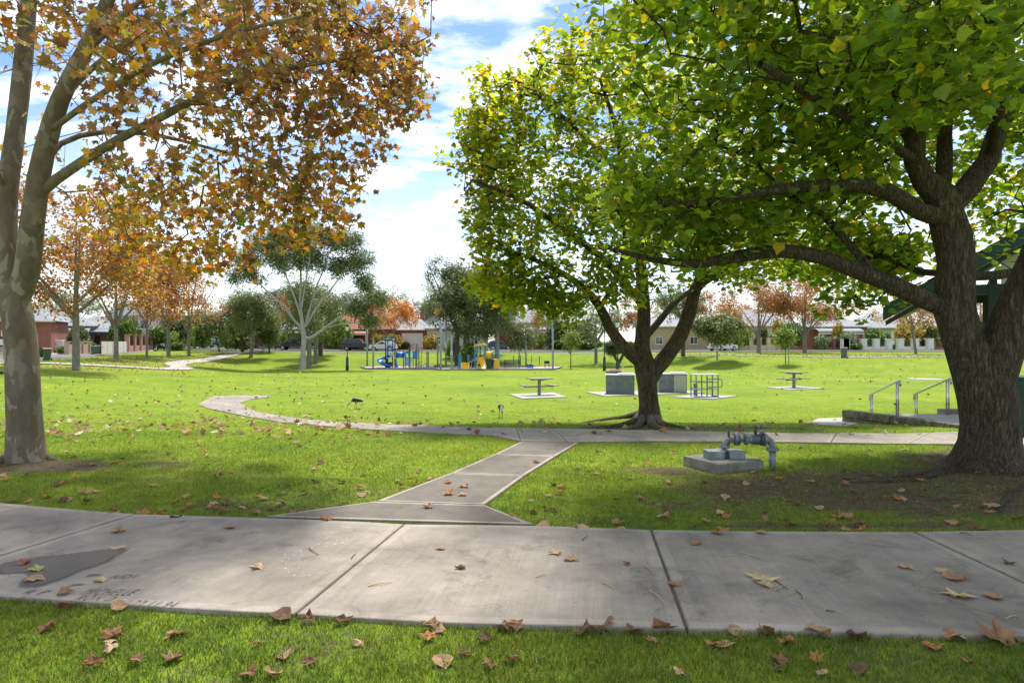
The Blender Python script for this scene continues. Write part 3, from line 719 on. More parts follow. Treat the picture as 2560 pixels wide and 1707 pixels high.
def keep1(W):
    px, py = project(W); low = np.interp(px, [0, 120, 300, 480, 620, 760, 880, 960, 1040, 1120], [540, 590, 680, 725, 715, 668, 620, 475, 370, 235])
    return (W[:, 1] > 3.6) & ((py < low) | (W[:, 1] < .1)) & ~((px < 190) & (px > -40) & (py > 120) & (W[:, 1] < 9.2) & (np.random.default_rng(3).random(len(W)) < .8))
def col1(W, c, rng):
    px, py = project(W); k = sstep(380, 640, py) * .55; yel = pal(rng, len(W), [(.55, .34, .03), (.52, .22, .02), (.24, .24, .03)], [4, 3, 4]); m_ = rng.random(len(W)) < k
    return np.where(m_[:, None], yel, c)
build_tree('plane_tree', 'large plane tree with mottled twin stems and orange brown leaves in the left foreground', 'tree', B1, m1, T1, 1, M['bark_plane'], M['leaf_plane'], T_PLANE, (.08, .15), 5.6,
           PLANE_COL, [34, 14, 10, 14, 24, 14], zmin=2.2, spread=.10, droop=.6, upness=.45, single=300, lump=.035, freq=2.2, keep=keep1, colfn=col1, tip=.0045, group=None)
# --- centre green tree beyond the park path
B2 = G(1624, 1056); D2 = B2.y
m2 = [loc_main(B2, [(1628, 1072, 0, .46), (1625, 1050, 0, .31), (1622, 1010, 0, .245), (1618, 960, 0, .235), (1612, 915, 0, .27), (1604, 870, 0, .20), (1610, 800, .1, .17), (1606, 720, .2, .16), (1600, 640, .3, .13), (1590, 540, .3, .11), (1560, 430, .2, .085), (1540, 320, .1, .06), (1500, 200, 0, .035)], D2),
      loc_main(B2, [(1622, 945, 0, .2), (1658, 900, .1, .2), (1700, 840, .1, .185), (1724, 780, .1, .17), (1740, 720, .05, .15), (1790, 680, -.2, .10), (1870, 650, -.5, .085), (1960, 622, -.8, .07), (2060, 640, -1.0, .05), (2180, 680, -1.1, .025)], D2),
      loc_main(B2, [(1606, 910, 0, .17), (1560, 868, -.2, .155), (1522, 815, -.3, .135), (1495, 760, -.4, .11), (1440, 705, -.6, .08), (1360, 660, -.8, .06), (1270, 625, -1.0, .04), (1215, 615, -1.1, .02)], D2),
      loc_main(B2, [(1608, 850, .1, .10), (1650, 800, .4, .09), (1700, 745, .9, .075), (1790, 690, 1.4, .06), (1900, 600, 1.8, .04)], D2),
      loc_main(B2, [(1604, 760, .1, .10), (1520, 660, -.6, .085), (1420, 580, -1.2, .07), (1300, 500, -1.6, .05), (1180, 450, -1.8, .03)], D2),
      loc_main(B2, [(1735, 730, .05, .09), (1760, 640, .2, .08), (1790, 520, .5, .065), (1840, 380, .7, .045), (1880, 260, .8, .03)], D2),
      loc_main(B2, [(1570, 460, .2, .06), (1470, 350, -.3, .05), (1370, 260, -.8, .04), (1290, 200, -1.0, .025)], D2),
      loc_main(B2, [(1500, 770, -.4, .06), (1540, 700, -1.3, .055), (1560, 620, -2.2, .045), (1560, 540, -2.8, .03)], D2),
      loc_main(B2, [(1590, 560, .3, .07), (1660, 420, 1.0, .055), (1700, 300, 1.6, .04), (1720, 180, 2.0, .025)], D2)]
def L2(px, py, d, rx, ry, rz, w_): p = P(px, py, d) - B2; return (p.x, p.y, p.z, rx, ry, rz, w_)
E2 = [L2(1500, 430, D2, 3.2, 3.4, 2.6, 6), L2(1350, 520, D2 - .5, 2.0, 2.6, 1.6, 3), L2(1500, 240, D2, 2.4, 2.6, 1.6, 3), L2(1820, 450, D2, 2.8, 3.2, 2.2, 4), L2(1270, 650, D2 - 1, 1.1, 1.6, .75, 1.2), L2(1900, 640, D2 - .6, 2.0, 1.8, .7, 1.4), L2(1330, 330, D2 - .4, 1.5, 2.0, 1.3, 1.8), L2(1700, 200, D2 + .5, 2.4, 2.6, 1.4, 2), L2(1450, 690, D2 - 1.2, 1.6, 1.4, .55, 1.0), L2(2150, 720, D2 - .5, 1.0, 1.0, .35, .5),
      L2(1240, 720, D2 - .9, .9, 1.3, .6, 1.2), L2(1390, 770, D2 - .9, .9, 1.2, .5, 1.0), L2(1230, 420, D2 - .4, 1.0, 1.8, 1.5, 2.0), L2(1420, 160, D2, 1.3, 2, 1.0, 1.6), L2(1235, 260, D2 - .2, .9, 1.4, 1.0, 1.5), L2(1190, 350, D2 - .4, .6, 1.2, .9, 1.1), L2(1210, 560, D2 - .6, .7, 1.4, .9, 1.3), L2(1330, 740, D2 - 1.2, 1.2, 1.1, .4, 1.2), L2(1560, 720, D2 - 1.6, 1.2, 1.0, .4, .8), L2(1850, 690, D2 - 1.0, 1.4, 1.2, .35, .9), L2(1620, 560, D2 - 2.4, 2.0, .9, 1.2, 2.4), L2(2050, 650, D2 - .4, 1.6, 1.4, .6, 1.4), L2(2000, 480, D2 + .6, 1.8, 1.8, 1.2, 1.6), (.6, .3, 8.8, 3.8, 3.6, 1.6, 2.2)]  # last volume: crown top out of view, added to cast shade on the paths
T2 = ell_points(np.random.default_rng(22), E2, 3500)
def out2(px, py, sl):
    left = np.interp(py, [0, 60, 130, 230, 300, 420, 560, 640, 720, 800, 850], [1400, 1300, 1190, 1150, 1115, 1140, 1165, 1170, 1165, 1230, 1380]) - sl
    low = np.interp(px, [1150, 1250, 1350, 1450, 1520, 1700, 1800, 1950, 2100, 2250, 2400], [720, 770, 800, 850, 830, 745, 720, 705, 735, 790, 800]) + sl
    return (px > left) & (py < low) & (py > np.interp(px, [1180, 1300, 1400, 1480, 1560], [180, 90, 20, -60, -900]) - sl)
W2 = T2 + np.array(B2); q2 = project(W2); T2 = T2[out2(q2[0], q2[1], 0)]
# the loose spray on the left edge
T2 = np.vstack([T2, [np.array(P(a, b, D2 - .9) - B2) for a, b in ((1105, 372), (1140, 385), (1092, 400), (1165, 420), (1120, 415))]])
def keep2(W): q = project(W); return out2(q[0], q[1], 22) | ((q[0] > 1080) & (q[0] < 1200) & (q[1] > 350) & (q[1] < 440))
def col2(W, c, rng):
    q = project(W); m_ = rng.random(len(W)) < (.10 + .34 * sstep(1450, 1150, q[0]) + .25 * sstep(300, 60, q[1])); yl = pal(rng, len(W), [(.30, .33, .035), (.40, .36, .04), (.50, .34, .03)], [7, 3, 1])
    return np.where(m_[:, None], yl, c)
build_tree('shade_tree', 'spreading green tree forking low above the lawn beyond the park path', 'tree', B2, m2, T2, 2, M['bark_rough'], M['leaf_green'], T_GREEN, (.09, .165), 7.8,
           GREEN_COL, [34, 28, 18, 12, 3, 8], zmin=1.9, spread=.12, droop=.35, upness=1.0, single=300, lump=.06, keep=keep2, colfn=col2, tip=.006)
# --- right green tree, massive forked trunk
B3 = G(2462, 1172); D3 = B3.y
m3 = [loc_main(B3, [(2470, 1200, 0, .66), (2472, 1165, 0, .47), (2473, 1135, 0, .385), (2474, 1105, 0, .345), (2474, 1060, 0, .325), (2468, 990, 0, .325), (2438, 920, 0, .275), (2408, 850, 0, .23), (2386, 780, 0, .235), (2387, 710, 0, .22), (2392, 650, 0, .21), (2380, 590, 0, .22), (2362, 530, 0, .20), (2352, 490, 0, .19), (2310, 450, -.05, .14), (2286, 400, -.1, .125), (2292, 300, -.1, .115), (2300, 210, -.1, .105), (2290, 110, -.15, .10), (2250, 20, -.3, .085), (2200, -120, -.5, .06)], D3),
      loc_main(B3, [(2468, 970, 0, .27), (2500, 885, -.05, .255), (2536, 790, -.1, .235), (2578, 690, -.2, .215), (2630, 590, -.3, .21), (2720, 430, -.6, .17), (2800, 200, -.9, .12), (2850, -100, -1.2, .06)], D3),
      loc_main(B3, [(2372, 765, 0, .13), (2320, 752, 0, .125), (2215, 705, -.05, .11), (2130, 672, -.1, .10), (2060, 645, -.15, .092), (1960, 628, -.2, .085), (1850, 640, -.3, .075), (1746, 659, -.4, .06), (1640, 650, -.5, .04), (1520, 620, -.5, .02)], D3),
      loc_main(B3, [(2365, 545, 0, .13), (2300, 528, -.2, .11), (2215, 476, -.4, .10), (2120, 462, -.6, .085), (2030, 466, -.8, .07), (1930, 476, -1.0, .055), (1800, 500, -1.1, .035), (1680, 510, -1.1, .02)], D3),
      loc_main(B3, [(2368, 510, 0, .15), (2420, 470, .05, .14), (2470, 400, .1, .125), (2495, 320, .1, .11), (2560, 230, .1, .09), (2660, 100, .1, .06), (2760, -60, .1, .035)], D3),
      loc_main(B3, [(2358, 480, .1, .10), (2362, 380, .35, .095), (2366, 280, .5, .085), (2400, 150, .7, .07), (2440, 0, .9, .05), (2480, -160, 1, .03)], D3),
      loc_main(B3, [(2296, 190, -.1, .08), (2250, 120, -.3, .07), (2190, 60, -.6, .06), (2110, -10, -.9, .045), (2000, -120, -1.2, .03)], D3),
      loc_main(B3, [(2270, 360, -.1, .07), (2180, 150, .5, .06), (2080, 80, .9, .05), (1960, 30, 1.2, .04), (1800, 10, 1.5, .02)], D3),
      loc_main(B3, [(2390, 690, 0, .07), (2460, 690, .3, .065), (2540, 680, .6, .06), (2660, 640, .8, .04)], D3),
      loc_main(B3, [(2378, 680, .1, .05), (2300, 680, .8, .045), (2200, 640, 1.4, .038), (2090, 660, 1.9, .03), (1960, 690, 2.2, .018)], D3),
      loc_main(B3, [(2286, 400, -.1, .06), (2180, 330, -1.0, .055), (2060, 260, -2.0, .045), (1900, 160, -2.8, .03)], D3),
      loc_main(B3, [(2480, 380, .1, .07), (2500, 250, -1.0, .06), (2480, 60, -2.2, .05), (2400, -200, -3.2, .035)], D3),
      loc_main(B3, [(2200, 700, 0, .05), (2060, 540, .2, .05), (1990, 500, .2, .04), (1900, 420, .2, .025)], D3)]
def L3(px, py, d, rx, ry, rz, w_): p = P(px, py, d) - B3; return (p.x, p.y, p.z, rx, ry, rz, w_)
E3 = [L3(2050, 330, D3, 2.1, 2.4, 1.1, 5), L3(1850, 180, D3 - .6, 1.8, 2.0, .9, 3.4), L3(2200, 60, D3 - 1, 2.2, 2.4, 1.1, 4), L3(1850, 560, D3 + .2, 1.4, 1.4, .45, 1.6), L3(2150, 640, D3 + 1.5, 1.2, 1.1, .4, 1.3), L3(2480, 200, D3 + .6, 1.4, 2.0, 1.1, 2.2), L3(2350, 120, D3 - 2.9, 1.1, 1.2, .45, 1.5), L3(2100, -260, D3 - 2, 3.4, 3.4, 1.4, 6), L3(2700, -200, D3 - 1, 3.4, 3.6, 1.8, 5),
      L3(2280, 740, D3 + 1.3, .7, .6, .22, .4), L3(2100, 760, D3 + .9, .5, .5, .2, .3), L3(2750, 450, D3, 1.5, 2.5, 1.2, 1.5), L3(1600, 60, D3 - .6, 1.2, 1.6, .7, 1.0), L3(2480, 500, D3 + 2.4, 1.0, .9, .8, 1.6), L3(2250, 480, D3 + 2.2, 1.3, 1.0, .7, 1.4), L3(2540, 330, D3 + 1.4, .8, 1.0, .7, 1.0), L3(2200, 650, D3 + 2.2, 1.0, .8, .4, 1.6), L3(1740, 570, D3 - .3, 1.0, 1.0, .5, 2.0), L3(1620, 470, D3 - .5, .8, 1.0, .6, 1.4), L3(2050, 600, D3 + 1.4, 1.3, 1.0, .5, 1.6), L3(1980, 430, D3 + .8, 1.3, 1.2, .7, 1.6), L3(2180, 400, D3 + 1.6, 1.2, 1.1, .7, 1.2),
      (-.6, .8, 8.8, 4.8, 4.4, 1.8, 6), (-2.6, 1.5, 8.0, 3.0, 3.4, 1.2, 2.6), (-4.9, 2.6, 8.6, 3.2, 3.2, 1.0, 2.2)]  # upper crown volumes out of view, put in for shade on the ground below
T3 = ell_points(np.random.default_rng(33), E3, 3900)
def ok3(W, sl):
    px, py = project(W); low = np.interp(px, [1500, 1650, 1750, 1900, 2050, 2150, 2260, 2330, 2420, 2560], [600, 670, 715, 735, 765, 795, 770, 640, 420, 420]) + sl; low = np.where((W[:, 1] > D3 + .9) & (px > 2300), 650 + sl, low)
    nearcut = np.interp(W[:, 1], [3, 5, 6.5, 7.5], [120, 330, 430, 900])
    left = np.interp(py, [-2000, 0, 250, 520, 700], [600, 1450, 1520, 1500, 1540]) - sl
    trunk = (px > 2240) & (px < 2560) & (py > 330) & (W[:, 1] < D3 + .4)
    return (W[:, 1] > 3.4) & (py < low) & (py < nearcut + sl) & (px > left) & ~trunk
T3 = T3[ok3(T3 + np.array(B3), 0)]
def keep3(W): return ok3(W, 25)
build_tree('shade_tree', 'massive rough barked green tree with a forked trunk in the right foreground', 'tree', B3, m3, T3, 3, M['bark_rough'], M['leaf_green'], T_GREEN, (.085, .155), 7.8,
           GREEN_COL, [36, 26, 24, 8, 2, 12], zmin=2.0, spread=.12, droop=.35, upness=1.0, single=300, lump=.055, freq=2.6, sides=(30, 10, 5, 3), keep=keep3, tip=.006)
# surface roots
def root_thing(parent, B, paths, mat):
    for pl in paths:
        pts = [(Vector((p.x, p.y, h(p.x, p.y) + dz)) - B, rr) for (p, dz, rr) in pl]; pts = catmull(pts, .12); mb = MB()
        mb.tube([p for p, _ in pts], [r_ for _, r_ in pts], 9); mb.build('root', mat, parent, smooth=True)
shade = [o for o in bpy.data.objects if o.name.startswith('shade_tree')]
t2 = [o for o in shade if (o.location - B2).length < .1][0]; t3 = [o for o in shade if (o.location - B3).length < .1][0]; t1 = [o for o in bpy.data.objects if o.name.startswith('plane_tree')][0]
def rp_(pxs, rads, dz): return [(G(*p), z, r_) for p, r_, z in zip(pxs, rads, dz)]
root_thing(t3, B3, [rp_([(2440, 1148), (2400, 1164), (2350, 1180), (2290, 1188), (2220, 1194), (2120, 1198)], [.24, .13, .065, .045, .03, .012], [.12, .0, -.012, -.012, -.015, -.02]),
                    rp_([(2420, 1162), (2350, 1184), (2290, 1200), (2210, 1206), (2100, 1209), (2010, 1213)], [.16, .07, .04, .04, .03, .012], [.02, -.012, -.012, -.008, -.014, -.02]),
                    rp_([(2640, 1205), (2560, 1220), (2520, 1245), (2500, 1275), (2510, 1312)], [.08, .05, .04, .035, .012], [.0, -.004, -.008, -.012, -.02]),
                    rp_([(2500, 1156), (2540, 1176), (2600, 1195), (2680, 1210)], [.24, .14, .08, .03], [.12, .0, -.02, -.03])], M['bark_rough'])
root_thing(t2, B2, [rp_([(1610, 1045), (1585, 1058), (1555, 1066), (1510, 1070), (1450, 1066)], [.18, .10, .07, .045, .02], [.12, .04, .02, 0, -.02]), rp_([(1632, 1050), (1650, 1062), (1690, 1068), (1740, 1072)], [.16, .10, .05, .02], [.1, .03, 0, -.02]),
                    rp_([(1612, 1052), (1600, 1064), (1590, 1072), (1560, 1076)], [.15, .09, .06, .02], [.1, .03, .01, -.02]), rp_([(1600, 1044), (1560, 1046), (1500, 1052), (1440, 1058)], [.14, .07, .05, .02], [.08, .03, .01, -.02]), rp_([(1626, 1056), (1632, 1068), (1645, 1074)], [.16, .09, .03], [.1, .02, -.02])], M['bark_rough'])
root_thing(t1, B1, [rp_([(80, 1130), (105, 1142), (130, 1150), (160, 1154)], [.12, .07, .04, .015], [.1, .03, .01, -.02]), rp_([(45, 1135), (20, 1150), (-10, 1158), (-50, 1165)], [.14, .08, .05, .02], [.1, .03, .01, -.02])], M['bark_plane'])
# ------------------------------------------------------------------ grass blades (real geometry, one mass per lawn zone)
leaf_mat('grass_blade', .45, (1.3, 1.2, .5), .5)
GRASS_COL = [(.19, .30, .06), (.24, .345, .06), (.135, .235, .05), (.33, .37, .09), (.43, .39, .2), (.16, .27, .07)]
ALLP = [near_path_poly, link_poly, park_poly1, park_poly2, PATIO, [tuple(G(*q).xy) for q in LANDING]]
def grass_zone(y0, y1, dens_, hgt, wid, seed, tri3=False):
    rng = np.random.default_rng(seed); xm = .80 * y1 + .5; n = int(2 * xm * (y1 - y0) * dens_)
    x = rng.uniform(-xm, xm, n); y = rng.uniform(y0, y1, n)
    k = np.abs(x) < .80 * y + .4
    for pl in ALLP: k &= ~pin(pl, x, y)
    clump = vnoise(x, y, .09, 9) * .6 + vnoise(x, y, .35, 10) * .4
    k &= rng.random(n) < (1 if y1 < 13 else np.clip((27 - y) / 12, 0, 1))
    k &= rng.random(n) < np.clip(.35 + 1.1 * clump, 0, 1) * (1 - .84 * np.clip((dirt(x, y) - .25) * 2.2, 0, 1) * (.6 + .8 * vnoise(x, y, .28, 21)).clip(0, 1.1))
    x = x[k]; y = y[k]; n = len(x); cl = clump[k]
    z = hv(x, y) + (vnoise(x, y, .5, 3) - .5) * .02 - .004
    L = rng.uniform(hgt[0], hgt[1], n) * (.7 + .7 * cl); W_ = rng.uniform(wid[0], wid[1], n)
    an = rng.uniform(0, 2 * math.pi, n); ln = rng.uniform(.15, 1.1, n); bn = rng.uniform(0, 2 * math.pi, n)
    B0 = np.stack([x, y, z], 1); side = np.stack([np.cos(an), np.sin(an), 0 * an], 1) * W_[:, None] / 2
    lean = np.stack([np.cos(bn), np.sin(bn), 0 * bn], 1) * (ln * L)[:, None]; up = np.stack([0 * L, 0 * L, L], 1) / np.sqrt(1 + .5 * ln * ln)[:, None]
    cols = pal(rng, n, GRASS_COL, [30, 26, 20, 12, 5, 14], .2)
    yel = vnoise(x, y, 1.1, 12); cols = cols * (.80 + .52 * sstep(7, 14, y))[:, None] * np.array([1.06, 1.0, .9]); cols = cols * (1 + (yel[:, None] - .5) * np.array([.55, .28, .1]))  # blades brighten with distance: the sunlit look is put into their colour
    if tri3:
        mid = B0 + lean * .32 + up * .62; tp = B0 + lean + up
        V = np.stack([B0 - side, B0 + side, mid + side * .8, mid - side * .8, tp], 1).reshape(-1, 3); i = np.arange(n)[:, None] * 5
        F = np.concatenate([i + [0, 1, 2], i + [0, 2, 3], i + [3, 2, 4]]); C = np.repeat(cols, 5, 0)
    else:
        tp = B0 + lean + up; V = np.stack([B0 - side, B0 + side, tp], 1).reshape(-1, 3); i = np.arange(n)[:, None] * 3; F = i + [0, 1, 2]; C = np.repeat(cols, 3, 0)
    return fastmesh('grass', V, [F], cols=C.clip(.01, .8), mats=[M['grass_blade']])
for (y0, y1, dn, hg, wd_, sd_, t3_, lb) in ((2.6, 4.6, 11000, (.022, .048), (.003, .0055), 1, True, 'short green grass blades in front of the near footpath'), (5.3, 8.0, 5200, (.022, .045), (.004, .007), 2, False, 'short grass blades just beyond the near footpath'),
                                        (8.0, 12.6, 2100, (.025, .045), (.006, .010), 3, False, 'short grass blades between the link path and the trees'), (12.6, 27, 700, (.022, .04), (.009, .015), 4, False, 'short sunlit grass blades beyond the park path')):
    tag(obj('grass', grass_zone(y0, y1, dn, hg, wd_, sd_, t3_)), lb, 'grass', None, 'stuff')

# ------------------------------------------------------------------ fallen leaves
DEAD_COL = [(.34, .19, .10), (.42, .25, .14), (.24, .12, .06), (.50, .34, .19), (.46, .20, .07), (.16, .085, .05)]
def dead_leaf(seed, curl, col, out_=PLANE_OUT):
    rg = random.Random(seed); n = len(out_); V = [(0, .42)] + [(x * .5, .42 + (y - .42) * .5) for x, y in out_] + [(x * rg.uniform(.85, 1.1), y * rg.uniform(.9, 1.08)) for x, y in out_]
    a = rg.uniform(0, 6.3); P3 = []; nar = rg.choice((1.0, .8, .6, .9))
    for x, y in V:
        u = x * math.cos(a) + (y - .42) * math.sin(a); v_ = -x * math.sin(a) + (y - .42) * math.cos(a)
        P3.append((x * nar * (1 - .35 * abs(curl[0]) * x * x), y - .42, (lambda q: .20 * math.tanh(q / .20))(curl[0] * u * u + curl[1] * v_ * v_) + rg.uniform(-.07, .07)))
    zb_ = P3[(7 if out_ is PLANE_OUT else 1) + n][2]; P3 += [(-.012, -.36, zb_), (.012, -.36, zb_), (.05 * rg.uniform(-2, 2), -.80, .06)]
    F = [(0, i + 1, (i + 1) % n + 1) for i in range(n)]
    for i in range(n): j = (i + 1) % n; F += [(i + 1, n + 1 + i, n + 1 + j), (i + 1, n + 1 + j, j + 1)]
    F.append((2 * n + 1, 2 * n + 2, 2 * n + 3)); P3 = np.array(P3); P3[:, 2] -= P3[:, 2].min()
    C = np.array([col] * len(P3)) * np.random.default_rng(seed).uniform(.75, 1.25, (len(P3), 1))
    return fastmesh('fallen_leaf', P3, [np.array(F)], cols=C.clip(0, 1), mats=[M['leaf_dead']])
DL = [dead_leaf(i, c, DEAD_COL[i % 6], GREEN_OUT if i % 2 else PLANE_OUT) for i, c in enumerate([(1.0, .3), (1.9, .4), (.7, -.5), (-1.3, -.5), (2.3, .1), (1.3, 1.5), (-1.0, .8), (.35, .2), (2.0, -.5), (-1.7, .2), (1.1, .9), (.6, .9)])]
DLY = [dead_leaf(40, (.25, .15), (.62, .50, .24)), dead_leaf(41, (.2, .3), (.56, .40, .24)), dead_leaf(42, (.5, .1), (.42, .15, .10)), dead_leaf(43, (.3, .2), (.45, .45, .14))]
rgL = random.Random(5)
def put_leaf(me, p, z, size, label, group=None, tilt=.25):
    o = obj('fallen_leaf', me, None, (p.x, p.y, z)); o.scale = (size,) * 3
    o.rotation_euler = (rgL.uniform(-tilt, tilt), rgL.uniform(-tilt, tilt), rgL.uniform(0, 6.28)); tag(o, label, 'leaf', group); return o
SLZ = .031
PATH_LEAVES = [(298, 1338, 1, .13, 'tan leaf with a raised stem near the far left edge of the near footpath'), (291, 1382, 'y1', .12, 'flat pale leaf at the right tip of the wet patch'), (575, 1328, 7, .11, 'tan leaf lying alone just left of the link path mouth'), (645, 1430, 'y1', .14, 'pale flat leaf left of the white flecks on the path'),
    (61, 1418, 'y2', .14, 'reddish leaf lying in the wet patch at far left'), (92, 1436, 'y3', .13, 'yellow green leaf on the lower edge of the wet patch'), (88, 1462, 3, .13, 'brown curled leaf standing in the end of the wet patch'), (251, 1464, 'y1', .12, 'pale leaf lying across the scratched names'), (161, 1497, 6, .12, 'orange tan folded leaf near the path edge below the wet patch'),
    (819, 1307, 4, .13, 'upright curled brown leaf at the corner of the link path'), (1099, 1382, 7, .09, 'small pale leaf in the upper part of the middle slab'), (1385, 1393, 'y1', .13, 'pale leaf in the middle slab, the upper of a close pair'), (1428, 1410, 3, .12, 'tan pointed leaf in the middle slab, the lower of a close pair'), (1150, 1432, 5, .09, 'small brown leaf at the centre of the middle slab'), (1689, 1474, 4, .10, 'orange leaf caught on the slab joint right of centre'), (1565, 1421, 2, .08, 'small dark leaf stuck flat near a dark stain on the middle slab'),
    (1739, 1370, 1, .11, 'tan leaf just right of the joint near the far path edge'), (1793, 1342, 0, .13, 'brown leaf on the far path edge, third right of the joint'), (1906, 1342, 7, .12, 'pale leaf on the far path edge with a stem pointing right'), (1908, 1460, 'y0', .21, 'large pale yellow leaf on the right slab beside crossed twigs'), (1916, 1476, 'y1', .15, 'orange pale leaf tucked under the large yellow leaf'), (2266, 1431, 3, .12, 'brown curled leaf alone on the right slab'),
    (2364, 1440, 'y1', .13, 'pale leaf, topmost of the cluster on the right slab'), (2395, 1459, 1, .18, 'large brown leaf in the cluster on the right slab'), (2399, 1501, 'y0', .19, 'large pale yellow leaf, lowest of the cluster on the right slab'), (2488, 1506, 7, .13, 'tan leaf right of the large yellow leaf near the frame edge'), (2521, 1420, 8, .11, 'reddish brown leaf on the far right slab past the joint'),
    (1119, 1214, 4, .12, 'upright brown leaf on the link path, left of a pair'), (1161, 1224, 1, .13, 'curled tan leaf on the link path, right of a pair'), (1121, 1243, 10, .16, 'pale wide leaf on the link path close to its first joint'), (1155, 1245, 3, .11, 'small tan leaf beside the pale wide leaf on the link path'), (1073, 1276, 0, .12, 'brown leaf on the flared slab of the link path'), (1340, 1161, 1, .13, 'brown leaf on the right side of the link path far part')]
for px, py, v_, sz, lb in PATH_LEAVES:
    p = G(px, py); me = DLY[int(v_[1])] if isinstance(v_, str) else DL[v_]; put_leaf(me, p, p.z + SLZ, sz, lb, None, .08)
def on_path(x, y): return any(bool(pin(pl, np.array([x]), np.array([y]))[0]) for pl in ALLP)
ZL = [((0, 2560, 1575, 1700), 40, 'dry brown leaf lying on the grass in front of the near footpath', 'dry leaves on the front grass strip', (.07, .13)), ((0, 1150, 1090, 1290), 100, 'dry brown leaf lying on the lawn left of the link path', 'dry leaves on the left lawn', (.08, .13)), ((1260, 2560, 1115, 1330), 105, 'dry brown leaf lying on the patchy ground right of the link path', 'dry leaves on the right ground', (.08, .13))]
for (xa, xb, ya, yb), cnt, lb, gp, sr in ZL:
    c = 0
    while c < cnt:
        px = rgL.uniform(xa, xb); py = yb - (yb - ya) * rgL.random() ** (1.0 if ya > 1500 else 1.25); p = G(px, py)
        if on_path(p.x, p.y): continue
        if (p - B1).length < .45 or (p - B3).length < .75: continue
        put_leaf(DL[rgL.randrange(12)], p, p.z + .014, rgL.uniform(*sr), lb, gp, .35); c += 1
# leaves gathered along the near path's edges
for px, py, sz in ((160, 1528, .16), (300, 1524, .12), (705, 1552, .15), (770, 1556, .12), (860, 1560, .11), (1080, 1572, .12), (1290, 1575, .12), (1460, 1583, .12), (1500, 1577, .2), (1650, 1580, .16), (1915, 1592, .14), (2040, 1590, .2), (2145, 1603, .16), (2380, 1602, .13), (2500, 1608, .2), (1357, 1318, .13), (1452, 1325, .14), (2440, 1328, .13), (2150, 1330, .12), (440, 1300, .12)):
    p = G(px, py); put_leaf(DL[rgL.randrange(12)], p, p.z + .02, sz, 'dry brown leaf caught along the edge of the near footpath', 'dry leaves along the near footpath edge', .4)
# far scattered litter: a mass nobody could count
rngF = np.random.default_rng(77); n = 5200; yy = 11.5 + (75 - 11.5) * rngF.random(n) ** 1.3; xx = rngF.uniform(-.8, .8, n) * yy
wgt = .13 + .5 * (xx < -.18 * yy) + .5 * sstep(8, 16, xx) * (yy > 40) + .35 * (yy < 16); kk = rngF.random(n) < wgt
xx = xx[kk]; yy = yy[kk]
n2 = 2600; t_ = rngF.random(n2); yb_ = 46 + 46 * t_; xb_ = -30 - (yb_ - 46) * .2 + rngF.normal(0, 3.2, n2); xr_ = rngF.uniform(18, 52, n2); yr_ = 88 - 21 * sstep(4, 34, xr_) + rngF.uniform(-2, 18, n2)
xx = np.concatenate([xx, xb_, xr_]); yy = np.concatenate([yy, yb_, np.minimum(yr_, 94)])
pos_ = np.stack([xx, yy, hv(xx, yy) + .035], 1); n = len(pos_); dl_s = rngF.uniform(.10, .17, n)
nr_ = rngF.normal(0, .45, (n, 3)) + [0, 0, 1]; Rm_ = frames(n, nr_, rngF.normal(size=(n, 3)))
lit = obj('leaf_litter', leaf_mesh('leaf_litter', pos_, Rm_, dl_s, pal(rngF, n, DEAD_COL + [(.62, .55, .36)], [20, 20, 16, 18, 12, 8, 16]).clip(.02, .8), T_PLANE, M['leaf_dead'])); tag(lit, 'scattered dry leaves across the far lawn', 'leaves', None, 'stuff')
# fine litter on the bare soil: bark bits and straw
n = 5000; xx = rngF.uniform(1, 8.5, n); yy = rngF.uniform(5.8, 14, n); kk = (rngF.random(n) < dirt(xx, yy) * 1.3)
for pl in ALLP: kk &= ~pin(pl, xx, yy)
xx = xx[kk]; yy = yy[kk]; n = len(xx); pos_ = np.stack([xx, yy, hv(xx, yy) + .012], 1)
st_ = obj('soil_litter', leaf_mesh('soil_litter', pos_, frames(n, rngF.normal(0, .3, (n, 3)) + [0, 0, 1], rngF.normal(size=(n, 3))), rngF.uniform(.03, .09, n), pal(rngF, n, [(.3, .22, .13), (.16, .1, .06), (.45, .38, .24)], [4, 4, 2]).clip(.02, .8), [(t[0] * np.array([.45, 1, 1]), t[1]) for t in T_STRIP], M['leaf_dead'])); tag(st_, 'bark crumbs and straw on the bare soil', 'litter', None, 'stuff')
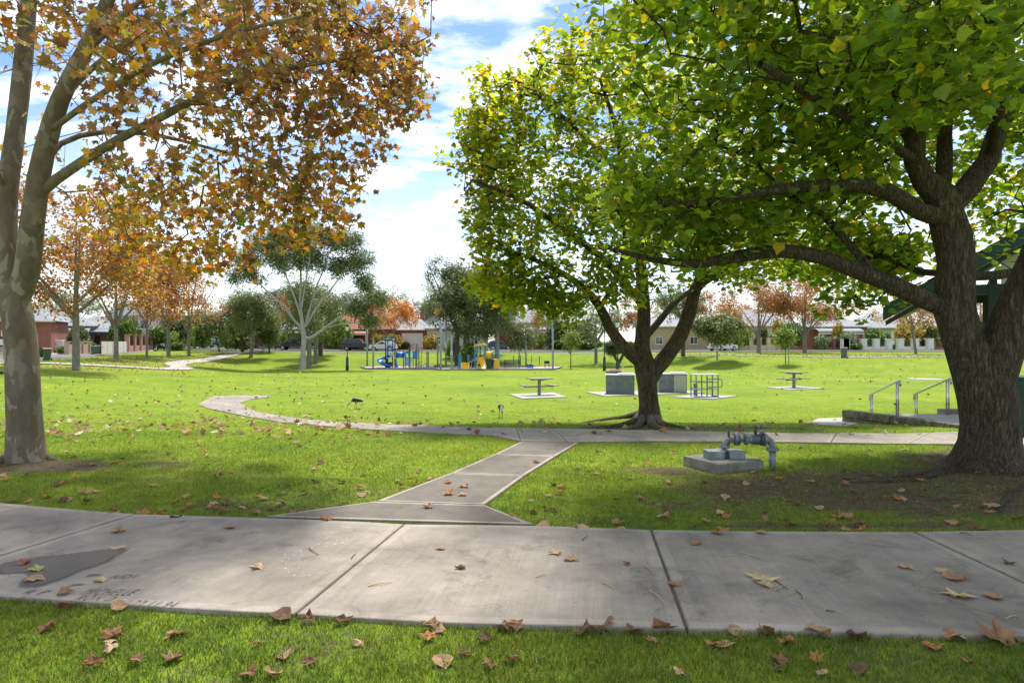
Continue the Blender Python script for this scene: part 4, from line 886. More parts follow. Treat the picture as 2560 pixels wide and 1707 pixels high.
# twigs on the near path
plain('twig_pale', (.46, .36, .17), .8, scale=30); plain('twig_dark', (.13, .08, .05), .8, scale=30)
for i, (a, b, k_) in enumerate([((920, 1478), (981, 1469), 0), ((1340, 1455), (1367, 1448), 0), ((1506, 1469), (1535, 1485), 0), ((1610, 1425), (1635, 1446), 0), ((1623, 1489), (1662, 1523), 0), ((1852, 1392), (1915, 1412), 0), ((1805, 1402), (1838, 1398), 0), ((1970, 1400), (1991, 1392), 0), ((2015, 1381), (2041, 1380), 0), ((1937, 1487), (1966, 1474), 0), ((1938, 1464), (1970, 1487), 1), ((1968, 1501), (1993, 1493), 0), ((1989, 1489), (2006, 1511), 1), ((2513, 1562), (2545, 1553), 0), ((772, 1381), (796, 1398), 1), ((878, 1408), (890, 1396), 1), ((2400, 1342), (2433, 1348), 1), ((1455, 1362), (1470, 1350), 1), ((2065, 1540), (2090, 1545), 1)]):
    p0 = G(*a); p1 = G(*b); mid = (p0 + p1) / 2 + Vector((rgL.uniform(-.01, .01), rgL.uniform(-.01, .01), .006)); mb = MB()
    c0 = (p0 + p1) / 2; mb.tube([p0 - c0 + Vector((0, 0, .004)), mid - c0 + Vector((0, 0, .004)), p1 - c0 + Vector((0, 0, .004))], [.0042, .0032, .0022], 5)
    tag(mb.build('twig', M['twig_dark' if k_ else 'twig_pale'], None, loc=(c0.x, c0.y, c0.z + SLZ)), 'thin dark twig lying on the near concrete footpath' if k_ else 'thin straw coloured twig lying on the near concrete footpath', 'twig', 'dark twigs on the near footpath' if k_ else 'pale twigs on the near footpath')
# ------------------------------------------------------------------ wet patch, puddle, scratched lettering on the left slab
ls = near_slabs[2]
m_, t_, b_ = newmat('wet_concrete'); tcn = N(t_, 'ShaderNodeTexCoord'); f_ = noise_tex(t_, tcn.outputs['Object'], 90, 4, .7)
t_.links.new(ramp(t_, f_, [(.3, (.11, .092, .075)), (.7, (.165, .142, .118))]), b_.inputs['Base Color']); b_.inputs['Roughness'].default_value = .62; b_.inputs['Specular IOR Level'].default_value = .2; t_.links.new(bump(t_, f_, .3, .004), b_.inputs['Normal'])
m_, t_, b_ = newmat('puddle_water'); b_.inputs['Base Color'].default_value = (.035, .03, .025, 1); b_.inputs['Roughness'].default_value = .02; b_.inputs['IOR'].default_value = 1.33; b_.inputs['Specular IOR Level'].default_value = .5
plain('scratch_dark', (.13, .11, .085), .9, scale=20); plain('paint_white', (.62, .62, .58), .7, scale=30)
def decal(name, zpts, mat, dz, parent, z0=SLZ, sc=.204, ox=0, oy=1380):
    """thin sheet with a soft ragged margin: attribute 'edge' runs 0 at the rim to 1 inside"""
    pts = catmull([(Vector((x, y, 0)), 0) for x, y in zpts + [zpts[0]]], 40)[:-1]; V = []
    for p, _ in pts: g = G(ox + p.x * sc, oy + p.y * sc); V.append((g.x, g.y, g.z + z0 + dz))
    V = np.array(V); n = len(V); c = V.mean(0); rings = [V, V + (c - V) * .28, V + (c - V) * .6, c[None]]; A = np.concatenate(rings); F = []
    q = [(k * n + i, k * n + (i + 1) % n, (k + 1) * n + (i + 1) % n, (k + 1) * n + i) for k in range(2) for i in range(n)]; f3 = [(2 * n + i, 2 * n + (i + 1) % n, 3 * n) for i in range(n)]
    me = fastmesh(name, A, [np.array(q), np.array(f3)], mats=[mat]); at_ = me.attributes.new('edge', 'FLOAT', 'POINT'); at_.data.foreach_set('value', np.concatenate([np.zeros(n), np.full(n, .75), np.ones(n), [1]]).astype(np.float32)); return obj(name, me, parent)
def ragged(name, sc_, lo, hi):
    t = M[name].node_tree; b = t.nodes['Principled BSDF']; at_ = N(t, 'ShaderNodeAttribute', attribute_name='edge'); tcn = N(t, 'ShaderNodeTexCoord'); f = noise_tex(t, tcn.outputs['Object'], sc_, 6, .7)
    ad_ = N(t, 'ShaderNodeMath', operation='ADD'); t.links.new(at_.outputs['Fac'], ad_.inputs[0]); t.links.new(f, ad_.inputs[1]); t.links.new(ramp(t, ad_.outputs[0], [(lo, (0, 0, 0)), (hi, (1, 1, 1))]), b.inputs['Alpha'])
ragged('wet_concrete', 5, .5, 1.45); ragged('puddle_water', 22, 1.02, 1.16)
decal('wet_patch', [(-150, 270), (0, 190), (430, 112), (1000, 45), (1480, -15), (1600, 10), (1480, 100), (1300, 200), (1010, 300), (760, 400), (560, 470), (290, 515), (200, 460), (330, 335), (150, 320), (-100, 340)], M['wet_concrete'], .0022, ls)
decal('puddle', [(520, 372), (700, 275), (860, 215), (1010, 178), (1120, 150), (1020, 215), (930, 270), (850, 305), (720, 332), (640, 365), (540, 388)], M['puddle_water'], .0046, ls)
def letters(txt, px, py, wid_px, hgt, parent, name='scratched_lettering', ang=0.0):
    cu = bpy.data.curves.new(name, 'FONT'); cu.body = txt; cu.size = 1; cu.shear = .25; cu.space_character = 1.15; to = bpy.data.objects.new('tmp', cu); COL.objects.link(to)
    cu.offset = -.012
    bpy.context.view_layer.update(); me = bpy.data.meshes.new_from_object(to); bpy.data.objects.remove(to)
    vs = np.array([v.co for v in me.vertices]); w0 = vs[:, 0].max() - vs[:, 0].min(); h0 = vs[:, 1].max() - vs[:, 1].min(); g0 = G(px, py); g1 = G(px + wid_px, py); W = (g1 - g0).length
    for v in me.vertices: v.co = ((v.co.x - vs[:, 0].min()) / w0 * W, (v.co.y - vs[:, 1].min()) / h0 * hgt, 0)
    me.materials.clear(); me.materials.append(M['scratch_dark']); o = obj(name, me, parent, (g0.x, g0.y, g0.z + SLZ + .0022), ang); return o
letters('JUDY', 262, 1461, 72, .10, ls, ang=.03); letters('MICHELLE', 200, 1498, 132, .10, ls, ang=-.05); letters('22.11.94', 318, 1527, 118, .09, ls, ang=-.11); letters('RON D', 184, 1512, 96, .08, ls, ang=-.1); letters('R P', 52, 1497, 60, .07, ls, ang=-.05)
for (cx0, cy0) in ((1060, 350), (860, 470)):
    mb = MB()
    for k in range(5):
        a = G((cx0 + k * 30) * .204, 1380 + (cy0 + 10 - k * 4) * .204); b = G((cx0 + 40 + k * 42) * .204, 1380 + (cy0 - 34 - abs(k - 2) * -6) * .204); d = (b - a).normalized(); nn = Vector((-d.y, d.x, 0)) * .005
        mb.add([a - nn, a + nn, b + nn * .6, b - nn * .6], [(0, 1, 2, 3)])
    mb.v = [(x, y, z + SLZ + .0022) for x, y, z in mb.v]; mb.build('hand_print', M['scratch_dark'], ls)['kind'] = 'stuff'
mb = MB(); rgW = random.Random(9)
for zx, zy in ((530, 487), (690, 495), (610, 575), (550, 660), (540, 750), (980, 370), (820, 425), (1150, 300), (1320, 260), (1480, 222), (1660, 197), (1590, 262), (1460, 295), (1300, 335), (850, 505), (800, 570), (785, 745), (600, 815), (700, 880), (980, 880), (2230, 135), (1940, 200)):
    a = G(640 + zx * .1361, 1330 + zy * .1361); w_ = rgW.uniform(.010, .022); l_ = rgW.uniform(.012, .03); r_ = rgW.uniform(0, 3)
    q = [(math.cos(r_ + t) * l_ * .5 if i % 2 == 0 else math.cos(r_ + t) * w_ * .5, math.sin(r_ + t) * l_ * .5 if i % 2 == 0 else math.sin(r_ + t) * w_ * .5) for i, t in enumerate((0, 1.4, 3.0, 4.6))]
    mb.add([(a.x + u, a.y + v_, a.z + SLZ + .002) for u, v_ in q], [(0, 1, 2, 3)])
fl = mb.build('paint_flecks', M['paint_white'], ls); fl['kind'] = 'stuff'
# ------------------------------------------------------------------ park furniture
plain('galv', (.24, .265, .28), .55, .35, .42, 14, .15); plain('galv_dark', (.13, .15, .17), .5, .5, .3, 9); plain('steel_bright', (.55, .54, .52), .28, 1.0, .1, 12)
plain('paint_blue_grey', (.16, .225, .27), .5, .2, .25, 10, .05); plain('rusty', (.16, .10, .07), .8, .3, .4, 20); plain('old_concrete', (.21, .20, .175), .9, 0, .35, 7, .4)
plain('timber_grey', (.26, .235, .205), .85, 0, .25, 12, .2); plain('cabinet_steel', (.155, .185, .205), .5, .4, .28, 5, .03); plain('cabinet_panel', (.40, .42, .36), .5, .2, .12, 5); plain('bench_top_steel', (.60, .59, .56), .4, .6, .1, 6)
plain('bin_green', (.055, .11, .075), .5, 0, .12, 4); plain('bin_grey', (.10, .125, .135), .5, 0, .12, 4); plain('lid_red', (.55, .17, .17), .45, 0, .12, 6); plain('lid_pink', (.62, .30, .28), .45, 0, .12, 6); plain('bin_mid', (.075, .16, .10), .5, 0, .1, 4); plain('lid_yellow', (.6, .42, .06), .5)
plain('rubber', (.02, .02, .02), .8); plain('park_green', (.013, .05, .038), .5, 0, .2, 4); plain('park_green_dark', (.012, .03, .024), .6, 0, .25, 5); plain('cream_panel', (.52, .48, .38), .7, 0, .1, 4); plain('white_paint', (.72, .72, .70), .5, 0, .06, 5)
plain('lamp_glass', (.62, .68, .66), .2); plain('lamp_post', (.02, .05, .055), .45, .2, .2, 6)
m_, t_, b_ = newmat('roof_tile'); tcn = N(t_, 'ShaderNodeTexCoord'); f_ = noise_tex(t_, tcn.outputs['Object'], 5, 5); wv_ = N(t_, 'ShaderNodeTexWave', bands_direction='Z'); wv_.inputs['Scale'].default_value = 5.5; t_.links.new(tcn.outputs['Object'], wv_.inputs['Vector'])
t_.links.new(ramp(t_, f_, [(.3, (.28, .095, .05)), (.6, (.42, .16, .09)), (.8, (.48, .22, .13))]), b_.inputs['Base Color']); b_.inputs['Roughness'].default_value = .8; t_.links.new(bump(t_, wv_.outputs['Fac'], .6, .04), b_.inputs['Normal'])
m_, t_, b_ = newmat('lime_stone'); tcn = N(t_, 'ShaderNodeTexCoord'); f_ = noise_tex(t_, tcn.outputs['Object'], 9, 8, .7); t_.links.new(ramp(t_, f_, [(.3, (.05, .045, .03)), (.5, (.16, .145, .095)), (.72, (.33, .29, .2))]), b_.inputs['Base Color']); b_.inputs['Roughness'].default_value = .95; t_.links.new(bump(t_, f_, .9, .04), b_.inputs['Normal'])

# --- backflow pipe assembly on its plinth
pb = G(1931, 1169); sc = FPX / pb.y; pc = Vector(((1870 - CX) / sc, pb.y, h((1870 - CX) / sc, pb.y)))
pa_ = thing('pipe_assembly', 'grey flanged water pipe assembly with valve handles beside the big right tree', 'pipework', pc)
zx = lambda px: (px - 1870) / sc
zz = lambda py: (1169 - py) / sc
xl, xr, zt = zx(1812), zx(1931), zz(1098)
def arc_pts(c, r_, a0, a1, n=8): return [(c[0] + r_ * math.cos(R(a0 + (a1 - a0) * i / n)), 0, c[1] + r_ * math.sin(R(a0 + (a1 - a0) * i / n))) for i in range(n + 1)]
MB().tube([(xr, 0, -.1), (xr, 0, zz(1124))], .043, 18).build('riser_pipe', M['galv'], pa_, True)
MB().tube([(xl, 0, zz(1146)), (xl, 0, zz(1117))], .03, 16).build('riser_pipe', M['galv'], pa_, True)
MB().tube(arc_pts((xr - .10, zt - .10), .10, 0, 90) , .042, 18).build('elbow', M['galv'], pa_, True)
MB().tube([(xr, 0, zz(1124)), (xr, 0, zt - .10)], .042, 18).build('riser_pipe', M['galv'], pa_, True)
MB().tube(arc_pts((xl + .075, zt - .075), .075, 180, 90), .035, 16).build('elbow', M['galv'], pa_, True)
MB().tube([(xl, 0, zz(1117)), (xl, 0, zt - .075)], .035, 16).build('riser_pipe', M['galv'], pa_, True)
def flange(x, z, r_, vert, th=.014, m='galv'):
    mb = MB(); ax = Vector((0, 0, 1)) if vert else Vector((1, 0, 0)); c = Vector((x, 0, z))
    mb.cyl(c - ax * th, c - ax * .001, r_, 24); mb.cyl(c + ax * .001, c + ax * th, r_, 24); f = mb.build('flange', M[m], pa_, False)
    mb = MB()
    for k in range(6):
        a = 2 * math.pi * k / 6 + .3; o_ = Vector((math.cos(a), math.sin(a), 0)) * r_ * .8 if vert else Vector((0, math.cos(a), math.sin(a))) * r_ * .8
        mb.cyl(c + o_ - ax * (th + .012), c + o_ + ax * (th + .012), .008, 6)
    mb.build('bolts', M['galv_dark'], f)['kind'] = 'stuff'
flange(xr, zz(1122), .083, True); flange(xl, zz(1114.5), .064, True)
flange(zx(1839), zt, .078, False); flange(zx(1845), zt, .076, False, .01, 'galv_dark'); flange(zx(1865), zt, .072, False); flange(zx(1910), zt, .088, False); flange(zx(1903), zt, .08, False, .012, 'galv_dark')
MB().tube([(xl + .07, 0, zt), (zx(1836), 0, zt)], [.036, .05], 16).build('pipe_body', M['galv'], pa_, True)
MB().tube([(zx(1846), 0, zt), (zx(1865), 0, zt)], .027, 16).build('pipe_body', M['galv'], pa_, True)
mb = MB(); mb.lathe([(.0, -.062), (.05, -.06), (.068, -.045), (.07, 0), (.068, .045), (.05, .06), (.0, .062)], (0, 0, 0), 24); mb.v = [(z + zx(1889), y, x + zt) for x, y, z in mb.v]; mb.build('valve_body', M['galv_dark'], pa_, True)
MB().tube([(zx(1866), 0, zt), (zx(1880), 0, zt)], [.04, .06], 16).build('pipe_body', M['galv'], pa_, True)
MB().tube([(zx(1900), 0, zt), (xr - .095, 0, zt)], [.055, .043], 16).build('pipe_body', M['galv'], pa_, True)
for px_, ln in ((1889, .075), (1903, .09)):
    MB().tube([(zx(px_), 0, zt + .05), (zx(px_), 0, zz(1068))], [.022, .016], 10).build('valve_stem', M['rusty' if px_ < 1895 else 'galv'], pa_, True)
    hw = MB().cyl((zx(px_) - ln, .02, zz(1069)), (zx(px_) + ln, -.02, zz(1067)), .009, 8).cyl((zx(px_) - .05, -.06, zz(1068)), (zx(px_) + .05, .06, zz(1068)), .009, 8).cyl((zx(px_), 0, zz(1072)), (zx(px_), 0, zz(1063)), .02, 10)
    hw.build('valve_handle', M['galv_dark'], pa_)
mb = MB().cyl((zx(1822) - .008, 0, zt), (zx(1822) + .008, 0, zt), .02, 10); mb.box(zx(1822) - .012, -.01, zt - .06, zx(1822) + .012, .01, zt + .105); mb.build('gate_handle', M['rusty'], pa_)
pl_ = thing('concrete_plinth', 'square weathered concrete plinth under the grey water pipes', 'plinth', (pc.x + zx(1808), pc.y + .02, pc.z), R(24))
MB().box(-.36, -.34, -.1, .36, .34, .125).build('block', M['old_concrete'], pl_, bevel=.025)
bx_ = thing('meter_box', 'pair of small grey steel boxes clamped round the pipe foot', 'box', (pc.x + zx(1810), pc.y, pc.z + .125), R(4))
MB().box(-.235, -.11, .001, -.032, .1, .10).build('box_half', M['galv'], bx_, bevel=.004); MB().box(.034, -.11, .001, .235, .1, .10).build('box_half', M['galv'], bx_, bevel=.004)

# --- picnic tables on their pads
def pad(pts, label, lift=.04):
    w_ = [G(*p) for p in pts]; c = sum(w_, Vector()) / len(w_); mb = MB(); n = len(w_)
    vs = [(p.x - c.x, p.y - c.y, h(p.x, p.y) + lift - c.z) for p in w_] + [(p.x - c.x, p.y - c.y, h(p.x, p.y) - .12 - c.z) for p in w_]
    mb.add(vs, [tuple(range(n))] + [(i, n + i, n + (i + 1) % n, (i + 1) % n) for i in range(n)]); return tag(mb.build('concrete_pad', M['concrete_far'], None, loc=c), label, 'concrete pad', 'concrete pads on the lawn')
def picnic(px, py, rz, label, sc_=1.0):
    g = G(px, py); t = thing('picnic_table', label, 'picnic table', (g.x, g.y, g.z + .03), rz, 'picnic tables on the lawn')
    MB().box(-.055, -.055, 0, .055, .055, .70).build('post', M['timber_grey'], t, bevel=.006)
    for k in range(6):
        y0 = -.46 + k * .155; MB().box(-.47, y0, .715 + .001 * (k % 2), .47, y0 + .145, .755 + .001 * (k % 2)).build('plank', M['timber_grey'], t)
    MB().box(-.40, -.03, .665, .40, .03, .7145).build('table_arm', M['timber_grey'], t)
    MB().box(-.03, -.40, .66, .03, .40, .7125).build('table_arm', M['timber_grey'], t)
    for s in (-1, 1):
        ar = MB().box(min(.055 * s, .70 * s), -.035, .36, max(.055 * s, .70 * s), .035, .415).build('seat_arm', M['timber_grey'], t)
        for k in range(2):
            x0 = s * .62 + (k - 1) * .15; MB().box(x0, -.47, .418, x0 + .14, .47, .453).build('seat_plank', M['timber_grey'], t)
    t.scale = (sc_,) * 3
pad([(1274, 987), (1385, 983), (1417, 994), (1306, 998)], 'pale concrete pad under the left picnic table')
picnic(1348, 990, R(22), 'grey timber picnic table standing left of the barbecues')
pad([(1915, 969), (2000, 967), (2062, 972), (1975, 976)], 'pale concrete pad under the right picnic table')
picnic(1985, 971, R(40), 'grey timber picnic table standing right of the barbecues', 1.12)
pad([(1463, 981), (1705, 977), (1760, 983), (1515, 992)], 'long pale concrete pad under the two barbecues')
pad([(1682, 994), (1740, 988), (1845, 991), (1785, 999)], 'pale concrete pad under the steel framed bench')
# --- barbecue cabinets
def bbq(px, py, rz, label, panel):
    g = G(px, py); t = thing('barbecue', label, 'barbecue', (g.x, g.y, g.z + .035), rz, 'barbecue cabinets')
    MB().box(-.63, -.42, 0, .63, .42, .84).build('cabinet', M['cabinet_steel'], t, bevel=.012)
    for k, (a, b) in enumerate(((-.60, .02), (.04, .60))):
        d = MB().box(a, -.437, .04, b, -.421, .80).build('door', M['cabinet_panel' if (panel and k) else 'cabinet_steel'], t)
        MB().cyl((b - .08 if k == 0 else a + .08, -.455, .46), (b - .08 if k == 0 else a + .08, -.437, .46), .018, 10).build('lock', M['galv_dark'], d)
        vm = MB()
        for q in range(6): vm.box(a + .08 + q * .07, -.441, .12, a + .115 + q * .07, -.4375, .15)
        vm.build('vent', M['galv_dark'], d)['kind'] = 'stuff'
    MB().box(-.67, -.46, .842, .67, .46, .885).build('bench_top', M['bench_top_steel'], t, bevel=.008)
    MB().box(-.08, -.36, .887, .60, .36, .925).build('hotplate', M['bench_top_steel'], t, bevel=.01)
bbq(1550, 986, R(-8), 'dark steel barbecue cabinet left of the forked tree trunk', False)
bbq(1680, 981.5, R(-6), 'dark steel barbecue cabinet with one pale door right of the forked tree trunk', True)
# --- open steel framed bench with shelves
g = G(1761, 993); fs = thing('steel_frame_bench', 'open steel frame bench with shelves and a grab loop right of the barbecues', 'steel bench', (g.x, g.y, g.z + .035), R(6))
for x in (-.48, 0, .48):
    for y in (-.3, .3): MB().box(x - .02, y - .02, 0, x + .02, y + .02, .92).build('leg', M['paint_blue_grey'], fs)
MB().box(-.54, -.36, .922, .54, .36, .962).build('top', M['bench_top_steel'], fs, bevel=.006)
for z in (.62, .32):
    mb = MB()
    for y in (-.326, .326): mb.box(-.5, y - .012, z - .015, .5, y + .012, z + .015)
    mb.build('rail', M['paint_blue_grey'], fs)
MB().box(-.455, -.27, .30, -.03, .27, .318).build('shelf', M['paint_blue_grey'], fs)
MB().tube([(-.05, -.4, .45), (-.05, -.42, .72), (.0, -.42, .76), (.55, -.42, .76), (.6, -.42, .70), (.6, -.42, .48), (.56, -.42, .42), (0, -.42, .42)], .022, 8).build('grab_loop', M['paint_blue_grey'], fs, True)
MB().tube([(.27, -.2, .36), (.27, -.2, .06), (.32, -.22, .02), (.5, -.25, .015)], [.03, .03, .045, .05], 8).build('waste_pipe', M['galv_dark'], fs, True)
bo = G(1739, 990); tag(MB().lathe([(.085, -.1), (.085, .52), (.075, .56), (.02, .57)], (0, 0, 0), 14).build('bollard', M['galv_dark'], None, True, loc=bo), 'short dark bollard seen through the steel frame bench', 'bollard')
# --- wheelie bins
def bin_(p, rz, label, body, lid, s=1.0, group='wheelie bins'):
    t = thing('wheelie_bin', label, 'bin', p, rz, group); n = 4
    mb = MB(); mb.add([(-.21, -.22, .05), (.21, -.22, .05), (.21, .22, .05), (-.21, .22, .05), (-.28, -.31, .93), (.28, -.31, .93), (.28, .33, .93), (-.28, .33, .93)], [(3, 2, 1, 0), (4, 5, 6, 7), (0, 1, 5, 4), (1, 2, 6, 5), (2, 3, 7, 6), (3, 0, 4, 7)]); bd = mb.build('body', M[body], t, bevel=.03)
    MB().box(-.30, -.335, .90, .30, .35, .94).build('rim', M[body], t, bevel=.01)
    mb = MB(); mb.add([(-.31, -.35, .942), (.31, -.35, .942), (.31, .37, .942), (-.31, .37, .942), (-.25, -.28, 1.02), (.25, -.28, 1.02), (.27, .33, 1.05), (-.27, .33, 1.05)], [(3, 2, 1, 0), (4, 5, 6, 7), (0, 1, 5, 4), (1, 2, 6, 5), (2, 3, 7, 6), (3, 0, 4, 7)]); mb.build('lid', M[lid], t, bevel=.02)
    for sx in (-1, 1): MB().cyl((sx * .25, .27, .1), (sx * .31, .27, .1), .1, 14).build('wheel', M['rubber'], t)
    MB().cyl((-.22, .38, .88), (.22, .38, .88), .018, 8).build('handle', M[body], t)
    t.scale = (s,) * 3
p = GD(118, 56); bin_(p, R(28), 'green wheelie bin with a red lid behind the front plane trunk', 'bin_green', 'lid_pink', 1.0)
p = GD(2110, 67); bin_(p, R(165), 'dark grey wheelie bin with a pink red lid on the far right bank', 'bin_grey', 'lid_pink', 1.0)
p = GD(1533, 33.6); bin_(p, R(190), 'grey wheelie bin with a red lid standing behind the left barbecue', 'bin_grey', 'lid_pink', 1.0)
p = GD(234, 77); bin_(p, R(30), 'green lidded green bin at the near end of the white fence', 'bin_mid', 'bin_mid')
p = GD(242.5, 78.5); bin_(p, R(30), 'dark green bin standing between two bins by the white fence', 'bin_mid', 'bin_green')
p = GD(250, 79.5); bin_(p, R(30), 'dark bin with a yellow lid by the white fence', 'bin_green', 'lid_yellow')
# --- drinking fountain
p = GD(1555, 37); df = thing('drinking_fountain', 'white drinking fountain post behind the grey bin', 'fountain', p)
MB().lathe([(.10, -.05), (.10, .78), (.13, .82), (.13, .86), (.05, .87)], (0, 0, 0), 14).build('pedestal', M['white_paint'], df, True)
MB().tube([(0, 0, .86), (0, 0, 1.0), (.05, 0, 1.06), (.1, 0, 1.04)], .025, 8).build('spout', M['steel_bright'], df, True); MB().lathe([(.0, 1.06), (.05, 1.07), (.06, 1.12), (.0, 1.16)], (0, 0, 0), 10).build('push_button', M['lid_yellow'], df, True)
# --- lamp posts
def lamp(px, d, label, H=4.5, band=False):
    t = thing('street_lamp', label, 'lamp post', GD(px, d), 0, 'park lamp posts')
    MB().lathe([(.16, -.05), (.16, .5), (.13, .62), (.13, 1.25), (.06, 1.4)], (0, 0, 0), 12).build('base', M['lamp_post'], t, True)
    MB().cyl((0, 0, 1.38), (0, 0, H - .75), .045, 10).build('pole', M['lamp_post'], t)
    MB().lathe([(.05, H - .76), (.12, H - .7), (.12, H - .66), (.05, H - .64)], (0, 0, 0), 10).build('collar', M['lamp_post'], t)
    ln = MB(); ln.add([(sx * .10, sy * .10, H - .64) for sx, sy in ((-1, -1), (1, -1), (1, 1), (-1, 1))] + [(sx * .17, sy * .17, H - .24) for sx, sy in ((-1, -1), (1, -1), (1, 1), (-1, 1))], [(3, 2, 1, 0), (4, 5, 6, 7), (0, 1, 5, 4), (1, 2, 6, 5), (2, 3, 7, 6), (3, 0, 4, 7)]); ln.build('lantern', M['lamp_glass'], t)
    MB().lathe([(.24, H - .235), (.20, H - .18), (.08, H - .05), (.03, H)], (0, 0, 0), 4).build('lamp_cap', M['lamp_post'], t)
lamp(868, 68, 'dark lamp post with a square lantern on the lawn right of the white gum', 4.6)
lamp(1511, 66, 'dark lamp post seen just left of the grass tree', 4.6); lamp(1544, 58, 'dark lamp post rising in front of the grass tree', 4.6)
# --- pavilion at right: terracotta gable on green timber posts, turned a little to the left
pv = thing('pavilion', 'open picnic pavilion with green timber frame and terracotta tiled gable at right', 'pavilion', (10.35, 14.65, -.03), R(-33))
SLP = .612; ex, ez = -2.06, 2.35; axx = 2.9; az = ez + (axx - ex) * SLP; ex2 = 2 * axx - ex; yb0, yb1 = -.35, 4.6
for sgn in (1, -1):
    a = (ex if sgn > 0 else ex2, ez); b = (axx, az); th = .06
    mb = MB(); mb.prism([a, b, (b[0], b[1] + th), (a[0], a[1] + th)], yb0 + .06, yb1); rf = mb.build('roof', M['timber_grey'], pv)
    nC = int(math.hypot(b[0] - a[0], b[1] - a[1]) / .32)
    for k in range(nC):
        q0 = (a[0] + (b[0] - a[0]) * k / nC, a[1] + th + (b[1] - a[1]) * k / nC); t1_ = min((k + 1.12) / nC, 1); q1 = (a[0] + (b[0] - a[0]) * t1_, a[1] + th + (b[1] - a[1]) * t1_)
        mb = MB(); mb.prism([(q0[0], q0[1] + .035), (q1[0], q1[1] + .012), (q1[0], q1[1] + .030), (q0[0], q0[1] + .058)], yb0 + .02, yb1 + .05); mb.build('tile_course', M['roof_tile'], rf)
    mb = MB(); mb.prism([(a[0] - .02 * sgn, a[1] - .25), (b[0], b[1] - .25), (b[0], b[1] + .05), (a[0] - .02 * sgn, a[1] + .05)], yb0, yb0 + .05); mb.build('bargeboard', M['park_green'], pv)
    mb = MB(); mb.prism([(a[0] + .03 * sgn, a[1] - .36), (b[0], b[1] - .36), (b[0], b[1] - .252), (a[0] + .03 * sgn, a[1] - .252)], yb0 + .06, yb0 + .10); mb.build('bargeboard', M['park_green_dark'], pv)
for x in (0, 5.8):
    for y in (0, 3.9):
        MB().box(x - .1, y - .1, -.6, x + .1, y + .1, 2.86).build('post', M['park_green_dark'], pv, bevel=.01)
        for s in (-1, 1):
            mb = MB(); mb.prism([(x + s * .1, 1.72), (x + s * .1, 1.95), (x + s * .92, 2.62), (x + s * .92, 2.44)], y - .05, y + .05); mb.build('brace', M['park_green'], pv)
for y in (0, 3.9): MB().box(-1.5, y - .08, 2.64, 7.3, y + .08, 2.855).build('tie_beam', M['park_green_dark'], pv)
for x in (-1.2, 0, 5.8, 7.0): MB().box(x - .06, .1, 2.46 if x in (-1.2, 7.0) else 2.87, x + .06, 3.8, 2.63 if x in (-1.2, 7.0) else 3.02).build('plate_beam', M['park_green_dark'], pv)
fz = lambda x: ez - .38 + (x - ex) * SLP if x < axx else ez - .38 + (ex2 - x) * SLP
for xa, xb in ((.12, .42), (.5, 1.5), (1.58, 2.86), (2.94, 4.2)):
    mb = MB(); mb.prism([(xa, 2.862), (xb, 2.862), (xb, max(fz(xb), 2.9)), (xa, max(fz(xa), 2.88))], .02, .06); mb.build('gable_panel', M['cream_panel'], pv)
for k in range(6):
    y = .3 + k * .75; mb = MB(); mb.prism([(ex + .15, ez - .08), (axx, az - .10), (axx, az - .02), (ex + .05, ez - .0)], y, y + .05); mb.build('rafter', M['cream_panel'], pv)
# --- patio with stone edge wall and steel hand rails
ZP = -.03; wl0 = Vector((7.95, 15.95, ZP)); wl1 = Vector((8.9, 13.1, ZP))
pt = thing('patio', 'raised pale concrete patio under the pavilion', 'patio', (9, 13, ZP))
mb = MB(); mb.prism([(x - 9, y - 13) for x, y in PATIO], -.9, 0, 'z'); mb.build('floor', M['concrete_far'], pt)
wt = thing('stone_wall', 'low rough limestone retaining wall edging the patio', 'wall', wl0, math.atan2(wl1.y - wl0.y, wl1.x - wl0.x)); Lw_ = (wl1 - wl0).length; rgS = random.Random(4)
for c_, (za, zb) in enumerate(((-.75, -.40), (-.40, -.13), (-.13, 0.035))):
    x = -.05
    while x < Lw_:
        w_ = rgS.uniform(.28, .5) if c_ < 2 else rgS.uniform(.5, .8); x1 = min(x + w_, Lw_ + .1); mb = MB(); o_ = rgS.uniform(0, .03)
        mb.box(x + .008, -.26 - o_, za + .006, x1 - .008, -.02 + .0, zb - .004 + (rgS.uniform(-.008, .008) if c_ == 2 else 0)); s_ = mb.build('stone', M['lime_stone'], wt, bevel=.022)
        x = x1
MB().box(-.04, -.235, -.78, Lw_ + .06, -.06, -.02).build('mortar', M['joint_soil'], wt)
pad(LANDING, 'pale landing pad at the foot of the patio wall', .03)
def handrail(hp, hd, htop, lp, ld, ltop, label):
    a = P(hp, htop, hd); b = P(lp, ltop, ld); c = (a + b) / 2; base = Vector((a.x, a.y, ZP)); t = thing('handrail', label, 'handrail', base, 0, 'stainless steel handrails'); A = a - base; B_ = b - base; d = (B_ - A).normalized(); hh = Vector((d.x, d.y, 0)).normalized()
    MB().tube([A - hh * .09 - Vector((0, 0, .11)), A - hh * .09 - Vector((0, 0, .03)), A - hh * .05, A, A.lerp(B_, .5), B_, B_ + d * .05 - Vector((0, 0, .02)), B_ + d * .06 - Vector((0, 0, .13))], .024, 12).build('top_rail', M['steel_bright'], t, True)
    for q, zb in ((A, 0), (B_, None)):
        for s in (0, .09):
            p0 = q + (hh * s if zb is not None else -hh * s); gz = (0 if zb is not None else h((p0 + base).x, (p0 + base).y) - ZP); tz = A.z + (B_.z - A.z) * ((p0 - A).dot(hh) / max((B_ - A).dot(hh), .01))
            MB().cyl((p0.x, p0.y, gz - .02), (p0.x, p0.y, tz), .016, 8).build('post', M['steel_bright'], t, True)
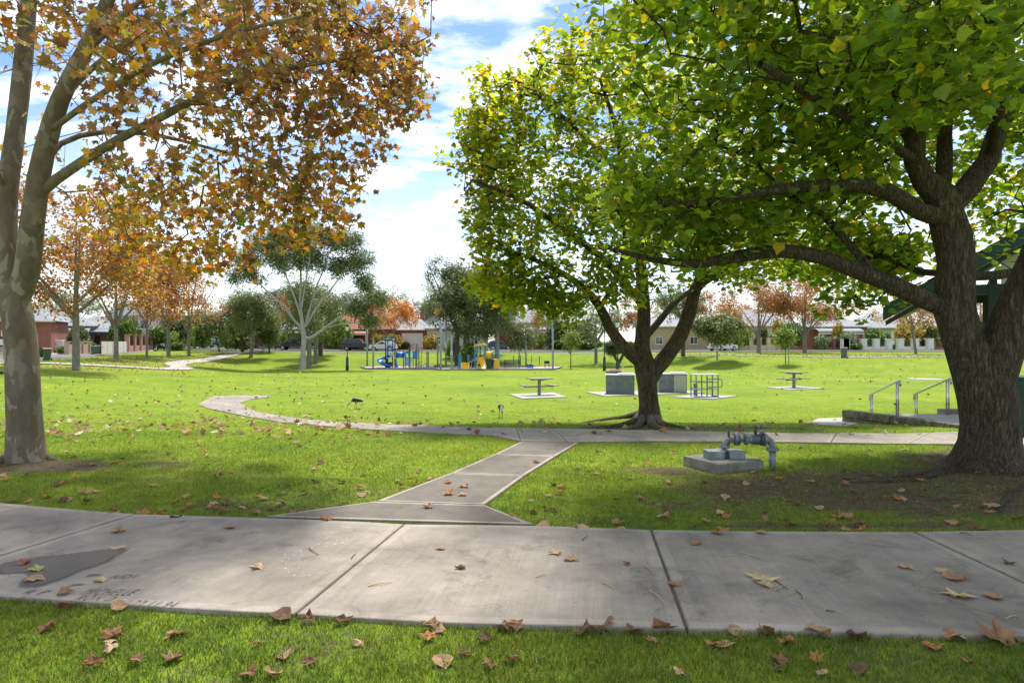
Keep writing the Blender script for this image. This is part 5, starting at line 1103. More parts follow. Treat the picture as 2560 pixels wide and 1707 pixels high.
handrail(2246, 14.9, 952, 2177, 16.3, 986, 'stainless handrail nearest the left end of the patio wall'); handrail(2372, 15.1, 947, 2288, 16.5, 984, 'stainless handrail partly hidden behind the massive right trunk')
st = thing('steps', 'pale concrete steps going down between the handrails', 'steps', (9.3, 15.42, -.5))
for k in range(3): MB().box(-.75 - .02, .02 + k * .3, -.4, .75, .32 + k * .3, .33 - k * .15).build('tread', M['concrete_far'], st)
p = G(2330, 1018); tag(MB().box(-.42, -.09, -.05, .42, .09, .10).build('timber_sleeper', M['timber_grey'], None, loc=P(2395, 1030, 15.5) * 1 + Vector((0, 0, -.03)), bevel=.01), 'dark timber sleeper lying behind the right trunk on the patio', 'sleeper')
gb = P(2580, 1092, 11.6); gb.z = h(gb.x, gb.y); gc = thing('green_cabinet', 'tall dark green metal cabinet at the right frame edge behind the trunk', 'cabinet', gb)
MB().box(-.34, -.25, -.05, .5, .35, .98).build('body', M['park_green'], gc, bevel=.02); MB().box(-.36, -.27, .981, .52, .37, 1.03).build('lid', M['park_green'], gc, bevel=.01)
# flat round slab on the right lawn
p = G(2312, 948); tag(MB().lathe([(1.1, -.1), (1.1, .035), (1.05, .04)], (0, 0, 0), 28).build('concrete_pad', M['concrete_far'], None, loc=(p.x, p.y, h(p.x, p.y))), 'pale concrete disc on the lawn behind the handrails', 'concrete pad', 'concrete pads on the lawn')

# ------------------------------------------------------------------ skinned bodies (birds, people)
def skinned(name, verts, edges, radii, mats, parent, matfn, sub=2, root=0):
    me = bpy.data.meshes.new(name); me.from_pydata(verts, edges, []); o = bpy.data.objects.new('tmp', me); COL.objects.link(o)
    md = o.modifiers.new('skin', 'SKIN'); md.use_smooth_shade = True
    for i, sv in enumerate(me.skin_vertices[0].data):
        r_ = radii[i]; sv.radius = (r_, r_) if not isinstance(r_, tuple) else r_; sv.use_root = (i == root)
    sb = o.modifiers.new('sub', 'SUBSURF'); sb.levels = sub; sb.render_levels = sub
    bpy.context.view_layer.update(); dg = bpy.context.evaluated_depsgraph_get(); m2_ = bpy.data.meshes.new_from_object(o.evaluated_get(dg)); bpy.data.objects.remove(o)
    m2_.materials.clear()
    for m_ in mats: m2_.materials.append(m_)
    for p_ in m2_.polygons: p_.use_smooth = True; p_.material_index = matfn(p_.center)
    m2_.name = name; return obj(name, m2_, parent)
plain('ibis_dark', (.02, .021, .025), .45, 0, .3, 20); plain('ibis_white', (.55, .54, .5), .8); plain('ibis_leg', (.16, .07, .06), .7)
def ibis(px, py, rz, label, s=1.0, dark=False):
    g = G(px, py); t = thing('ibis' if not dark else 'magpie', label, 'bird', g, rz, None)
    v = [(0, 0, .30), (.09, 0, .315), (-.10, 0, .30), (-.19, 0, .285), (-.26, 0, .27), (.15, 0, .27), (.20, 0, .21), (.235, 0, .165), (.265, 0, .15)]
    e = [(0, 1), (0, 2), (2, 3), (3, 4), (1, 5), (5, 6), (6, 7), (7, 8)]; r_ = [(.085, .085), (.07, .07), (.08, .075), (.045, .05), (.015, .03), .035, .022, .022, .018]
    skinned('body', v, e, r_, [M['ibis_dark'], M['ibis_white']], t, lambda c: 1 if (not dark and ((c.x > .13 and c.x < .215) or (c.z < .245 and c.x < .1))) else 0)
    MB().tube([(.268, 0, .15), (.29, 0, .11), (.297, 0, .06), (.292, 0, .012)], [.012, .009, .006, .003], 7).build('bill', M['ibis_dark'], t, True)
    for sy in (-1, 1):
        MB().tube([(-.01, sy * .035, .25), (.005 + .02 * sy, sy * .04, .14), (-.012 + .02 * sy, sy * .04, .012)], [.014, .008, .007], 6).build('leg', M['ibis_leg'], t, True)
        mb = MB()
        for a in (-.5, 0, .5): mb.tube([(-.012 + .02 * sy, sy * .04, .01), (.045 * math.cos(a) + .02 * sy, sy * .04 + .05 * math.sin(a), .004)], [.006, .003], 5)
        mb.build('foot', M['ibis_leg'], t)
    t.scale = (s,) * 3
ibis(889, 1022, R(182), 'dark ibis feeding on the lawn with its bill to the left', .95); ibis(1252, 1044, R(-80), 'dark ibis feeding on the lawn seen from the front', .98); ibis(4, 945, R(10), 'black bird at the left frame edge beside the plane trunk', .9, True)
# ------------------------------------------------------------------ playground
plain('play_blue', (.02, .19, .60), .35, 0, .15, 4); plain('play_navy', (.012, .035, .09), .5, 0, .2, 4); plain('play_teal', (.025, .26, .42), .4, 0, .12, 4); plain('play_yellow', (.86, .50, .03), .4, 0, .1, 4); plain('play_post', (.02, .022, .026), .5, 0, .2, 4)
plain('pole_grey', (.27, .34, .37), .45, .3, .12, 3); plain('play_red', (.22, .05, .05), .6); plain('bench_green', (.06, .10, .075), .6, 0, .2, 6); plain('slide_grey', (.42, .46, .50), .5); plain('boulder', (.22, .15, .12), .95, 0, .35, 5, .8); plain('dark_green_panel', (.05, .10, .075), .6)
plain('navy_cloth', (.02, .025, .05), .9, 0, .2, 30); plain('black_cloth', (.012, .012, .014), .9, 0, .2, 30); plain('skin', (.50, .30, .22), .6, 0, .06, 20); plain('hair_dark', (.03, .018, .012), .7, 0, .2, 40); plain('pale_blue_cloth', (.35, .45, .6), .9)
def bed(pts, name, label, mat):
    w_ = [G(*p) for p in pts]; c = sum(w_, Vector()) / len(w_); n = len(w_); mb = MB(); ring = w_
    V = [(p.x, p.y, h(p.x, p.y) + .10) for p in ring]; C0 = (c.x, c.y, h(c.x, c.y) + .10); mb.add([C0] + V, [(0, i + 1, (i + 1) % n + 1) for i in range(n)]); o = mb.build(name, M[mat]); o['kind'] = 'structure'; o['label'] = label
    for i in range(n):
        a, b = ring[i], ring[(i + 1) % n]; d = (b - a).normalized(); nn = Vector((-d.y, d.x, 0)) * .09
        mb = MB(); mb.add([(q.x, q.y, h(q.x, q.y) - .1) for q in (a - nn, b - nn, b + nn, a + nn)] + [(q.x, q.y, h(q.x, q.y) + .17) for q in (a - nn, b - nn, b + nn, a + nn)], [(4, 5, 6, 7), (0, 1, 5, 4), (1, 2, 6, 5), (2, 3, 7, 6), (3, 0, 4, 7)]); mb.build('edging', M['timber_grey'], o)
bed([(903, 919), (940, 916.5), (1088, 916.5), (1092, 924), (915, 923.5)], 'sand_bed', 'pale sand bed under the blue play tower', 'sand')
bed([(1093, 926.5), (1105, 917.5), (1405, 917.5), (1400, 921.5), (1385, 925)], 'bark_bed', 'bark and sand bed under the yellow play tower', 'sand')
K = .00447
pb_ = G(1000, 921); PBY = pb_.y; kk_ = PBY / 69.0
u1 = thing('play_tower', 'blue climbing tower with a spiral slide and tunnel in the playground', 'play tower', (pb_.x, PBY, pb_.z + .08))
X = lambda zx_: (920 + zx_ * .1105 - 1000) / FPX * PBY
Z = lambda zy_: (921 - (780 + zy_ * .1105)) / FPX * PBY
def post(u, x, y, z1, mat='play_post', r_=.05, z0=-.15): MB().cyl((x, y, z0), (x, y, z1), r_, 8).build('post', M[mat], u)
for x, y in ((X(415), -.5), (X(575), -.5), (X(430), .5), (X(590), .5)): post(u1, x, y, Z(640), 'play_navy', .055)
mb = MB()
for k in range(6): mb.cyl((X(400) + k * .155, -.65, Z(648)), (X(400) + k * .155, .65, Z(648)), .13, 8)
mb.build('canopy', M['play_teal'], u1)['kind'] = 'stuff'
MB().box(X(410), -.5, Z(1070), X(600), .5, Z(1050)).build('platform', M['slide_grey'], u1)
MB().box(X(500), -.56, Z(1005), X(590), -.52, Z(930)).build('panel', M['slide_grey'], u1)
mb = MB(); mb.prism([(X(440), Z(1000)), (X(440), Z(800)), (X(470), Z(765)), (X(540), Z(765)), (X(570), Z(800)), (X(575), Z(915)), (X(540), Z(915)), (X(535), Z(830)), (X(515), Z(790)), (X(480), Z(800)), (X(465), Z(850)), (X(470), Z(1000))], -.58, -.55); mb.build('arch_panel', M['play_blue'], u1)
# spiral slide: half-pipe swept round a helix
cx_, cyy = X(425), .1; V = []; F = []; ns = 22
for i in range(ns + 1):
    t = i / ns; a = R(20 + 300 * t); r_ = .62; c = Vector((cx_ + r_ * math.cos(a) - .15, cyy + r_ * math.sin(a), 1.25 * (1 - t) + .10)); rad = Vector((math.cos(a), math.sin(a), 0))
    for j in range(9): th = math.pi + math.pi * j / 8; V.append(c + rad * .30 * math.cos(th) + Vector((0, 0, .30 * math.sin(th) + .22)))
for i in range(ns):
    for j in range(8): F.append((i * 9 + j, i * 9 + j + 1, (i + 1) * 9 + j + 1, (i + 1) * 9 + j))
sp = obj('spiral_slide', fastmesh('spiral_slide', np.array([tuple(v) for v in V]), [np.array(F)], True, mats=[M['play_blue']]), u1); so = sp.modifiers.new('thick', 'SOLIDIFY'); so.thickness = .03
MB().cyl((cx_ - .15, cyy, -.1), (cx_ - .15, cyy, 1.35), .06, 8).build('slide_post', M['play_navy'], u1)
MB().box(X(415), -.57, .05, X(460), -.53, Z(1060)).build('panel', M['play_navy'], u1); MB().box(X(460), -.3, .1, X(540), .3, Z(1150)).build('panel', M['play_navy'], u1)
MB().tube([(X(640), 0, Z(990)), (X(820), 0, Z(990))], .30, 20).build('tunnel', M['play_blue'], u1, True)
for zx_ in (648, 812): MB().tube([(X(zx_) - .02, 0, Z(990)), (X(zx_) + .02, 0, Z(990))], .335, 20).build('tunnel_ring', M['play_navy'], u1)
for zx_, zy_ in ((650, 905), (812, 905), (835, 950), (960, 735), (1115, 735), (1140, 835), (918, 860), (1070, 860), (1010, 900)): post(u1, X(zx_), -.35 if zx_ in (650, 812, 960, 1115) else .35, Z(zy_), 'play_navy' if zx_ < 900 else 'play_post', .045)
mb = MB(); mb.prism([(X(830), Z(940)), (X(905), Z(895)), (X(955), Z(930)), (X(955), Z(1060)), (X(930), Z(1060)), (X(920), Z(960)), (X(890), Z(950)), (X(860), Z(985)), (X(900), Z(1060)), (X(860), Z(1060)), (X(835), Z(1010))], -.40, -.37); mb.build('triangle_panel', M['play_blue'], u1)
for k in range(6): z_ = Z(1220) + (Z(1065) - Z(1220)) * k / 5; MB().box(X(855) + k * .0 , -.9 + k * .1, z_ - .05, X(985), -.78 + k * .1, z_ + .05).build('step', M['play_blue'], u1)
mb = MB(); mb.prism([(-.95, .1), (-.85, .1), (-.30, Z(1050)), (-.40, Z(1050))], X(845) - .04, X(845), 'x'); mb.build('stringer', M['slide_grey'], u1); mb = MB(); mb.prism([(-.95, .1), (-.85, .1), (-.30, Z(1050)), (-.40, Z(1050))], X(995), X(995) + .04, 'x'); mb.build('stringer', M['slide_grey'], u1)
MB().box(X(1020), -.42, Z(1075), X(1140), -.39, Z(915)).build('panel', M['play_blue'], u1); MB().box(X(820), -.35, Z(1065), X(1000), .35, Z(1045)).build('platform', M['slide_grey'], u1)
mb = MB(); mb.prism([(X(645), Z(1090)), (X(665), Z(1090)), (X(710), Z(1262)), (X(650), Z(1262))], -.75, -.70); mb.build('slide_side', M['play_blue'], u1)
for zx_ in (572, 640): MB().cyl((X(zx_), -.66, -.1), (X(zx_), -.60, Z(1075)), .025, 8).build('ladder_rail', M['play_red'], u1)
for k in range(5): MB().cyl((X(572), -.645, .12 + k * .18), (X(640), -.645, .12 + k * .18), .02, 6).build('rung', M['play_red'], u1)
MB().tube([(X(960), -.35, Z(745)), (X(1010), -.35, Z(760)), (X(1060), -.35, Z(745)), (X(1115), -.35, Z(745))], .02, 6).build('climber_bar', M['play_post'], u1)
for zx_ in (1200, 1325, 1355): tag(MB().cyl((0, 0, -.2), (0, 0, Z(905 if zx_ > 1210 else 790)), .05 if zx_ > 1210 else .025, 8).build('steel_post', M['play_post' if zx_ > 1210 else 'play_red'], None, loc=(pb_.x + X(zx_), PBY + .3, pb_.z)), {1200: 'thin reddish post right of the blue play tower', 1325: 'black post, left of a pair beside the blue play tower', 1355: 'black post, right of a pair beside the blue play tower'}[zx_], 'post')
# --- yellow tower
pg = G(1214, 925); PGY = pg.y
X5 = lambda a: (1120 + a * .119 - 1214) / FPX * PGY
Z5 = lambda a: (925 - (780 + a * .119)) / FPX * PGY
u2 = thing('play_tower', 'yellow climbing tower with slide, tunnel and peaked roof in the playground', 'play tower', (pg.x, PGY + .6, pg.z + .08))
for a, y, t_, m_ in ((565, -.5, 720, 'play_teal'), (600, .5, 720, 'play_teal'), (765, -.5, 720, 'play_teal'), (790, .5, 720, 'play_teal'), (935, -.4, 850, 'play_teal'), (1060, -.4, 745, 'play_teal'), (895, .5, 745, 'play_blue'), (665, .5, 740, 'play_post')): post(u2, X5(a), y, Z5(t_), m_, .055)
mb = MB(); mb.prism([(X5(530), Z5(735)), (X5(600), Z5(700)), (X5(750), Z5(662)), (X5(805), Z5(715)), (X5(800), Z5(728)), (X5(745), Z5(700)), (X5(600), Z5(728)), (X5(535), Z5(742))], -.7, .7); mb.build('roof', M['play_yellow'], u2)
MB().box(X5(560), -.5, Z5(1010), X5(790), .5, Z5(990)).build('platform', M['slide_grey'], u2)
MB().tube([(X5(770), 0, Z5(915)), (X5(930), 0, Z5(915))], .35, 20).build('tunnel', M['play_yellow'], u2, True); MB().tube([(X5(768) - .02, 0, Z5(915)), (X5(768) + .02, 0, Z5(915))], .39, 20).build('tunnel_ring', M['play_yellow'], u2); MB().tube([(X5(932) - .02, 0, Z5(915)), (X5(932) + .02, 0, Z5(915))], .39, 20).build('tunnel_ring', M['play_yellow'], u2)
V = []; F = []
for i in range(11):
    t = i / 10; y = -.5 - 1.6 * t; z = Z5(990) * (1 - t) ** 1.1 + .12; xc = X5(690) + (X5(765) - X5(690)) * t
    for q, zz_ in ((-.26, .18), (-.22, .0), (.22, .0), (.26, .18)): V.append((xc + q, y, z + zz_))
for i in range(10):
    for j in range(3): F.append((i * 4 + j, i * 4 + j + 1, (i + 1) * 4 + j + 1, (i + 1) * 4 + j))
o_ = obj('slide', fastmesh('slide', np.array(V), [np.array(F)], mats=[M['play_yellow']]), u2); o_.modifiers.new('thick', 'SOLIDIFY').thickness = .03
mb = MB(); c5 = (X5(655), Z5(1135)); rim_ = [(c5[0] + .17 * math.cos(2 * math.pi * k / 16), c5[1] + .17 * math.sin(2 * math.pi * k / 16)) for k in range(16)]
x0, x1, z0_, z1_ = X5(608), X5(700), 0.0, Z5(1000)
outer = []
for u_, v_ in rim_:
    du, dv_ = u_ - c5[0], v_ - c5[1]; s_ = min((x1 - c5[0]) / du if du > 1e-6 else 9e9, (x0 - c5[0]) / du if du < -1e-6 else 9e9, (z1_ - c5[1]) / dv_ if dv_ > 1e-6 else 9e9, (z0_ - c5[1]) / dv_ if dv_ < -1e-6 else 9e9); outer.append((c5[0] + du * s_, c5[1] + dv_ * s_))
mb.add([(a, -.52, b) for a, b in rim_] + [(a, -.52, b) for a, b in outer], [(k, (k + 1) % 16, 16 + (k + 1) % 16, 16 + k) for k in range(16)]); o_ = mb.build('crawl_panel', M['play_yellow'], u2); o_.modifiers.new('thick', 'SOLIDIFY').thickness = .03
MB().box(X5(955), -.45, 0, X5(1080), .1, Z5(1005)).build('block', M['play_yellow'], u2, bevel=.05)
MB().box(X5(800), -.3, 0, X5(905), -.26, Z5(1000)).build('panel', M['dark_green_panel'], u2)
for k in range(5): z_ = .08 + k * .13; MB().box(X5(285), -.8 + k * .13, z_ - .055, X5(430), -.68 + k * .13, z_ + .055).build('step', M['play_yellow'], u2)
for a in (272, 432): mb = MB(); mb.prism([(-.9, 0), (-.72, 0), (-.1, Z5(1080)), (-.28, Z5(1080))], X5(a), X5(a) + .05, 'x'); mb.build('stringer', M['play_yellow'], u2)
for a, y in ((225, -.3), (262, -.3), (235, .2)): post(u2, X5(a), y, Z5(895), 'play_teal', .06)
MB().box(X5(398), .1, Z5(1070), X5(440), .14, Z5(912)).build('panel', M['play_blue'], u2)
MB().cyl((X5(440), -.1, Z5(1075)), (X5(590), -.1, Z5(1010)), .03, 8).build('ramp_rail', M['slide_grey'], u2); MB().cyl((X5(440), .3, Z5(1075)), (X5(590), .3, Z5(1010)), .03, 8).build('ramp_rail', M['slide_grey'], u2)
for a in (490, 555): MB().cyl((X5(a), -.1, -.1), (X5(a), -.1, Z5(1050) if a < 500 else Z5(1025)), .025, 8).build('post', M['slide_grey'], u2)
# --- shade sail poles
PL_ = [(918, 815, 914, 'left rear of the blue tower, tall'), (933, 848, 923.5, 'short, nearest the blue slide'), (1102, 803, 925, 'tallest, between the two play towers'), (1115, 806, 918, 'tall, just behind the tallest pole'), (1129, 838, 925.5, 'short, left of the yellow steps'), (1094, 843, 911, 'dark and thin, behind the boulder'), (1315, 842, 919, 'short, beside the green bench'), (1382, 801, 924.5, 'tall, at the right end of the playground')]
for px_, tr, br, lb in PL_:
    g = G(px_, br); Hh = (br - tr) / FPX * g.y; t = thing('shade_pole', 'grey steel shade pole, ' + lb, 'pole', g, 0, 'shade poles round the playground')
    MB().tube([(0, 0, -.3), (.0, 0, Hh * .5), (-.03, 0, Hh)], [.105, .10, .095], 14).build('shaft', M['pole_grey'], t, True); MB().lathe([(.11, Hh - .02), (.11, Hh + .02), (.02, Hh + .04)], (-.03, 0, 0), 12).build('cap', M['pole_grey'], t)
    if px_ in (1115, 1129): MB().box(-.13, -.16, Hh * .42, .13, -.10, Hh * .56).build('sign_plate', M['slide_grey'], t)
# --- fence of slim posts and rails, bench, table, boxes, boulder
for i, a in enumerate((1375, 1525, 1760, 1920)):
    g = G(1120 + a * .119, 916); tag(MB().cyl((0, 0, -.2), (0, 0, 1.25), .035, 8).build('fence_post', M['play_post'], None, loc=g), ['first', 'second', 'third', 'fourth'][i] + ' slim black post from the left behind the green bench', 'post', 'slim black posts behind the bench')
g = G(1280, 922.5); bn = thing('park_bench', 'long green slatted bench right of the yellow play tower', 'bench', g, 0)
for k in range(4): MB().box(-.9, .30 + k * .012, .50 + k * .12, .9, .33 + k * .012, .59 + k * .12).build('back_slat', M['bench_green'], bn)
for k in range(4): MB().box(-.9, -.18 + k * .12, .44, .9, -.09 + k * .12, .47).build('seat_slat', M['bench_green'], bn)
for s in (-.75, .75): MB().box(s - .03, -.17, -.1, s + .03, -.11, .438).box(s - .03, .25, -.1, s + .03, .295, .95).box(s - .03, -.11, .39, s + .03, .25, .436).build('leg', M['play_post'], bn)
g = G(1325, 922); tb = thing('toy_crate', 'blue plastic crate of toys beside the green bench', 'crate', g)
MB().box(-.36, -.2, .02, .36, .2, .36).build('crate', M['play_blue'], tb, bevel=.03); MB().box(-.38, -.22, .362, .38, .22, .41).build('rim', M['play_navy'], tb)
for k in range(6): MB().lathe([(.0, 0), (.07, .03), (.09, .09), (.06, .15), (0, .17)], (-.28 + k * .11, (-1) ** k * .07, .38), 8).build('toy', M[('play_red', 'play_yellow', 'slide_grey')[k % 3]], tb, True)
g = G(1368, 922); sg_ = thing('folding_chair', 'small dark folding chair near the right playground pole', 'chair', g, R(10))
MB().box(-.28, .15, .55, .28, .19, .85).build('backrest', M['play_post'], sg_); MB().box(-.28, -.2, .40, .28, .2, .44).build('seat', M['play_post'], sg_)
for sx, sy in ((-.25, -.18), (.25, -.18), (-.25, .17), (.25, .17)): MB().cyl((sx, sy, -.05), (sx, sy, .4 if sy < 0 else .85), .018, 6).build('leg', M['play_post'], sg_)
bm = bmesh.new(); bmesh.ops.create_icosphere(bm, subdivisions=3, radius=1)
for v in bm.verts: v.co = Vector((v.co.x * .55, v.co.y * .4, v.co.z * .26)) * (1 + .25 * mnoise.noise(v.co * 1.6))
me = bpy.data.meshes.new('boulder'); bm.to_mesh(me); bm.free(); me.materials.append(M['boulder']); g = G(1097, 921); tag(obj('boulder', me, None, g + Vector((0, .5, .2))), 'brown rounded boulder between the two play towers', 'rock')
# --- bicycle leaning at the blue tower
g = G(1055, 922.5); bk = thing('bicycle', 'small pale bicycle parked right of the blue play tower', 'bicycle', g + Vector((0, 0, .02)), R(8))
for x in (-.42, .42):
    wm = MB(); wm.tube([(x + .27 * math.cos(a), 0, .27 + .27 * math.sin(a)) for a in np.linspace(0, 2 * math.pi, 25)], .022, 6, False); wh = wm.build('wheel', M['rubber'], bk)
    sm_ = MB()
    for k in range(6): a = math.pi * k / 6; sm_.cyl((x - .25 * math.cos(a), 0, .27 - .25 * math.sin(a)), (x + .25 * math.cos(a), 0, .27 + .25 * math.sin(a)), .004, 4)
    sm_.build('spokes', M['steel_bright'], wh)['kind'] = 'stuff'
MB().tube([(-.42, 0, .27), (-.05, 0, .27), (.28, 0, .58), (-.15, 0, .58), (-.05, 0, .27)], .02, 6).build('frame', M['slide_grey'], bk); MB().tube([(-.42, 0, .27), (-.15, 0, .58), (-.18, 0, .70)], .016, 6).build('frame', M['slide_grey'], bk)
MB().tube([(.42, 0, .27), (.28, 0, .6), (.26, 0, .78)], .018, 6).build('fork', M['slide_grey'], bk); MB().tube([(.22, -.24, .80), (.28, 0, .78), (.22, .24, .80)], .015, 6).build('handlebar', M['play_post'], bk); MB().box(-.29, -.06, .70, -.08, .06, .75).build('saddle', M['play_post'], bk, bevel=.02); MB().cyl((-.05, -.06, .27), (-.05, .06, .27), .06, 10).build('crank', M['play_post'], bk)
# --- people
def person(g, rz, label, top, pants, crouch=False, s=1.0):
    t = thing('person', label, 'person', g, rz); k = crouch
    if not k:
        v = [(0, 0, .92), (0, 0, 1.10), (0, .01, 1.30), (0, .02, 1.43), (0, 0, 1.50), (0, -.01, 1.56)]; e = [(0, 1), (1, 2), (2, 3), (3, 4), (4, 5)]; r_ = [(.15, .11), (.14, .10), (.16, .11), (.12, .08), .05, .05]
        for sx in (-1, 1):
            b = len(v); v += [(sx * .19, .01, 1.39), (sx * .25, .02, 1.14), (sx * .24, -.10, .92), (sx * .23, -.15, .84)]; e += [(3, b), (b, b + 1), (b + 1, b + 2), (b + 2, b + 3)]; r_ += [.06, .046, .036, .034]
            for q in range(5): f_ = len(v); v += [(sx * (.23 - .02 + q * .01), -.17 - .012 * (q % 3), .80 - .006 * (q % 3)), (sx * (.22 - .02 + q * .012), -.18 - .012 * (q % 3), .755 + (.03 if q == 0 else 0))]; e += [(b + 3, f_), (f_, f_ + 1)]; r_ += [.01, .009]
            b = len(v); v += [(sx * .09, 0, .86), (sx * .11, -.02, .48), (sx * .11, .02, .09), (sx * .115, -.10, .04)]; e += [(0, b), (b, b + 1), (b + 1, b + 2), (b + 2, b + 3)]; r_ += [.095, .062, .045, .042]
        hc = Vector((0, -.02, 1.65)); zw, zs = .94, 1.46
        mf = lambda c: 0 if (zw < c.z < zs and abs(c.x) < .3 and not (c.z < 1.0 and abs(c.x) > .19)) else (1 if c.z <= zw and abs(c.x) < .2 and c.y > -.12 else 2)
    else:
        v = [(0, .1, .42), (0, .06, .58), (0, -.06, .74), (0, -.12, .84), (0, -.15, .90), (0, -.17, .94)]; e = [(0, 1), (1, 2), (2, 3), (3, 4), (4, 5)]; r_ = [(.15, .12), (.14, .11), (.16, .11), (.12, .08), .05, .05]
        for sx in (-1, 1):
            b = len(v); v += [(sx * .19, -.10, .80), (sx * .24, -.22, .60), (sx * .18, -.40, .50), (sx * .16, -.46, .48)]; e += [(3, b), (b, b + 1), (b + 1, b + 2), (b + 2, b + 3)]; r_ += [.06, .046, .036, .034]
            for q in range(5): f_ = len(v); v += [(sx * (.14 + q * .011), -.50, .47), (sx * (.14 + q * .012), -.54 + (.03 if q == 0 else 0), .455)]; e += [(b + 3, f_), (f_, f_ + 1)]; r_ += [.01, .009]
            b = len(v); v += [(sx * .10, .06, .40), (sx * .14, -.30, .50), (sx * .13, -.08, .10), (sx * .13, -.20, .04)]; e += [(0, b), (b, b + 1), (b + 1, b + 2), (b + 2, b + 3)]; r_ += [.095, .07, .05, .042]
        hc = Vector((0, -.19, 1.03)); mf = lambda c: 0 if (c.z > .55 and c.z < .9 and c.y > -.3) else (1 if c.z <= .55 and c.y > -.38 else 2)
    bd = skinned('body', v, e, r_, [M[top], M[pants], M['skin']], t, mf)
    bm = bmesh.new(); bmesh.ops.create_uvsphere(bm, u_segments=18, v_segments=14, radius=1)
    for q in bm.verts:
        x, y, z = q.co; n_ = .035 * math.exp(-((x / .16) ** 2 + ((z + .08) / .2) ** 2)) if y < 0 else 0; q.co = (x * .078, y * .098 - n_, z * .118 - (.01 if z < -.5 and y < 0 else 0))
    me = bpy.data.meshes.new('head'); bm.to_mesh(me); bm.free(); me.materials.append(M['skin']); hd = obj('head', me, t, hc)
    for p_ in me.polygons: p_.use_smooth = True
    bm = bmesh.new(); bmesh.ops.create_uvsphere(bm, u_segments=18, v_segments=14, radius=1)
    bmesh.ops.delete(bm, geom=[q for q in bm.verts if q.co.z < -.55 or (q.co.y < -.45 and q.co.z < .42)], context='VERTS')
    for q in bm.verts: q.co = (q.co.x * .088, q.co.y * .105 + .008, q.co.z * .126 + .006)
    me = bpy.data.meshes.new('hair'); bm.to_mesh(me); bm.free(); me.materials.append(M['hair_dark']); hr = obj('hair', me, hd); hr.modifiers.new('thick', 'SOLIDIFY').thickness = .012
    for sx in (-1, 1):
        MB().lathe([(0, -.008), (.009, 0), (0, .008)], (sx * .03, -.093, .005), 8).build('eye', M['hair_dark'], hd); MB().lathe([(.0, -.03), (.018, -.015), (.018, .015), (0, .03)], (sx * .08, .005, -.01), 8).build('ear', M['skin'], hd)
    MB().box(-.024, -.100, -.062, .024, -.088, -.054).build('mouth', M['lid_red'], hd); t.scale = (s,) * 3
g = G(1231, 925.5); person(g + Vector((0, -.1, .06)), R(200), 'person in dark clothes standing at the yellow play tower', 'navy_cloth', 'black_cloth', False, .70)
g = G(1178, 922); person(g + Vector((0, .3, .08)), R(120), 'person in dark clothes crouching behind the yellow steps', 'black_cloth', 'black_cloth', True, .95)
# ------------------------------------------------------------------ trees beyond the lawn
def bg_tree(name, label, base, H, cr, seed, kind, group=None, trunk=.25, fork=.28, lean=0.0, ntar=230, lpt=22, flat=.62, zc=None, cols=None, wts=None, limbs=5, size=None, bare=1.0, offs=(0, 0), bk=None):
    rng = np.random.default_rng(seed); fz_ = H * fork; trunk = trunk * (.78 if kind == 'plane' else .9); mains = [[(0, 0, -.15, trunk * 1.35), (0, 0, .1, trunk * 1.1), (lean * fz_ * .5, 0, fz_ * .5, trunk), (lean * fz_, 0, fz_, trunk * .85), (lean * fz_ * 1.5 + offs[0] * .5, offs[1] * .5, H * .5, trunk * .42), (lean * fz_ * 1.8 + offs[0], offs[1], H * .8, trunk * .07)]]
    for k in range(limbs):
        a = 2 * math.pi * (k + rng.random() * .6) / limbs; s_ = fz_ * rng.uniform(.8, 1.15); e_ = cr * rng.uniform(.55, .85); ez_ = H * rng.uniform(.55, .85)
        x0 = lean * s_; mains.append([(x0, 0, s_, trunk * .55), (x0 + math.cos(a) * e_ * .35, math.sin(a) * e_ * .35, s_ + (ez_ - s_) * .35, trunk * .38), (x0 + math.cos(a) * e_ * .75, math.sin(a) * e_ * .75, s_ + (ez_ - s_) * .75, trunk * .22), (x0 + math.cos(a) * e_ + offs[0] * .5, math.sin(a) * e_, ez_, trunk * .08)])
    zc = H * .60 if zc is None else zc; cz = H - zc; ells = [(offs[0] * .6, 0, zc, cr * .72, cr * .72, cz * .9, 4)]
    for k in range(9): a = rng.uniform(0, 6.28); q = rng.uniform(.35, .72); ells.append((math.cos(a) * cr * q + offs[0] * .6, math.sin(a) * cr * q, zc + rng.uniform(-.55, .6) * cz, cr * rng.uniform(.28, .45), cr * rng.uniform(.28, .45), cz * flat * rng.uniform(.35, .6), 1.5))
    T = ell_points(rng, ells, ntar); T = T[T[:, 2] > fz_ * .8]
    if kind == 'plane': bm_, lm_, tp_, sz = M['bark_grey'], M['leaf_plane'], T_DIAMOND, (.16, .27)
    elif kind == 'gum': bm_, lm_, tp_, sz = M['bark_gum'], M['leaf_gum'], T_STRIP, (.28, .55)
    elif kind == 'dark': bm_, lm_, tp_, sz = M['bark_dark'], M['leaf_gum'], T_STRIP, (.28, .5)
    else: bm_, lm_, tp_, sz = M['bark_grey'], M['leaf_gum'], T_DIAMOND, (.12, .24)
    return build_tree(name, label, 'tree', base, mains, T, seed, M[bk] if bk else bm_, lm_, tp_, size or sz, lpt, cols, wts, group=group, zmin=fz_ * .7, spread=.30 if kind != 'gum' else .34, droop=.7 if kind in ('gum', 'dark') else .4, upness=.6 if kind == 'plane' else .9, tip=.012, step=.8, sides=(12, 7, 4, 3), jit=.1, lump=.04)
C_PL = [(.42, .19, .06), (.30, .13, .05), (.55, .30, .05), (.46, .33, .17), (.27, .24, .05)]; C_PLW = [32, 18, 20, 20, 10]
C_ORG = [(.58, .25, .04), (.46, .17, .04), (.62, .36, .06), (.40, .22, .08)]
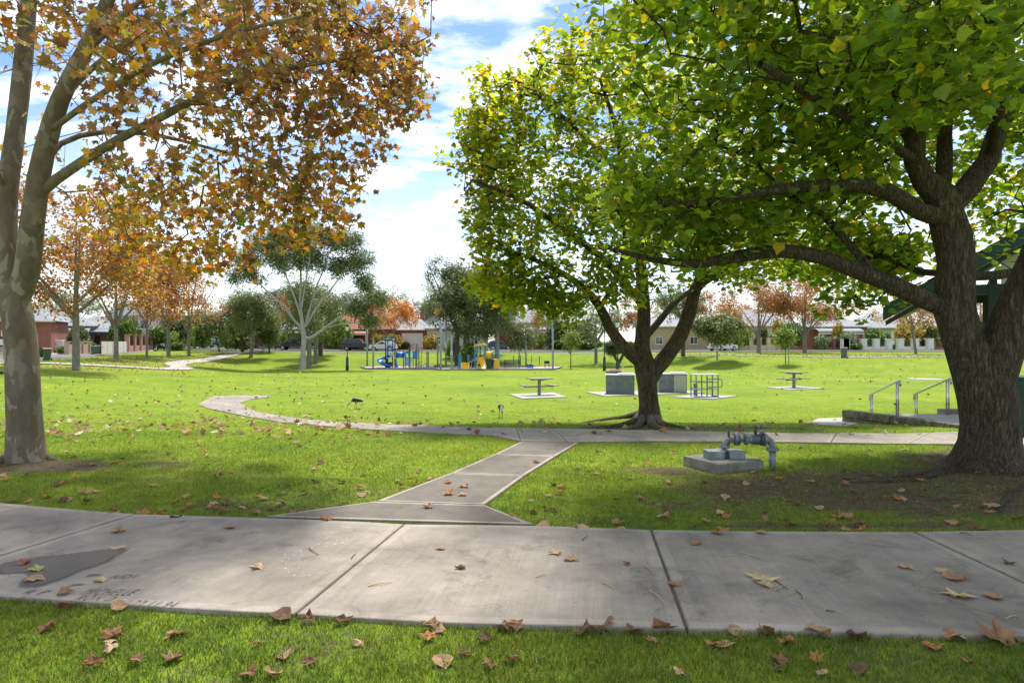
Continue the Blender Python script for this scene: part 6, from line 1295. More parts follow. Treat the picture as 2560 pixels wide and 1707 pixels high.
C_BRN = [(.40, .20, .09), (.30, .14, .07), (.48, .28, .12), (.36, .26, .16)]
C_GUM = [(.20, .24, .095), (.25, .28, .11), (.15, .185, .075), (.29, .295, .13)]; C_DRK = [(.12, .16, .055), (.165, .20, .065), (.09, .125, .045), (.215, .225, .085)]
C_LIM = [(.20, .30, .05), (.28, .36, .06), (.14, .24, .05), (.34, .34, .07)]
GP = 'plane trees along the side street'; W4 = [3, 3, 2, 2]
bg_tree('plane_tree', 'orange plane tree nearest behind the front plane trunk', GD(190, 45), 13.2, 7.0, 101, 'plane', GP, .28, .30, ntar=520, lpt=27, cols=C_PL, wts=C_PLW)
bg_tree('plane_tree', 'orange plane tree with low spreading left limb by the white fence', GD(290, 64), 14, 6.4, 102, 'plane', GP, .26, .22, ntar=330, lpt=24, cols=C_PL, wts=C_PLW)
bg_tree('plane_tree', 'thin multi stemmed plane tree, third along the side street', GD(367, 71), 13, 5.0, 103, 'plane', GP, .15, .25, ntar=240, lpt=24, cols=C_PL, wts=C_PLW)
bg_tree('plane_tree', 'dense orange plane tree, fourth along the side street', GD(421, 79), 13, 4.8, 104, 'plane', GP, .26, .24, ntar=260, lpt=26, cols=C_ORG, wts=W4)
bg_tree('plane_tree', 'half bare plane tree at the far end of the row', GD(472, 82), 13, 5.6, 105, 'plane', GP, .24, .22, ntar=340, lpt=14, cols=C_BRN, wts=W4)
GR = 'plane trees along the back street'
bg_tree('plane_tree', 'russet plane tree in front of the cream fence', GD(1897, 93), 11, 6.0, 106, 'plane', GR, .33, .26, ntar=420, lpt=20, cols=C_BRN, wts=W4)
bg_tree('plane_tree', 'half bare russet plane tree in front of the brick pillars', GD(2012, 92.5), 11, 6.2, 107, 'plane', GR, .33, .2, ntar=420, lpt=18, cols=C_BRN, wts=W4, limbs=6)
bg_tree('plane_tree', 'leaning plane tree in front of the white pillared fence', GD(2290, 86), 10.5, 5.0, 108, 'plane', GR, .2, .35, -.12, ntar=240, lpt=10, cols=C_BRN, wts=W4)
bg_tree('plane_tree', 'pale trunked plane tree seen through the fork of the right trunk', GD(2452, 84), 10.5, 5.0, 109, 'plane', GR, .36, .3, ntar=240, lpt=13, cols=C_ORG, wts=W4, bk='bark_gum')
bg_tree('plane_tree', 'orange tree in front of the terracotta roofed house', GD(985, 108), 9.5, 4.4, 110, 'plane', GR, .14, .3, ntar=230, lpt=24, cols=C_ORG, wts=W4)
bg_tree('plane_tree', 'small orange tree behind the white garage', GD(1118, 126), 9.0, 3.4, 111, 'plane', GR, .14, .3, ntar=150, lpt=22, cols=C_ORG, wts=W4)
bg_tree('plane_tree', 'sparse russet tree before the white roofed house', GD(1372, 106), 8.5, 3.6, 112, 'plane', GR, .12, .3, ntar=170, lpt=9, cols=C_BRN, wts=W4)
bg_tree('plane_tree', 'russet tree rising behind the bushy round tree', GD(1790, 112), 10.5, 4.6, 113, 'plane', GR, .2, .3, ntar=280, lpt=22, cols=C_BRN, wts=W4)
# --- the large white gum, traced limbs
Bg = G(757, 924); Dg = Bg.y
gm_ = [loc_main(Bg, [(757, 930, 0, .36), (757, 915, 0, .30), (758, 880, 0, .26), (760, 845, 0, .25), (757, 820, 0, .2), (750, 760, 0, .14), (752, 700, .3, .11), (748, 640, .6, .08), (740, 590, .8, .04)], Dg),
       loc_main(Bg, [(764, 852, 0, .17), (790, 836, -.2, .15), (815, 818, -.4, .13), (840, 800, -.6, .11), (870, 780, -.8, .08), (900, 765, -1, .04)], Dg), loc_main(Bg, [(812, 822, -.4, .07), (850, 810, -1, .06), (890, 806, -1.4, .045), (930, 800, -1.6, .02)], Dg),
       loc_main(Bg, [(757, 822, 0, .15), (735, 800, .2, .13), (710, 765, .4, .11), (680, 740, .6, .09), (640, 700, .8, .06), (600, 660, 1, .03)], Dg), loc_main(Bg, [(762, 820, 0, .14), (785, 780, -.3, .12), (810, 745, -.5, .10), (845, 700, -.8, .07), (880, 650, -1, .04)], Dg),
       loc_main(Bg, [(760, 822, 0, .14), (775, 770, .5, .11), (790, 720, .9, .09), (810, 670, 1.2, .06), (830, 610, 1.4, .03)], Dg), loc_main(Bg, [(755, 800, 0, .12), (735, 740, -.6, .10), (715, 690, -1.2, .075), (690, 630, -1.6, .04)], Dg), loc_main(Bg, [(752, 780, 0, .1), (765, 700, -.8, .08), (775, 640, -1.4, .06), (780, 580, -1.8, .03)], Dg), loc_main(Bg, [(700, 755, .5, .06), (660, 745, 0, .05), (620, 720, -.5, .03)], Dg)]
def Lg(px, py, rx, rz, w_=1.0, dd=0): p = P(px, py, Dg + dd) - Bg; return (p.x, p.y, p.z, rx, rx * 1.1, rz, w_)
Eg = [Lg(610, 650, 1.6, 1.0), Lg(660, 610, 1.9, 1.2, 1.4), Lg(720, 585, 2.0, 1.0, 1.4), Lg(790, 590, 2.2, 1.2, 1.6, 1), Lg(860, 600, 1.9, 1.1, 1.3), Lg(900, 650, 1.5, 1.1, 1.1), Lg(700, 650, 1.8, 1.1, 1.3, -1), Lg(780, 650, 1.8, 1.0, 1.2, 1), Lg(850, 665, 1.5, .9, 1), Lg(640, 690, 1.1, .7, .7), Lg(915, 705, 1.2, 1.0, .9), Lg(900, 770, 1.3, .8, .9, -1), Lg(945, 745, 1.2, .9, .8, -1), Lg(930, 800, .9, .6, .5, -1.5), Lg(590, 690, .9, .7, .5), Lg(745, 620, 1.8, 1.0, 1.1, -1.5)]
build_tree('gum_tree', 'large white barked gum tree with wide spreading limbs in the lawn', 'tree', Bg, gm_, ell_points(np.random.default_rng(120), Eg, 640), 120, M['bark_gum'], M['leaf_gum'], T_STRIP, (.28, .55), 46, C_GUM, W4, zmin=3.2, spread=.36, droop=.7, upness=.8, tip=.012, step=.7, sides=(14, 8, 4, 3), jit=.1, mbf=.4)
GG = 'gum trees behind the white gum'
bg_tree('gum_tree', 'gum tree with a grey trunk just behind the white gum', GD(773, 74), 11, 4.0, 121, 'gum', GG, .27, .4, ntar=190, lpt=30, cols=C_GUM, wts=W4, bk='bark_grey')
bg_tree('gum_tree', 'gum tree with a dark straight trunk, third behind the white gum', GD(789, 80), 9.5, 3.4, 122, 'gum', GG, .25, .42, ntar=170, lpt=30, cols=C_DRK, wts=W4, bk='bark_grey')
bg_tree('gum_tree', 'dark trunked tree farthest behind the white gum', GD(801, 86.5), 10, 4.0, 123, 'dark', GG, .3, .35, ntar=180, lpt=32, cols=C_DRK, wts=W4)
bg_tree('wattle_tree', 'leaning grey trunked wattle left of the white gum', G(627, 893), 9.0, 3.4, 124, 'gum', 'park trees at left', .24, .35, .12, ntar=220, lpt=32, cols=C_GUM, wts=W4, bk='bark_grey')
bg_tree('wattle_tree', 'dark forked tree with a spreading root flare at the bank top', GD(606, 91), 7.8, 3.6, 125, 'dark', 'park trees at left', .24, .22, ntar=240, lpt=34, cols=C_DRK, wts=W4)
bg_tree('wattle_tree', 'small stooping tree beside the far parked cars', GD(549, 92), 5.6, 2.6, 126, 'dark', 'park trees at left', .1, .4, -.3, ntar=120, lpt=26, cols=C_DRK, wts=W4, offs=(-1.2, 0))
bg_tree('wattle_tree', 'small conical dark tree between wattle and white gum', GD(673, 90), 5.4, 1.7, 127, 'dark', 'park trees at left', .12, .2, ntar=110, lpt=34, cols=C_DRK, wts=W4, zc=2.9)
bg_tree('wattle_tree', 'slim tree in front of the beige house', GD(658, 94), 6.5, 2.2, 128, 'gum', 'park trees at left', .13, .4, ntar=110, lpt=30, cols=C_GUM, wts=W4)
GM = 'tall eucalypts behind the playground'
bg_tree('eucalypt', 'tall dense dark eucalypt behind the playground poles', GD(1143, 77), 13.6, 5.2, 129, 'dark', GM, .33, .3, ntar=420, lpt=40, cols=C_DRK, wts=W4, zc=7.0, flat=.8)
bg_tree('eucalypt', 'tall eucalypt with a pale bent trunk behind the playground', GD(1170, 80), 12.8, 3.8, 130, 'gum', GM, .26, .4, ntar=300, lpt=38, cols=C_GUM, wts=W4, zc=8.0, offs=(-.6, 0))
bg_tree('eucalypt', 'drooping eucalypt at the right of the tall playground trees', GD(1243, 80), 11.6, 4.8, 131, 'gum', GM, .28, .35, ntar=330, lpt=38, cols=C_GUM, wts=W4, zc=6.4, flat=.85)
bg_tree('eucalypt', 'tall eucalypt half hidden behind the green shade tree edge', GD(1215, 88), 14.0, 4.4, 132, 'gum', GM, .3, .4, ntar=300, lpt=34, cols=C_GUM, wts=W4)
bg_tree('eucalypt', 'low weeping eucalypt branches left of the grey bench pole', GD(1298, 77), 5.0, 2.0, 133, 'gum', GM, .1, .35, ntar=120, lpt=30, cols=C_GUM, wts=W4, zc=3.4)
bg_tree('young_tree', 'lime green young tree on a thin dark trunk right of the playground', G(1427, 922), 3.9, .95, 134, 'round', None, .06, .42, ntar=70, lpt=26, cols=C_LIM, wts=W4, zc=3.0, bk='bark_dark')
bg_tree('park_tree', 'grey trunked tree with bare forks left of the grass tree', G(1490, 905), 7.5, 3.4, 135, 'round', None, .2, .3, ntar=150, lpt=18, cols=C_DRK, wts=W4)
bg_tree('park_tree', 'dark trunked tree seen right of the forked green tree', GD(1708, 77), 9, 3.4, 136, 'dark', None, .24, .45, ntar=150, lpt=24, cols=C_DRK, wts=W4)
bg_tree('bushy_tree', 'dense round bushy tree on a twisted white trunk on the right slope', G(1793, 906), 4.9, 2.5, 137, 'round', None, .10, .3, ntar=300, lpt=46, cols=C_GUM, wts=W4, zc=3.35, flat=.7, bk='bark_gum', size=(.16, .3))
bg_tree('young_tree', 'staked young tree with wispy foliage on the right slope', G(1964, 909), 3.8, .95, 138, 'round', None, .05, .3, ntar=70, lpt=22, cols=C_LIM, wts=W4, zc=2.7)
# stake beside it
g = G(1972, 909); tag(MB().box(-.03, -.03, -.2, .03, .03, 1.6).build('tree_stake', M['timber_grey'], None, loc=g), 'thin timber stake beside the wispy young tree', 'stake')
# --- grass tree: forked black trunk under grey green skirts
g = G(1545, 915); gt = thing('grass_tree', 'old grass tree with forked black trunk and shaggy grey skirts', 'tree', g)
for pts in ([(0, 0, -.1, .22), (-.02, 0, .4, .17), (-.35, 0, 1.1, .17), (-.6, 0, 1.7, .15)], [(.02, 0, .2, .16), (.35, .05, .8, .17), (.6, .05, 1.4, .15), (.45, .05, 1.75, .13), (.7, .05, 1.95, .12)], [(.6, .05, 1.4, .12), (.95, .05, 1.55, .12), (1.15, 0, 1.9, .1)]):
    q = catmull([(Vector(p[:3]), p[3]) for p in pts], .1); MB().tube([a for a, _ in q], [b for _, b in q], 10).build('trunk', M['bark_dark'], gt, True)
rngG = np.random.default_rng(140)
for i, (cx_, cz_, rr) in enumerate(((-.65, 2.0, 1.15), (.2, 2.15, .95), (1.2, 2.15, .8))):
    n = 900; d = rngG.normal(size=(n, 3)); d[:, 2] = d[:, 2] * .8 - .15; d /= np.linalg.norm(d, axis=1, keepdims=True); pos_ = np.array([cx_, 0, cz_]) + d * .12
    k_ = obj('skirt', leaf_mesh('skirt', pos_, frames(n, rngG.normal(size=(n, 3)), d), rngG.uniform(.7, 1.0, n) * rr, pal(rngG, n, [(.16, .19, .11), (.24, .25, .17), (.11, .14, .08)], [3, 3, 2]), [(t[0] * np.array([.25, 1, 1]), t[1]) for t in T_STRIP], M['leaf_gum']), gt); k_['kind'] = 'stuff'
# --- shrubs and far crowns: prototypes copied, each an individual
def shrub_proto(seed, cols, rr=1.0, hh=1.0, n=1500, size=(.10, .2)):
    rng = np.random.default_rng(seed); e = [(0, 0, hh * .5, rr * .7, rr * .7, hh * .5, 3)] + [(rng.uniform(-.6, .6) * rr, rng.uniform(-.5, .5) * rr, hh * rng.uniform(.3, .75), rr * .4, rr * .4, hh * .3, 1) for _ in range(7)]
    p = ell_points(rng, e, n); p[:, 2] = np.maximum(p[:, 2], .04); return leaf_mesh('foliage', p, frames(n, rng.normal(0, .6, (n, 3)) + [0, 0, .8], rng.normal(size=(n, 3))), rng.uniform(*size, n), pal(rng, n, cols, W4).clip(.01, .8), T_DIAMOND, M['leaf_gum'])
SH = {'green': shrub_proto(201, [(.12, .22, .04), (.17, .28, .05), (.08, .15, .035), (.2, .26, .06)]), 'lime': shrub_proto(202, C_LIM), 'dark': shrub_proto(203, C_DRK), 'yellow': shrub_proto(204, [(.42, .34, .06), (.5, .38, .08), (.3, .3, .06), (.36, .24, .07)]), 'white': shrub_proto(205, [(.18, .25, .09), (.5, .5, .44), (.12, .2, .07), (.2, .28, .1)])}
stem_me = MB().tube([(0, 0, -.1), (.02, 0, .35)], [.06, .03], 6).mesh('stem', M['bark_dark'])
def shrub(px, d, w_, hh, kind, label):
    t = thing('shrub', label, 'shrub', GD(px, d), px % 6, 'garden shrubs'); o = obj('foliage', SH[kind], t); o.scale = (w_ / 2, w_ / 2, hh); o['kind'] = 'stuff'; obj('stem', stem_me, t)
for a in [(95, 66, 2.2, 1.2, 'dark', 'dark low hedge in front of the white wagon'), (155, 78, 1.8, 1.0, 'green', 'rounded bush behind the white wagon'), (135, 90, 4.0, 2.6, 'lime', 'bright green bush above the white wagon'), (165, 92, 5.0, 3.0, 'green', 'tall green hedge left of the second plane trunk'), (196, 86, 3.4, 3.4, 'dark', 'dark bush right of the second plane trunk'), (222, 84, 2.0, 1.6, 'green', 'green bush at the end of the sandstone wall'), (303, 90, 3.6, 4.4, 'green', 'tall green hedge behind the white fence'), (325, 98, 4.0, 4.8, 'dark', 'dark tree shaped hedge behind the brick pillars'), (392, 100, 4.5, 3.6, 'green', 'green bush beside the balcony house'), (415, 104, 4, 3.0, 'lime', 'lime bush behind the parked motorcycle'),
          (447, 108, 5, 5.2, 'dark', 'dark bush between fourth and fifth plane trunks'), (455, 118, 6, 6.5, 'lime', 'lime tree crown beyond the fifth plane trunk'), (500, 125, 7, 6.5, 'green', 'green crown above the far silver wagon'), (440, 96, 3, 1.2, 'green', 'low groundcover left of the half bare plane'), (578, 98, 5.0, 5.0, 'lime', 'pale drooping palm like bush at the street corner'), (600, 99, 4.0, 3.4, 'dark', 'dark bush under the forked wattle'), (690, 112, 4, 3.2, 'green', 'green bush before the beige house'), (848, 108, 5.5, 5.2, 'lime', 'bright bush left of the terracotta roofed house'), (822, 110, 4.5, 5.0, 'dark', 'dark bush above the black four wheel drive'), (860, 112, 3.5, 1.5, 'green', 'low bush behind the black four wheel drive'),
          (948, 111, 2.6, 2.6, 'yellow', 'golden bush before the brick house'), (985, 111, 4.0, 2.6, 'yellow', 'wide golden bush behind the white hatchback'), (1010, 112.5, 3, 1.3, 'dark', 'clipped dark hedge left of the garage'), (1078, 108, 4, 2.4, 'yellow', 'autumn bush right of the garage drive'), (1130, 84, 2.8, 2.4, 'lime', 'pale feathery bush behind the yellow steps'), (1172, 79, 2.6, 2.6, 'lime', 'bright feathery shrub beside the pale bent trunk'),
          (1290, 106, 4, 3.2, 'dark', 'dark shrub left of the brick verandah'), (1345, 106, 3, 2.6, 'lime', 'lime shrub right of the verandah steps'), (1400, 107, 6, 4.6, 'dark', 'tall dark garden shrub mass'), (1425, 104, 6, 2.0, 'green', 'low green garden bank behind the young tree'), (1452, 106, 6, 4.4, 'dark', 'dark shrub left of the grey trunked tree'), (1470, 104, 5, 1.8, 'green', 'low mounded shrub beyond the grey trunked tree'), (1835, 104, 3.5, 4.0, 'lime', 'yellow green bush behind the white sedan'), (1858, 108, 4, 4.4, 'lime', 'lime tree over the cream fence'), (1905, 111, 2.6, 4.0, 'dark', 'clipped dark shrub behind the cream fence'), (1950, 109, 3, 5.0, 'yellow', 'golden shrub at the end of the cream fence'),
          (1985, 108, 4, 4.5, 'green', 'green shrub behind the half bare plane'), (2055, 105.5, 2.4, 2.4, 'white', 'flowering white bush behind the brick pillars'), (2085, 107, 2.6, 2.2, 'white', 'flowering bush at the verandah post'), (2095, 108, 2.6, 4.4, 'yellow', 'small golden tree before the verandah'), (2122, 106, 3.4, 2.8, 'white', 'pale bush between the white pillars'), (2140, 104, 3, 1.3, 'green', 'low green border left of the white fence'), (2190, 108, 4.5, 3.4, 'green', 'green bush behind the white pillared fence'), (2272, 108, 6, 4.6, 'yellow', 'autumn tree crown above the white fence'), (2240, 107, 3, 1.6, 'green', 'green shrub between the white gate pillars'), (2320, 110, 5, 4.4, 'dark', 'dark shrub beside the massive trunk')]: shrub(*a)
far_proto = []
for i, (cl_, kd) in enumerate(((C_DRK, 'dark'), (C_GUM, 'gum'), (C_BRN, 'plane'))):
    far_proto.append(bg_tree('street_tree', 'far tree', GD(500 + i * 40, 150), 10, 5.0, 150 + i, kd, 'far trees beyond the houses', .22, .25, ntar=190, lpt=26, cols=cl_, wts=W4))
FT = [(520, 160, 1.15, 0, 'dark far tree at the end of the side street'), (470, 170, 1.1, 1, 'grey green far tree behind the half bare plane'), (650, 136, 1.2, 0, 'dark far tree behind the beige house'), (705, 134, 1.35, 2, 'russet far tree behind the white gum'), (745, 138, 1.4, 0, 'dark far tree behind the white gum trunk'), (835, 132, 1.3, 1, 'grey green far tree behind the lamp lantern'), (905, 140, 1.45, 0, 'dark far tree over the terracotta roof'), (960, 138, 1.5, 1, 'grey green far tree over the brick house'), (1060, 142, 1.4, 1, 'pale far tree beyond the garage'), (1100, 136, 1.2, 0, 'dark far tree right of the garage'), (1290, 134, 1.3, 1, 'green far tree left of the white roof'), (1420, 136, 1.25, 0, 'dark far tree right of the white roof'), (1490, 130, 1.1, 1, 'grey green far tree behind the grass tree'), (1600, 135, 1.2, 2, 'russet far tree behind the forked trunk'), (1690, 138, 1.2, 0, 'dark far tree left of the bushy tree'), (1850, 140, 1.2, 2, 'russet far tree behind the cream house'), (1960, 142, 1.25, 2, 'russet far tree left of the curved verandah'), (2080, 144, 1.15, 1, 'green far tree behind the curved verandah'), (2190, 138, 1.2, 2, 'russet far tree above the white fence'), (2300, 136, 1.25, 0, 'dark far tree beside the massive trunk'), (2430, 134, 1.2, 2, 'russet far tree in the trunk fork'), (2560, 130, 1.2, 1, 'green far tree at the right edge'), (60, 118, 1.15, 1, 'green far tree behind the left brick house'), (170, 126, 1.1, 0, 'dark far tree behind the cream left house'), (290, 132, 1.15, 0, 'dark far tree behind the blue posted house'), (395, 140, 1.2, 1, 'green far tree behind the balcony house')]
for i, (px_, d_, s_, k_, lb) in enumerate(FT):
    o = far_proto[k_] if i in (0, 1, 3) else copy_tree(far_proto[k_])
    o.location = GD(px_, d_); o.scale = (s_, s_, s_ * (.85 + .1 * (i % 3))); o.rotation_euler = (0, 0, i * 1.7); o['label'] = lb
# ------------------------------------------------------------------ houses, fences, cars round the park
def brickmat(name, c1, c2, mortar):
    m, t, b = newmat(name); tcn = N(t, 'ShaderNodeTexCoord'); sx_ = N(t, 'ShaderNodeSeparateXYZ'); t.links.new(tcn.outputs['Object'], sx_.inputs[0]); ad_ = N(t, 'ShaderNodeMath', operation='ADD'); t.links.new(sx_.outputs[0], ad_.inputs[0]); t.links.new(sx_.outputs[1], ad_.inputs[1]); cb_ = N(t, 'ShaderNodeCombineXYZ'); t.links.new(ad_.outputs[0], cb_.inputs[0]); t.links.new(sx_.outputs[2], cb_.inputs[1])
    br = N(t, 'ShaderNodeTexBrick'); br.inputs['Scale'].default_value = 1; br.inputs['Brick Width'].default_value = .24; br.inputs['Row Height'].default_value = .086; br.inputs['Mortar Size'].default_value = .008; t.links.new(cb_.outputs[0], br.inputs['Vector'])
    br.inputs['Color1'].default_value = (*c1, 1); br.inputs['Color2'].default_value = (*c2, 1); br.inputs['Mortar'].default_value = (*mortar, 1)
    f = noise_tex(t, tcn.outputs['Object'], 1.2, 5); t.links.new(mixc(t, .4, br.outputs['Color'], ramp(t, f, [(.3, (.7, .7, .7)), (.7, (1.25, 1.25, 1.25))]), 'MULTIPLY'), b.inputs['Base Color']); b.inputs['Roughness'].default_value = .9; return m
brickmat('brick_red', (.30, .085, .05), (.24, .07, .045), (.30, .22, .18)); brickmat('brick_cream', (.52, .40, .26), (.46, .34, .22), (.5, .42, .32)); brickmat('brick_pink', (.50, .25, .17), (.44, .21, .15), (.45, .35, .28))
plain('render_cream', (.60, .50, .36), .85, 0, .08, 2); plain('render_white', (.70, .68, .63), .8, 0, .07, 2); plain('render_grey', (.50, .48, .44), .85, 0, .1, 2); plain('beige_wall', (.46, .36, .26), .85, 0, .1, 2)
m_, t_, b_ = newmat('roof_iron'); tcn = N(t_, 'ShaderNodeTexCoord'); wv_ = N(t_, 'ShaderNodeTexWave', bands_direction='X'); wv_.inputs['Scale'].default_value = 4.0; t_.links.new(tcn.outputs['Object'], wv_.inputs['Vector']); f_ = noise_tex(t_, tcn.outputs['Object'], .8, 6)
t_.links.new(ramp(t_, f_, [(.3, (.17, .18, .19)), (.7, (.26, .27, .28))]), b_.inputs['Base Color']); b_.inputs['Roughness'].default_value = .6; t_.links.new(bump(t_, wv_.outputs['Fac'], .5, .03), b_.inputs['Normal'])
glass_mat('window_glass'); plain('door_dark', (.06, .045, .035), .6); plain('garage_white', (.72, .72, .71), .5, 0, .05, 2); plain('iron_black', (.015, .015, .017), .6); plain('post_blue', (.03, .05, .14), .6); plain('pergola_timber', (.20, .11, .06), .8); plain('door_red', (.20, .03, .02), .6)
def house(label, px, d, W, D, Hw, wall, roofm, rh, rz=0, roof='hip', wins=(), doors=(), ver=None, garage=None, chim=None, eave=.45):
    t = thing('house', label, 'house', GD(px, d), rz, 'houses round the park')
    MB().box(-W / 2, 0, -.5, W / 2, D, Hw).build('wall', M[wall], t)
    e = eave; x0, x1, y0, y1 = -W / 2 - e, W / 2 + e, -e, D + e; mb = MB(); z1_ = Hw + .002
    if roof == 'hip':
        r_ = min(W, D) / 2 * .95; mb.add([(x0, y0, z1_), (x1, y0, z1_), (x1, y1, z1_), (x0, y1, z1_), (x0 + r_, (y0 + y1) / 2, z1_ + rh), (x1 - r_, (y0 + y1) / 2, z1_ + rh)], [(0, 1, 5, 4), (1, 2, 5), (2, 3, 4, 5), (3, 0, 4), (3, 2, 1, 0)])
    elif roof == 'gable_front':
        mb.prism([(x0, z1_), (x1, z1_), (0, z1_ + rh)], y0, y1)
        gm2 = MB(); gm2.prism([(-W / 2 + .1, z1_ + .003), (W / 2 - .1, z1_ + .003), (0, z1_ + rh - .25)], y0 - .03, y0 - .004); gm2.build('gable', M[wall], t)
    else: mb.prism([(y0, z1_), (y1, z1_), ((y0 + y1) / 2, z1_ + rh)], x0, x1, 'x')
    rf = mb.build('roof', M[roofm], t); MB().box(x0 - .05, y0 - .1, z1_ - .14, x1 + .05, y0 - .005, z1_ - .004).build('gutter', M['render_white'], rf)
    if chim: MB().box(chim - .35, D * .45, Hw + .3, chim + .35, D * .45 + .7, Hw + rh + .9).build('chimney', M['brick_red'], rf)
    for (a, b, za, zb) in wins:
        wn = MB().box(a, -.05, za, a + .09, -.002, zb).box(b - .09, -.05, za, b, -.002, zb).box(a + .09, -.05, zb - .09, b - .09, -.002, zb).box(a + .09, -.05, za, b - .09, -.002, za + .09).box((a + b) / 2 - .03, -.045, za + .09, (a + b) / 2 + .03, -.002, zb - .09).build('window', M['white_paint'], t); MB().box(a + .085, -.03, za + .085, b - .085, -.0015, zb - .085).build('pane', M['window_glass'], wn); MB().box(a - .1, -.1, za - .09, b + .1, -.001, za - .003).build('sill', M['render_white'], wn)
    for (a, b, zb, mt) in doors:
        dr = MB().box(a, -.06, -.02, b, -.002, zb).build('door', M[mt], t); MB().cyl((b - .12, -.1, 1.0), (b - .12, -.06, 1.0), .03, 8).build('handle', M['steel_bright'], dr)
    if garage:
        a, b, zb = garage; gd = MB()
        g0 = obj('garage_door', None, t)
        bpy.data.objects.remove(g0)
        gdo = MB().box(a, -.05, -.02, b, -.002, zb).build('garage_door', M['garage_white'], t)
        for k in range(4): MB().box(a + .03, -.07, .03 + k * zb / 4, b - .03, -.0515, (k + 1) * zb / 4 - .03).build('panel', M['garage_white'], gdo)
    if ver:
        a, b, dp, zh, n, pm, rm, curved = ver; v = MB()
        if curved: prof = [(-dp, zh), (-dp * .92, zh + .28), (-dp * .7, zh + .55), (-dp * .35, zh + .72), (-.01, zh + .78)]
        else: prof = [(-dp, zh), (-.01, zh + .55)]
        pr = prof + [(y, z - .06) for y, z in prof[::-1]]; v.prism(pr, a, b, 'x'); vr = v.build('verandah_roof', M[rm], t)
        for k in range(n): x = a + .1 + (b - a - .2) * k / (n - 1); MB().box(x - .07, -dp + .05, -.5, x + .07, -dp + .19, zh - .07).build('verandah_post', M[pm], t)
        MB().box(a, -dp + .04, zh - .28, b, -dp + .045 + .14, zh - .07).build('verandah_beam', M[pm], t); MB().box(a, -dp, -.5, b, -.01, .08).build('verandah_floor', M['brick_red'], t)
    return t
W2_ = lambda *c: [(a - .65, a + .65, .9, 2.2) for a in c]
house('brick house with pale iron roof behind the front plane trunk', 14, 80, 9, 9, 4.0, 'brick_red', 'roof_iron', 2.4, R(22), wins=W2_(-2, 2.2), doors=[(-.5, .5, 2.1, 'door_dark')])
house('pink brick cottage with grey verandah behind the white wagon', 132, 93, 9.5, 9, 3.6, 'brick_pink', 'roof_iron', 2.2, R(22), wins=W2_(-3, 2.4), doors=[(-.6, .4, 2.1, 'door_dark')], ver=(-4.6, 4.6, 2.2, 2.5, 5, 'render_cream', 'roof_iron', True))
house('small pink brick carport house at left of the wagon', 92, 88, 4.2, 7, 3.4, 'brick_pink', 'roof_iron', 1.4, R(22), wins=(), doors=[(-1.2, 1.2, 2.3, 'iron_black')])
house('dim house with blue verandah posts behind the white fence', 240, 96, 8.5, 8, 3.2, 'brick_pink', 'roof_iron', 1.8, R(24), wins=W2_(-2.6, 2.4), doors=[(-.5, .5, 2.1, 'door_dark')], ver=(-4.1, 4.1, 2.4, 2.7, 5, 'post_blue', 'roof_iron', False))
house('white two storey house with a grey gabled roof', 335, 106, 6.0, 8, 5.4, 'render_white', 'roof_iron', 2.0, R(20), 'gable_front', wins=[(-2, -.8, 3.2, 4.6), (.8, 2, 3.2, 4.6), (-2, -.8, .9, 2.2)], doors=[(.6, 1.6, 2.2, 'door_dark')])
hb = house('cream balcony house at the middle of the side street', 385, 112, 8.0, 8, 5.6, 'render_cream', 'roof_iron', 1.4, R(18), wins=[(-2.8, -1.2, .9, 2.2), (-2.8, -1.2, 3.4, 4.8), (1.2, 2.8, 3.4, 4.8)], doors=[(.6, 1.6, 2.2, 'door_dark')], ver=(-3.8, 3.8, 1.8, 2.8, 4, 'render_cream', 'roof_iron', False))
for k in range(16): MB().box(-3.7 + k * .48, -1.75, 3.4, -3.66 + k * .48, -1.71, 4.3).build('baluster', M['iron_black'], hb)
MB().box(-3.8, -1.78, 4.3, 3.8, -1.68, 4.38).build('balcony_rail', M['iron_black'], hb)
house('red brick house at the far end of the side street', 492, 150, 10, 9, 3.6, 'brick_red', 'roof_iron', 2, R(10), wins=W2_(-3, 3), doors=[(-.5, .5, 2.1, 'door_dark')])
house('white house corner beyond the far parked cars', 566, 140, 6, 8, 3.6, 'render_white', 'roof_iron', 1.5, R(8), wins=W2_(-1.5), doors=[(.6, 1.5, 2.1, 'door_dark')])
house('beige flat fronted house left of the white gum', 690, 116, 17, 9, 3.3, 'beige_wall', 'roof_iron', .9, 0, 'side', wins=[(-7, -5.4, .9, 2.3), (-2.2, -.4, .7, 2.4), (3.2, 5, .8, 2.3)], doors=[(-4, -3, 2.2, 'door_dark'), (1.0, 2.2, 2.3, 'door_dark')], ver=(-5.0, 6.5, 1.6, 2.7, 6, 'pergola_timber', 'timber_grey', False))
house('brick house with terracotta tiled roof and deep verandah', 905, 114, 12.5, 10, 3.5, 'brick_red', 'roof_tile', 3.6, 0, 'hip', wins=[(-5, -3.4, .8, 2.3), (2.8, 4.6, .9, 2.4)], doors=[(-1.6, -.5, 2.2, 'door_dark')], ver=(-6.1, 1.2, 2.2, 2.7, 4, 'render_white', 'roof_tile', False), chim=-3)
house('brick wing with grey roof left of the white garage', 978, 115.5, 7.0, 9, 3.6, 'brick_red', 'roof_iron', 3.2, 0, 'hip', wins=[(-2.6, -1.0, .9, 2.3)], ver=(-3.3, 1.4, 1.4, 2.7, 3, 'render_white', 'roof_tile', False))
house('brick garage with a wide white panelled door', 1037, 113, 5.4, 7, 3.35, 'brick_red', 'roof_iron', 1.9, 0, 'hip', garage=(-2.15, 1.35, 2.75), eave=.3)
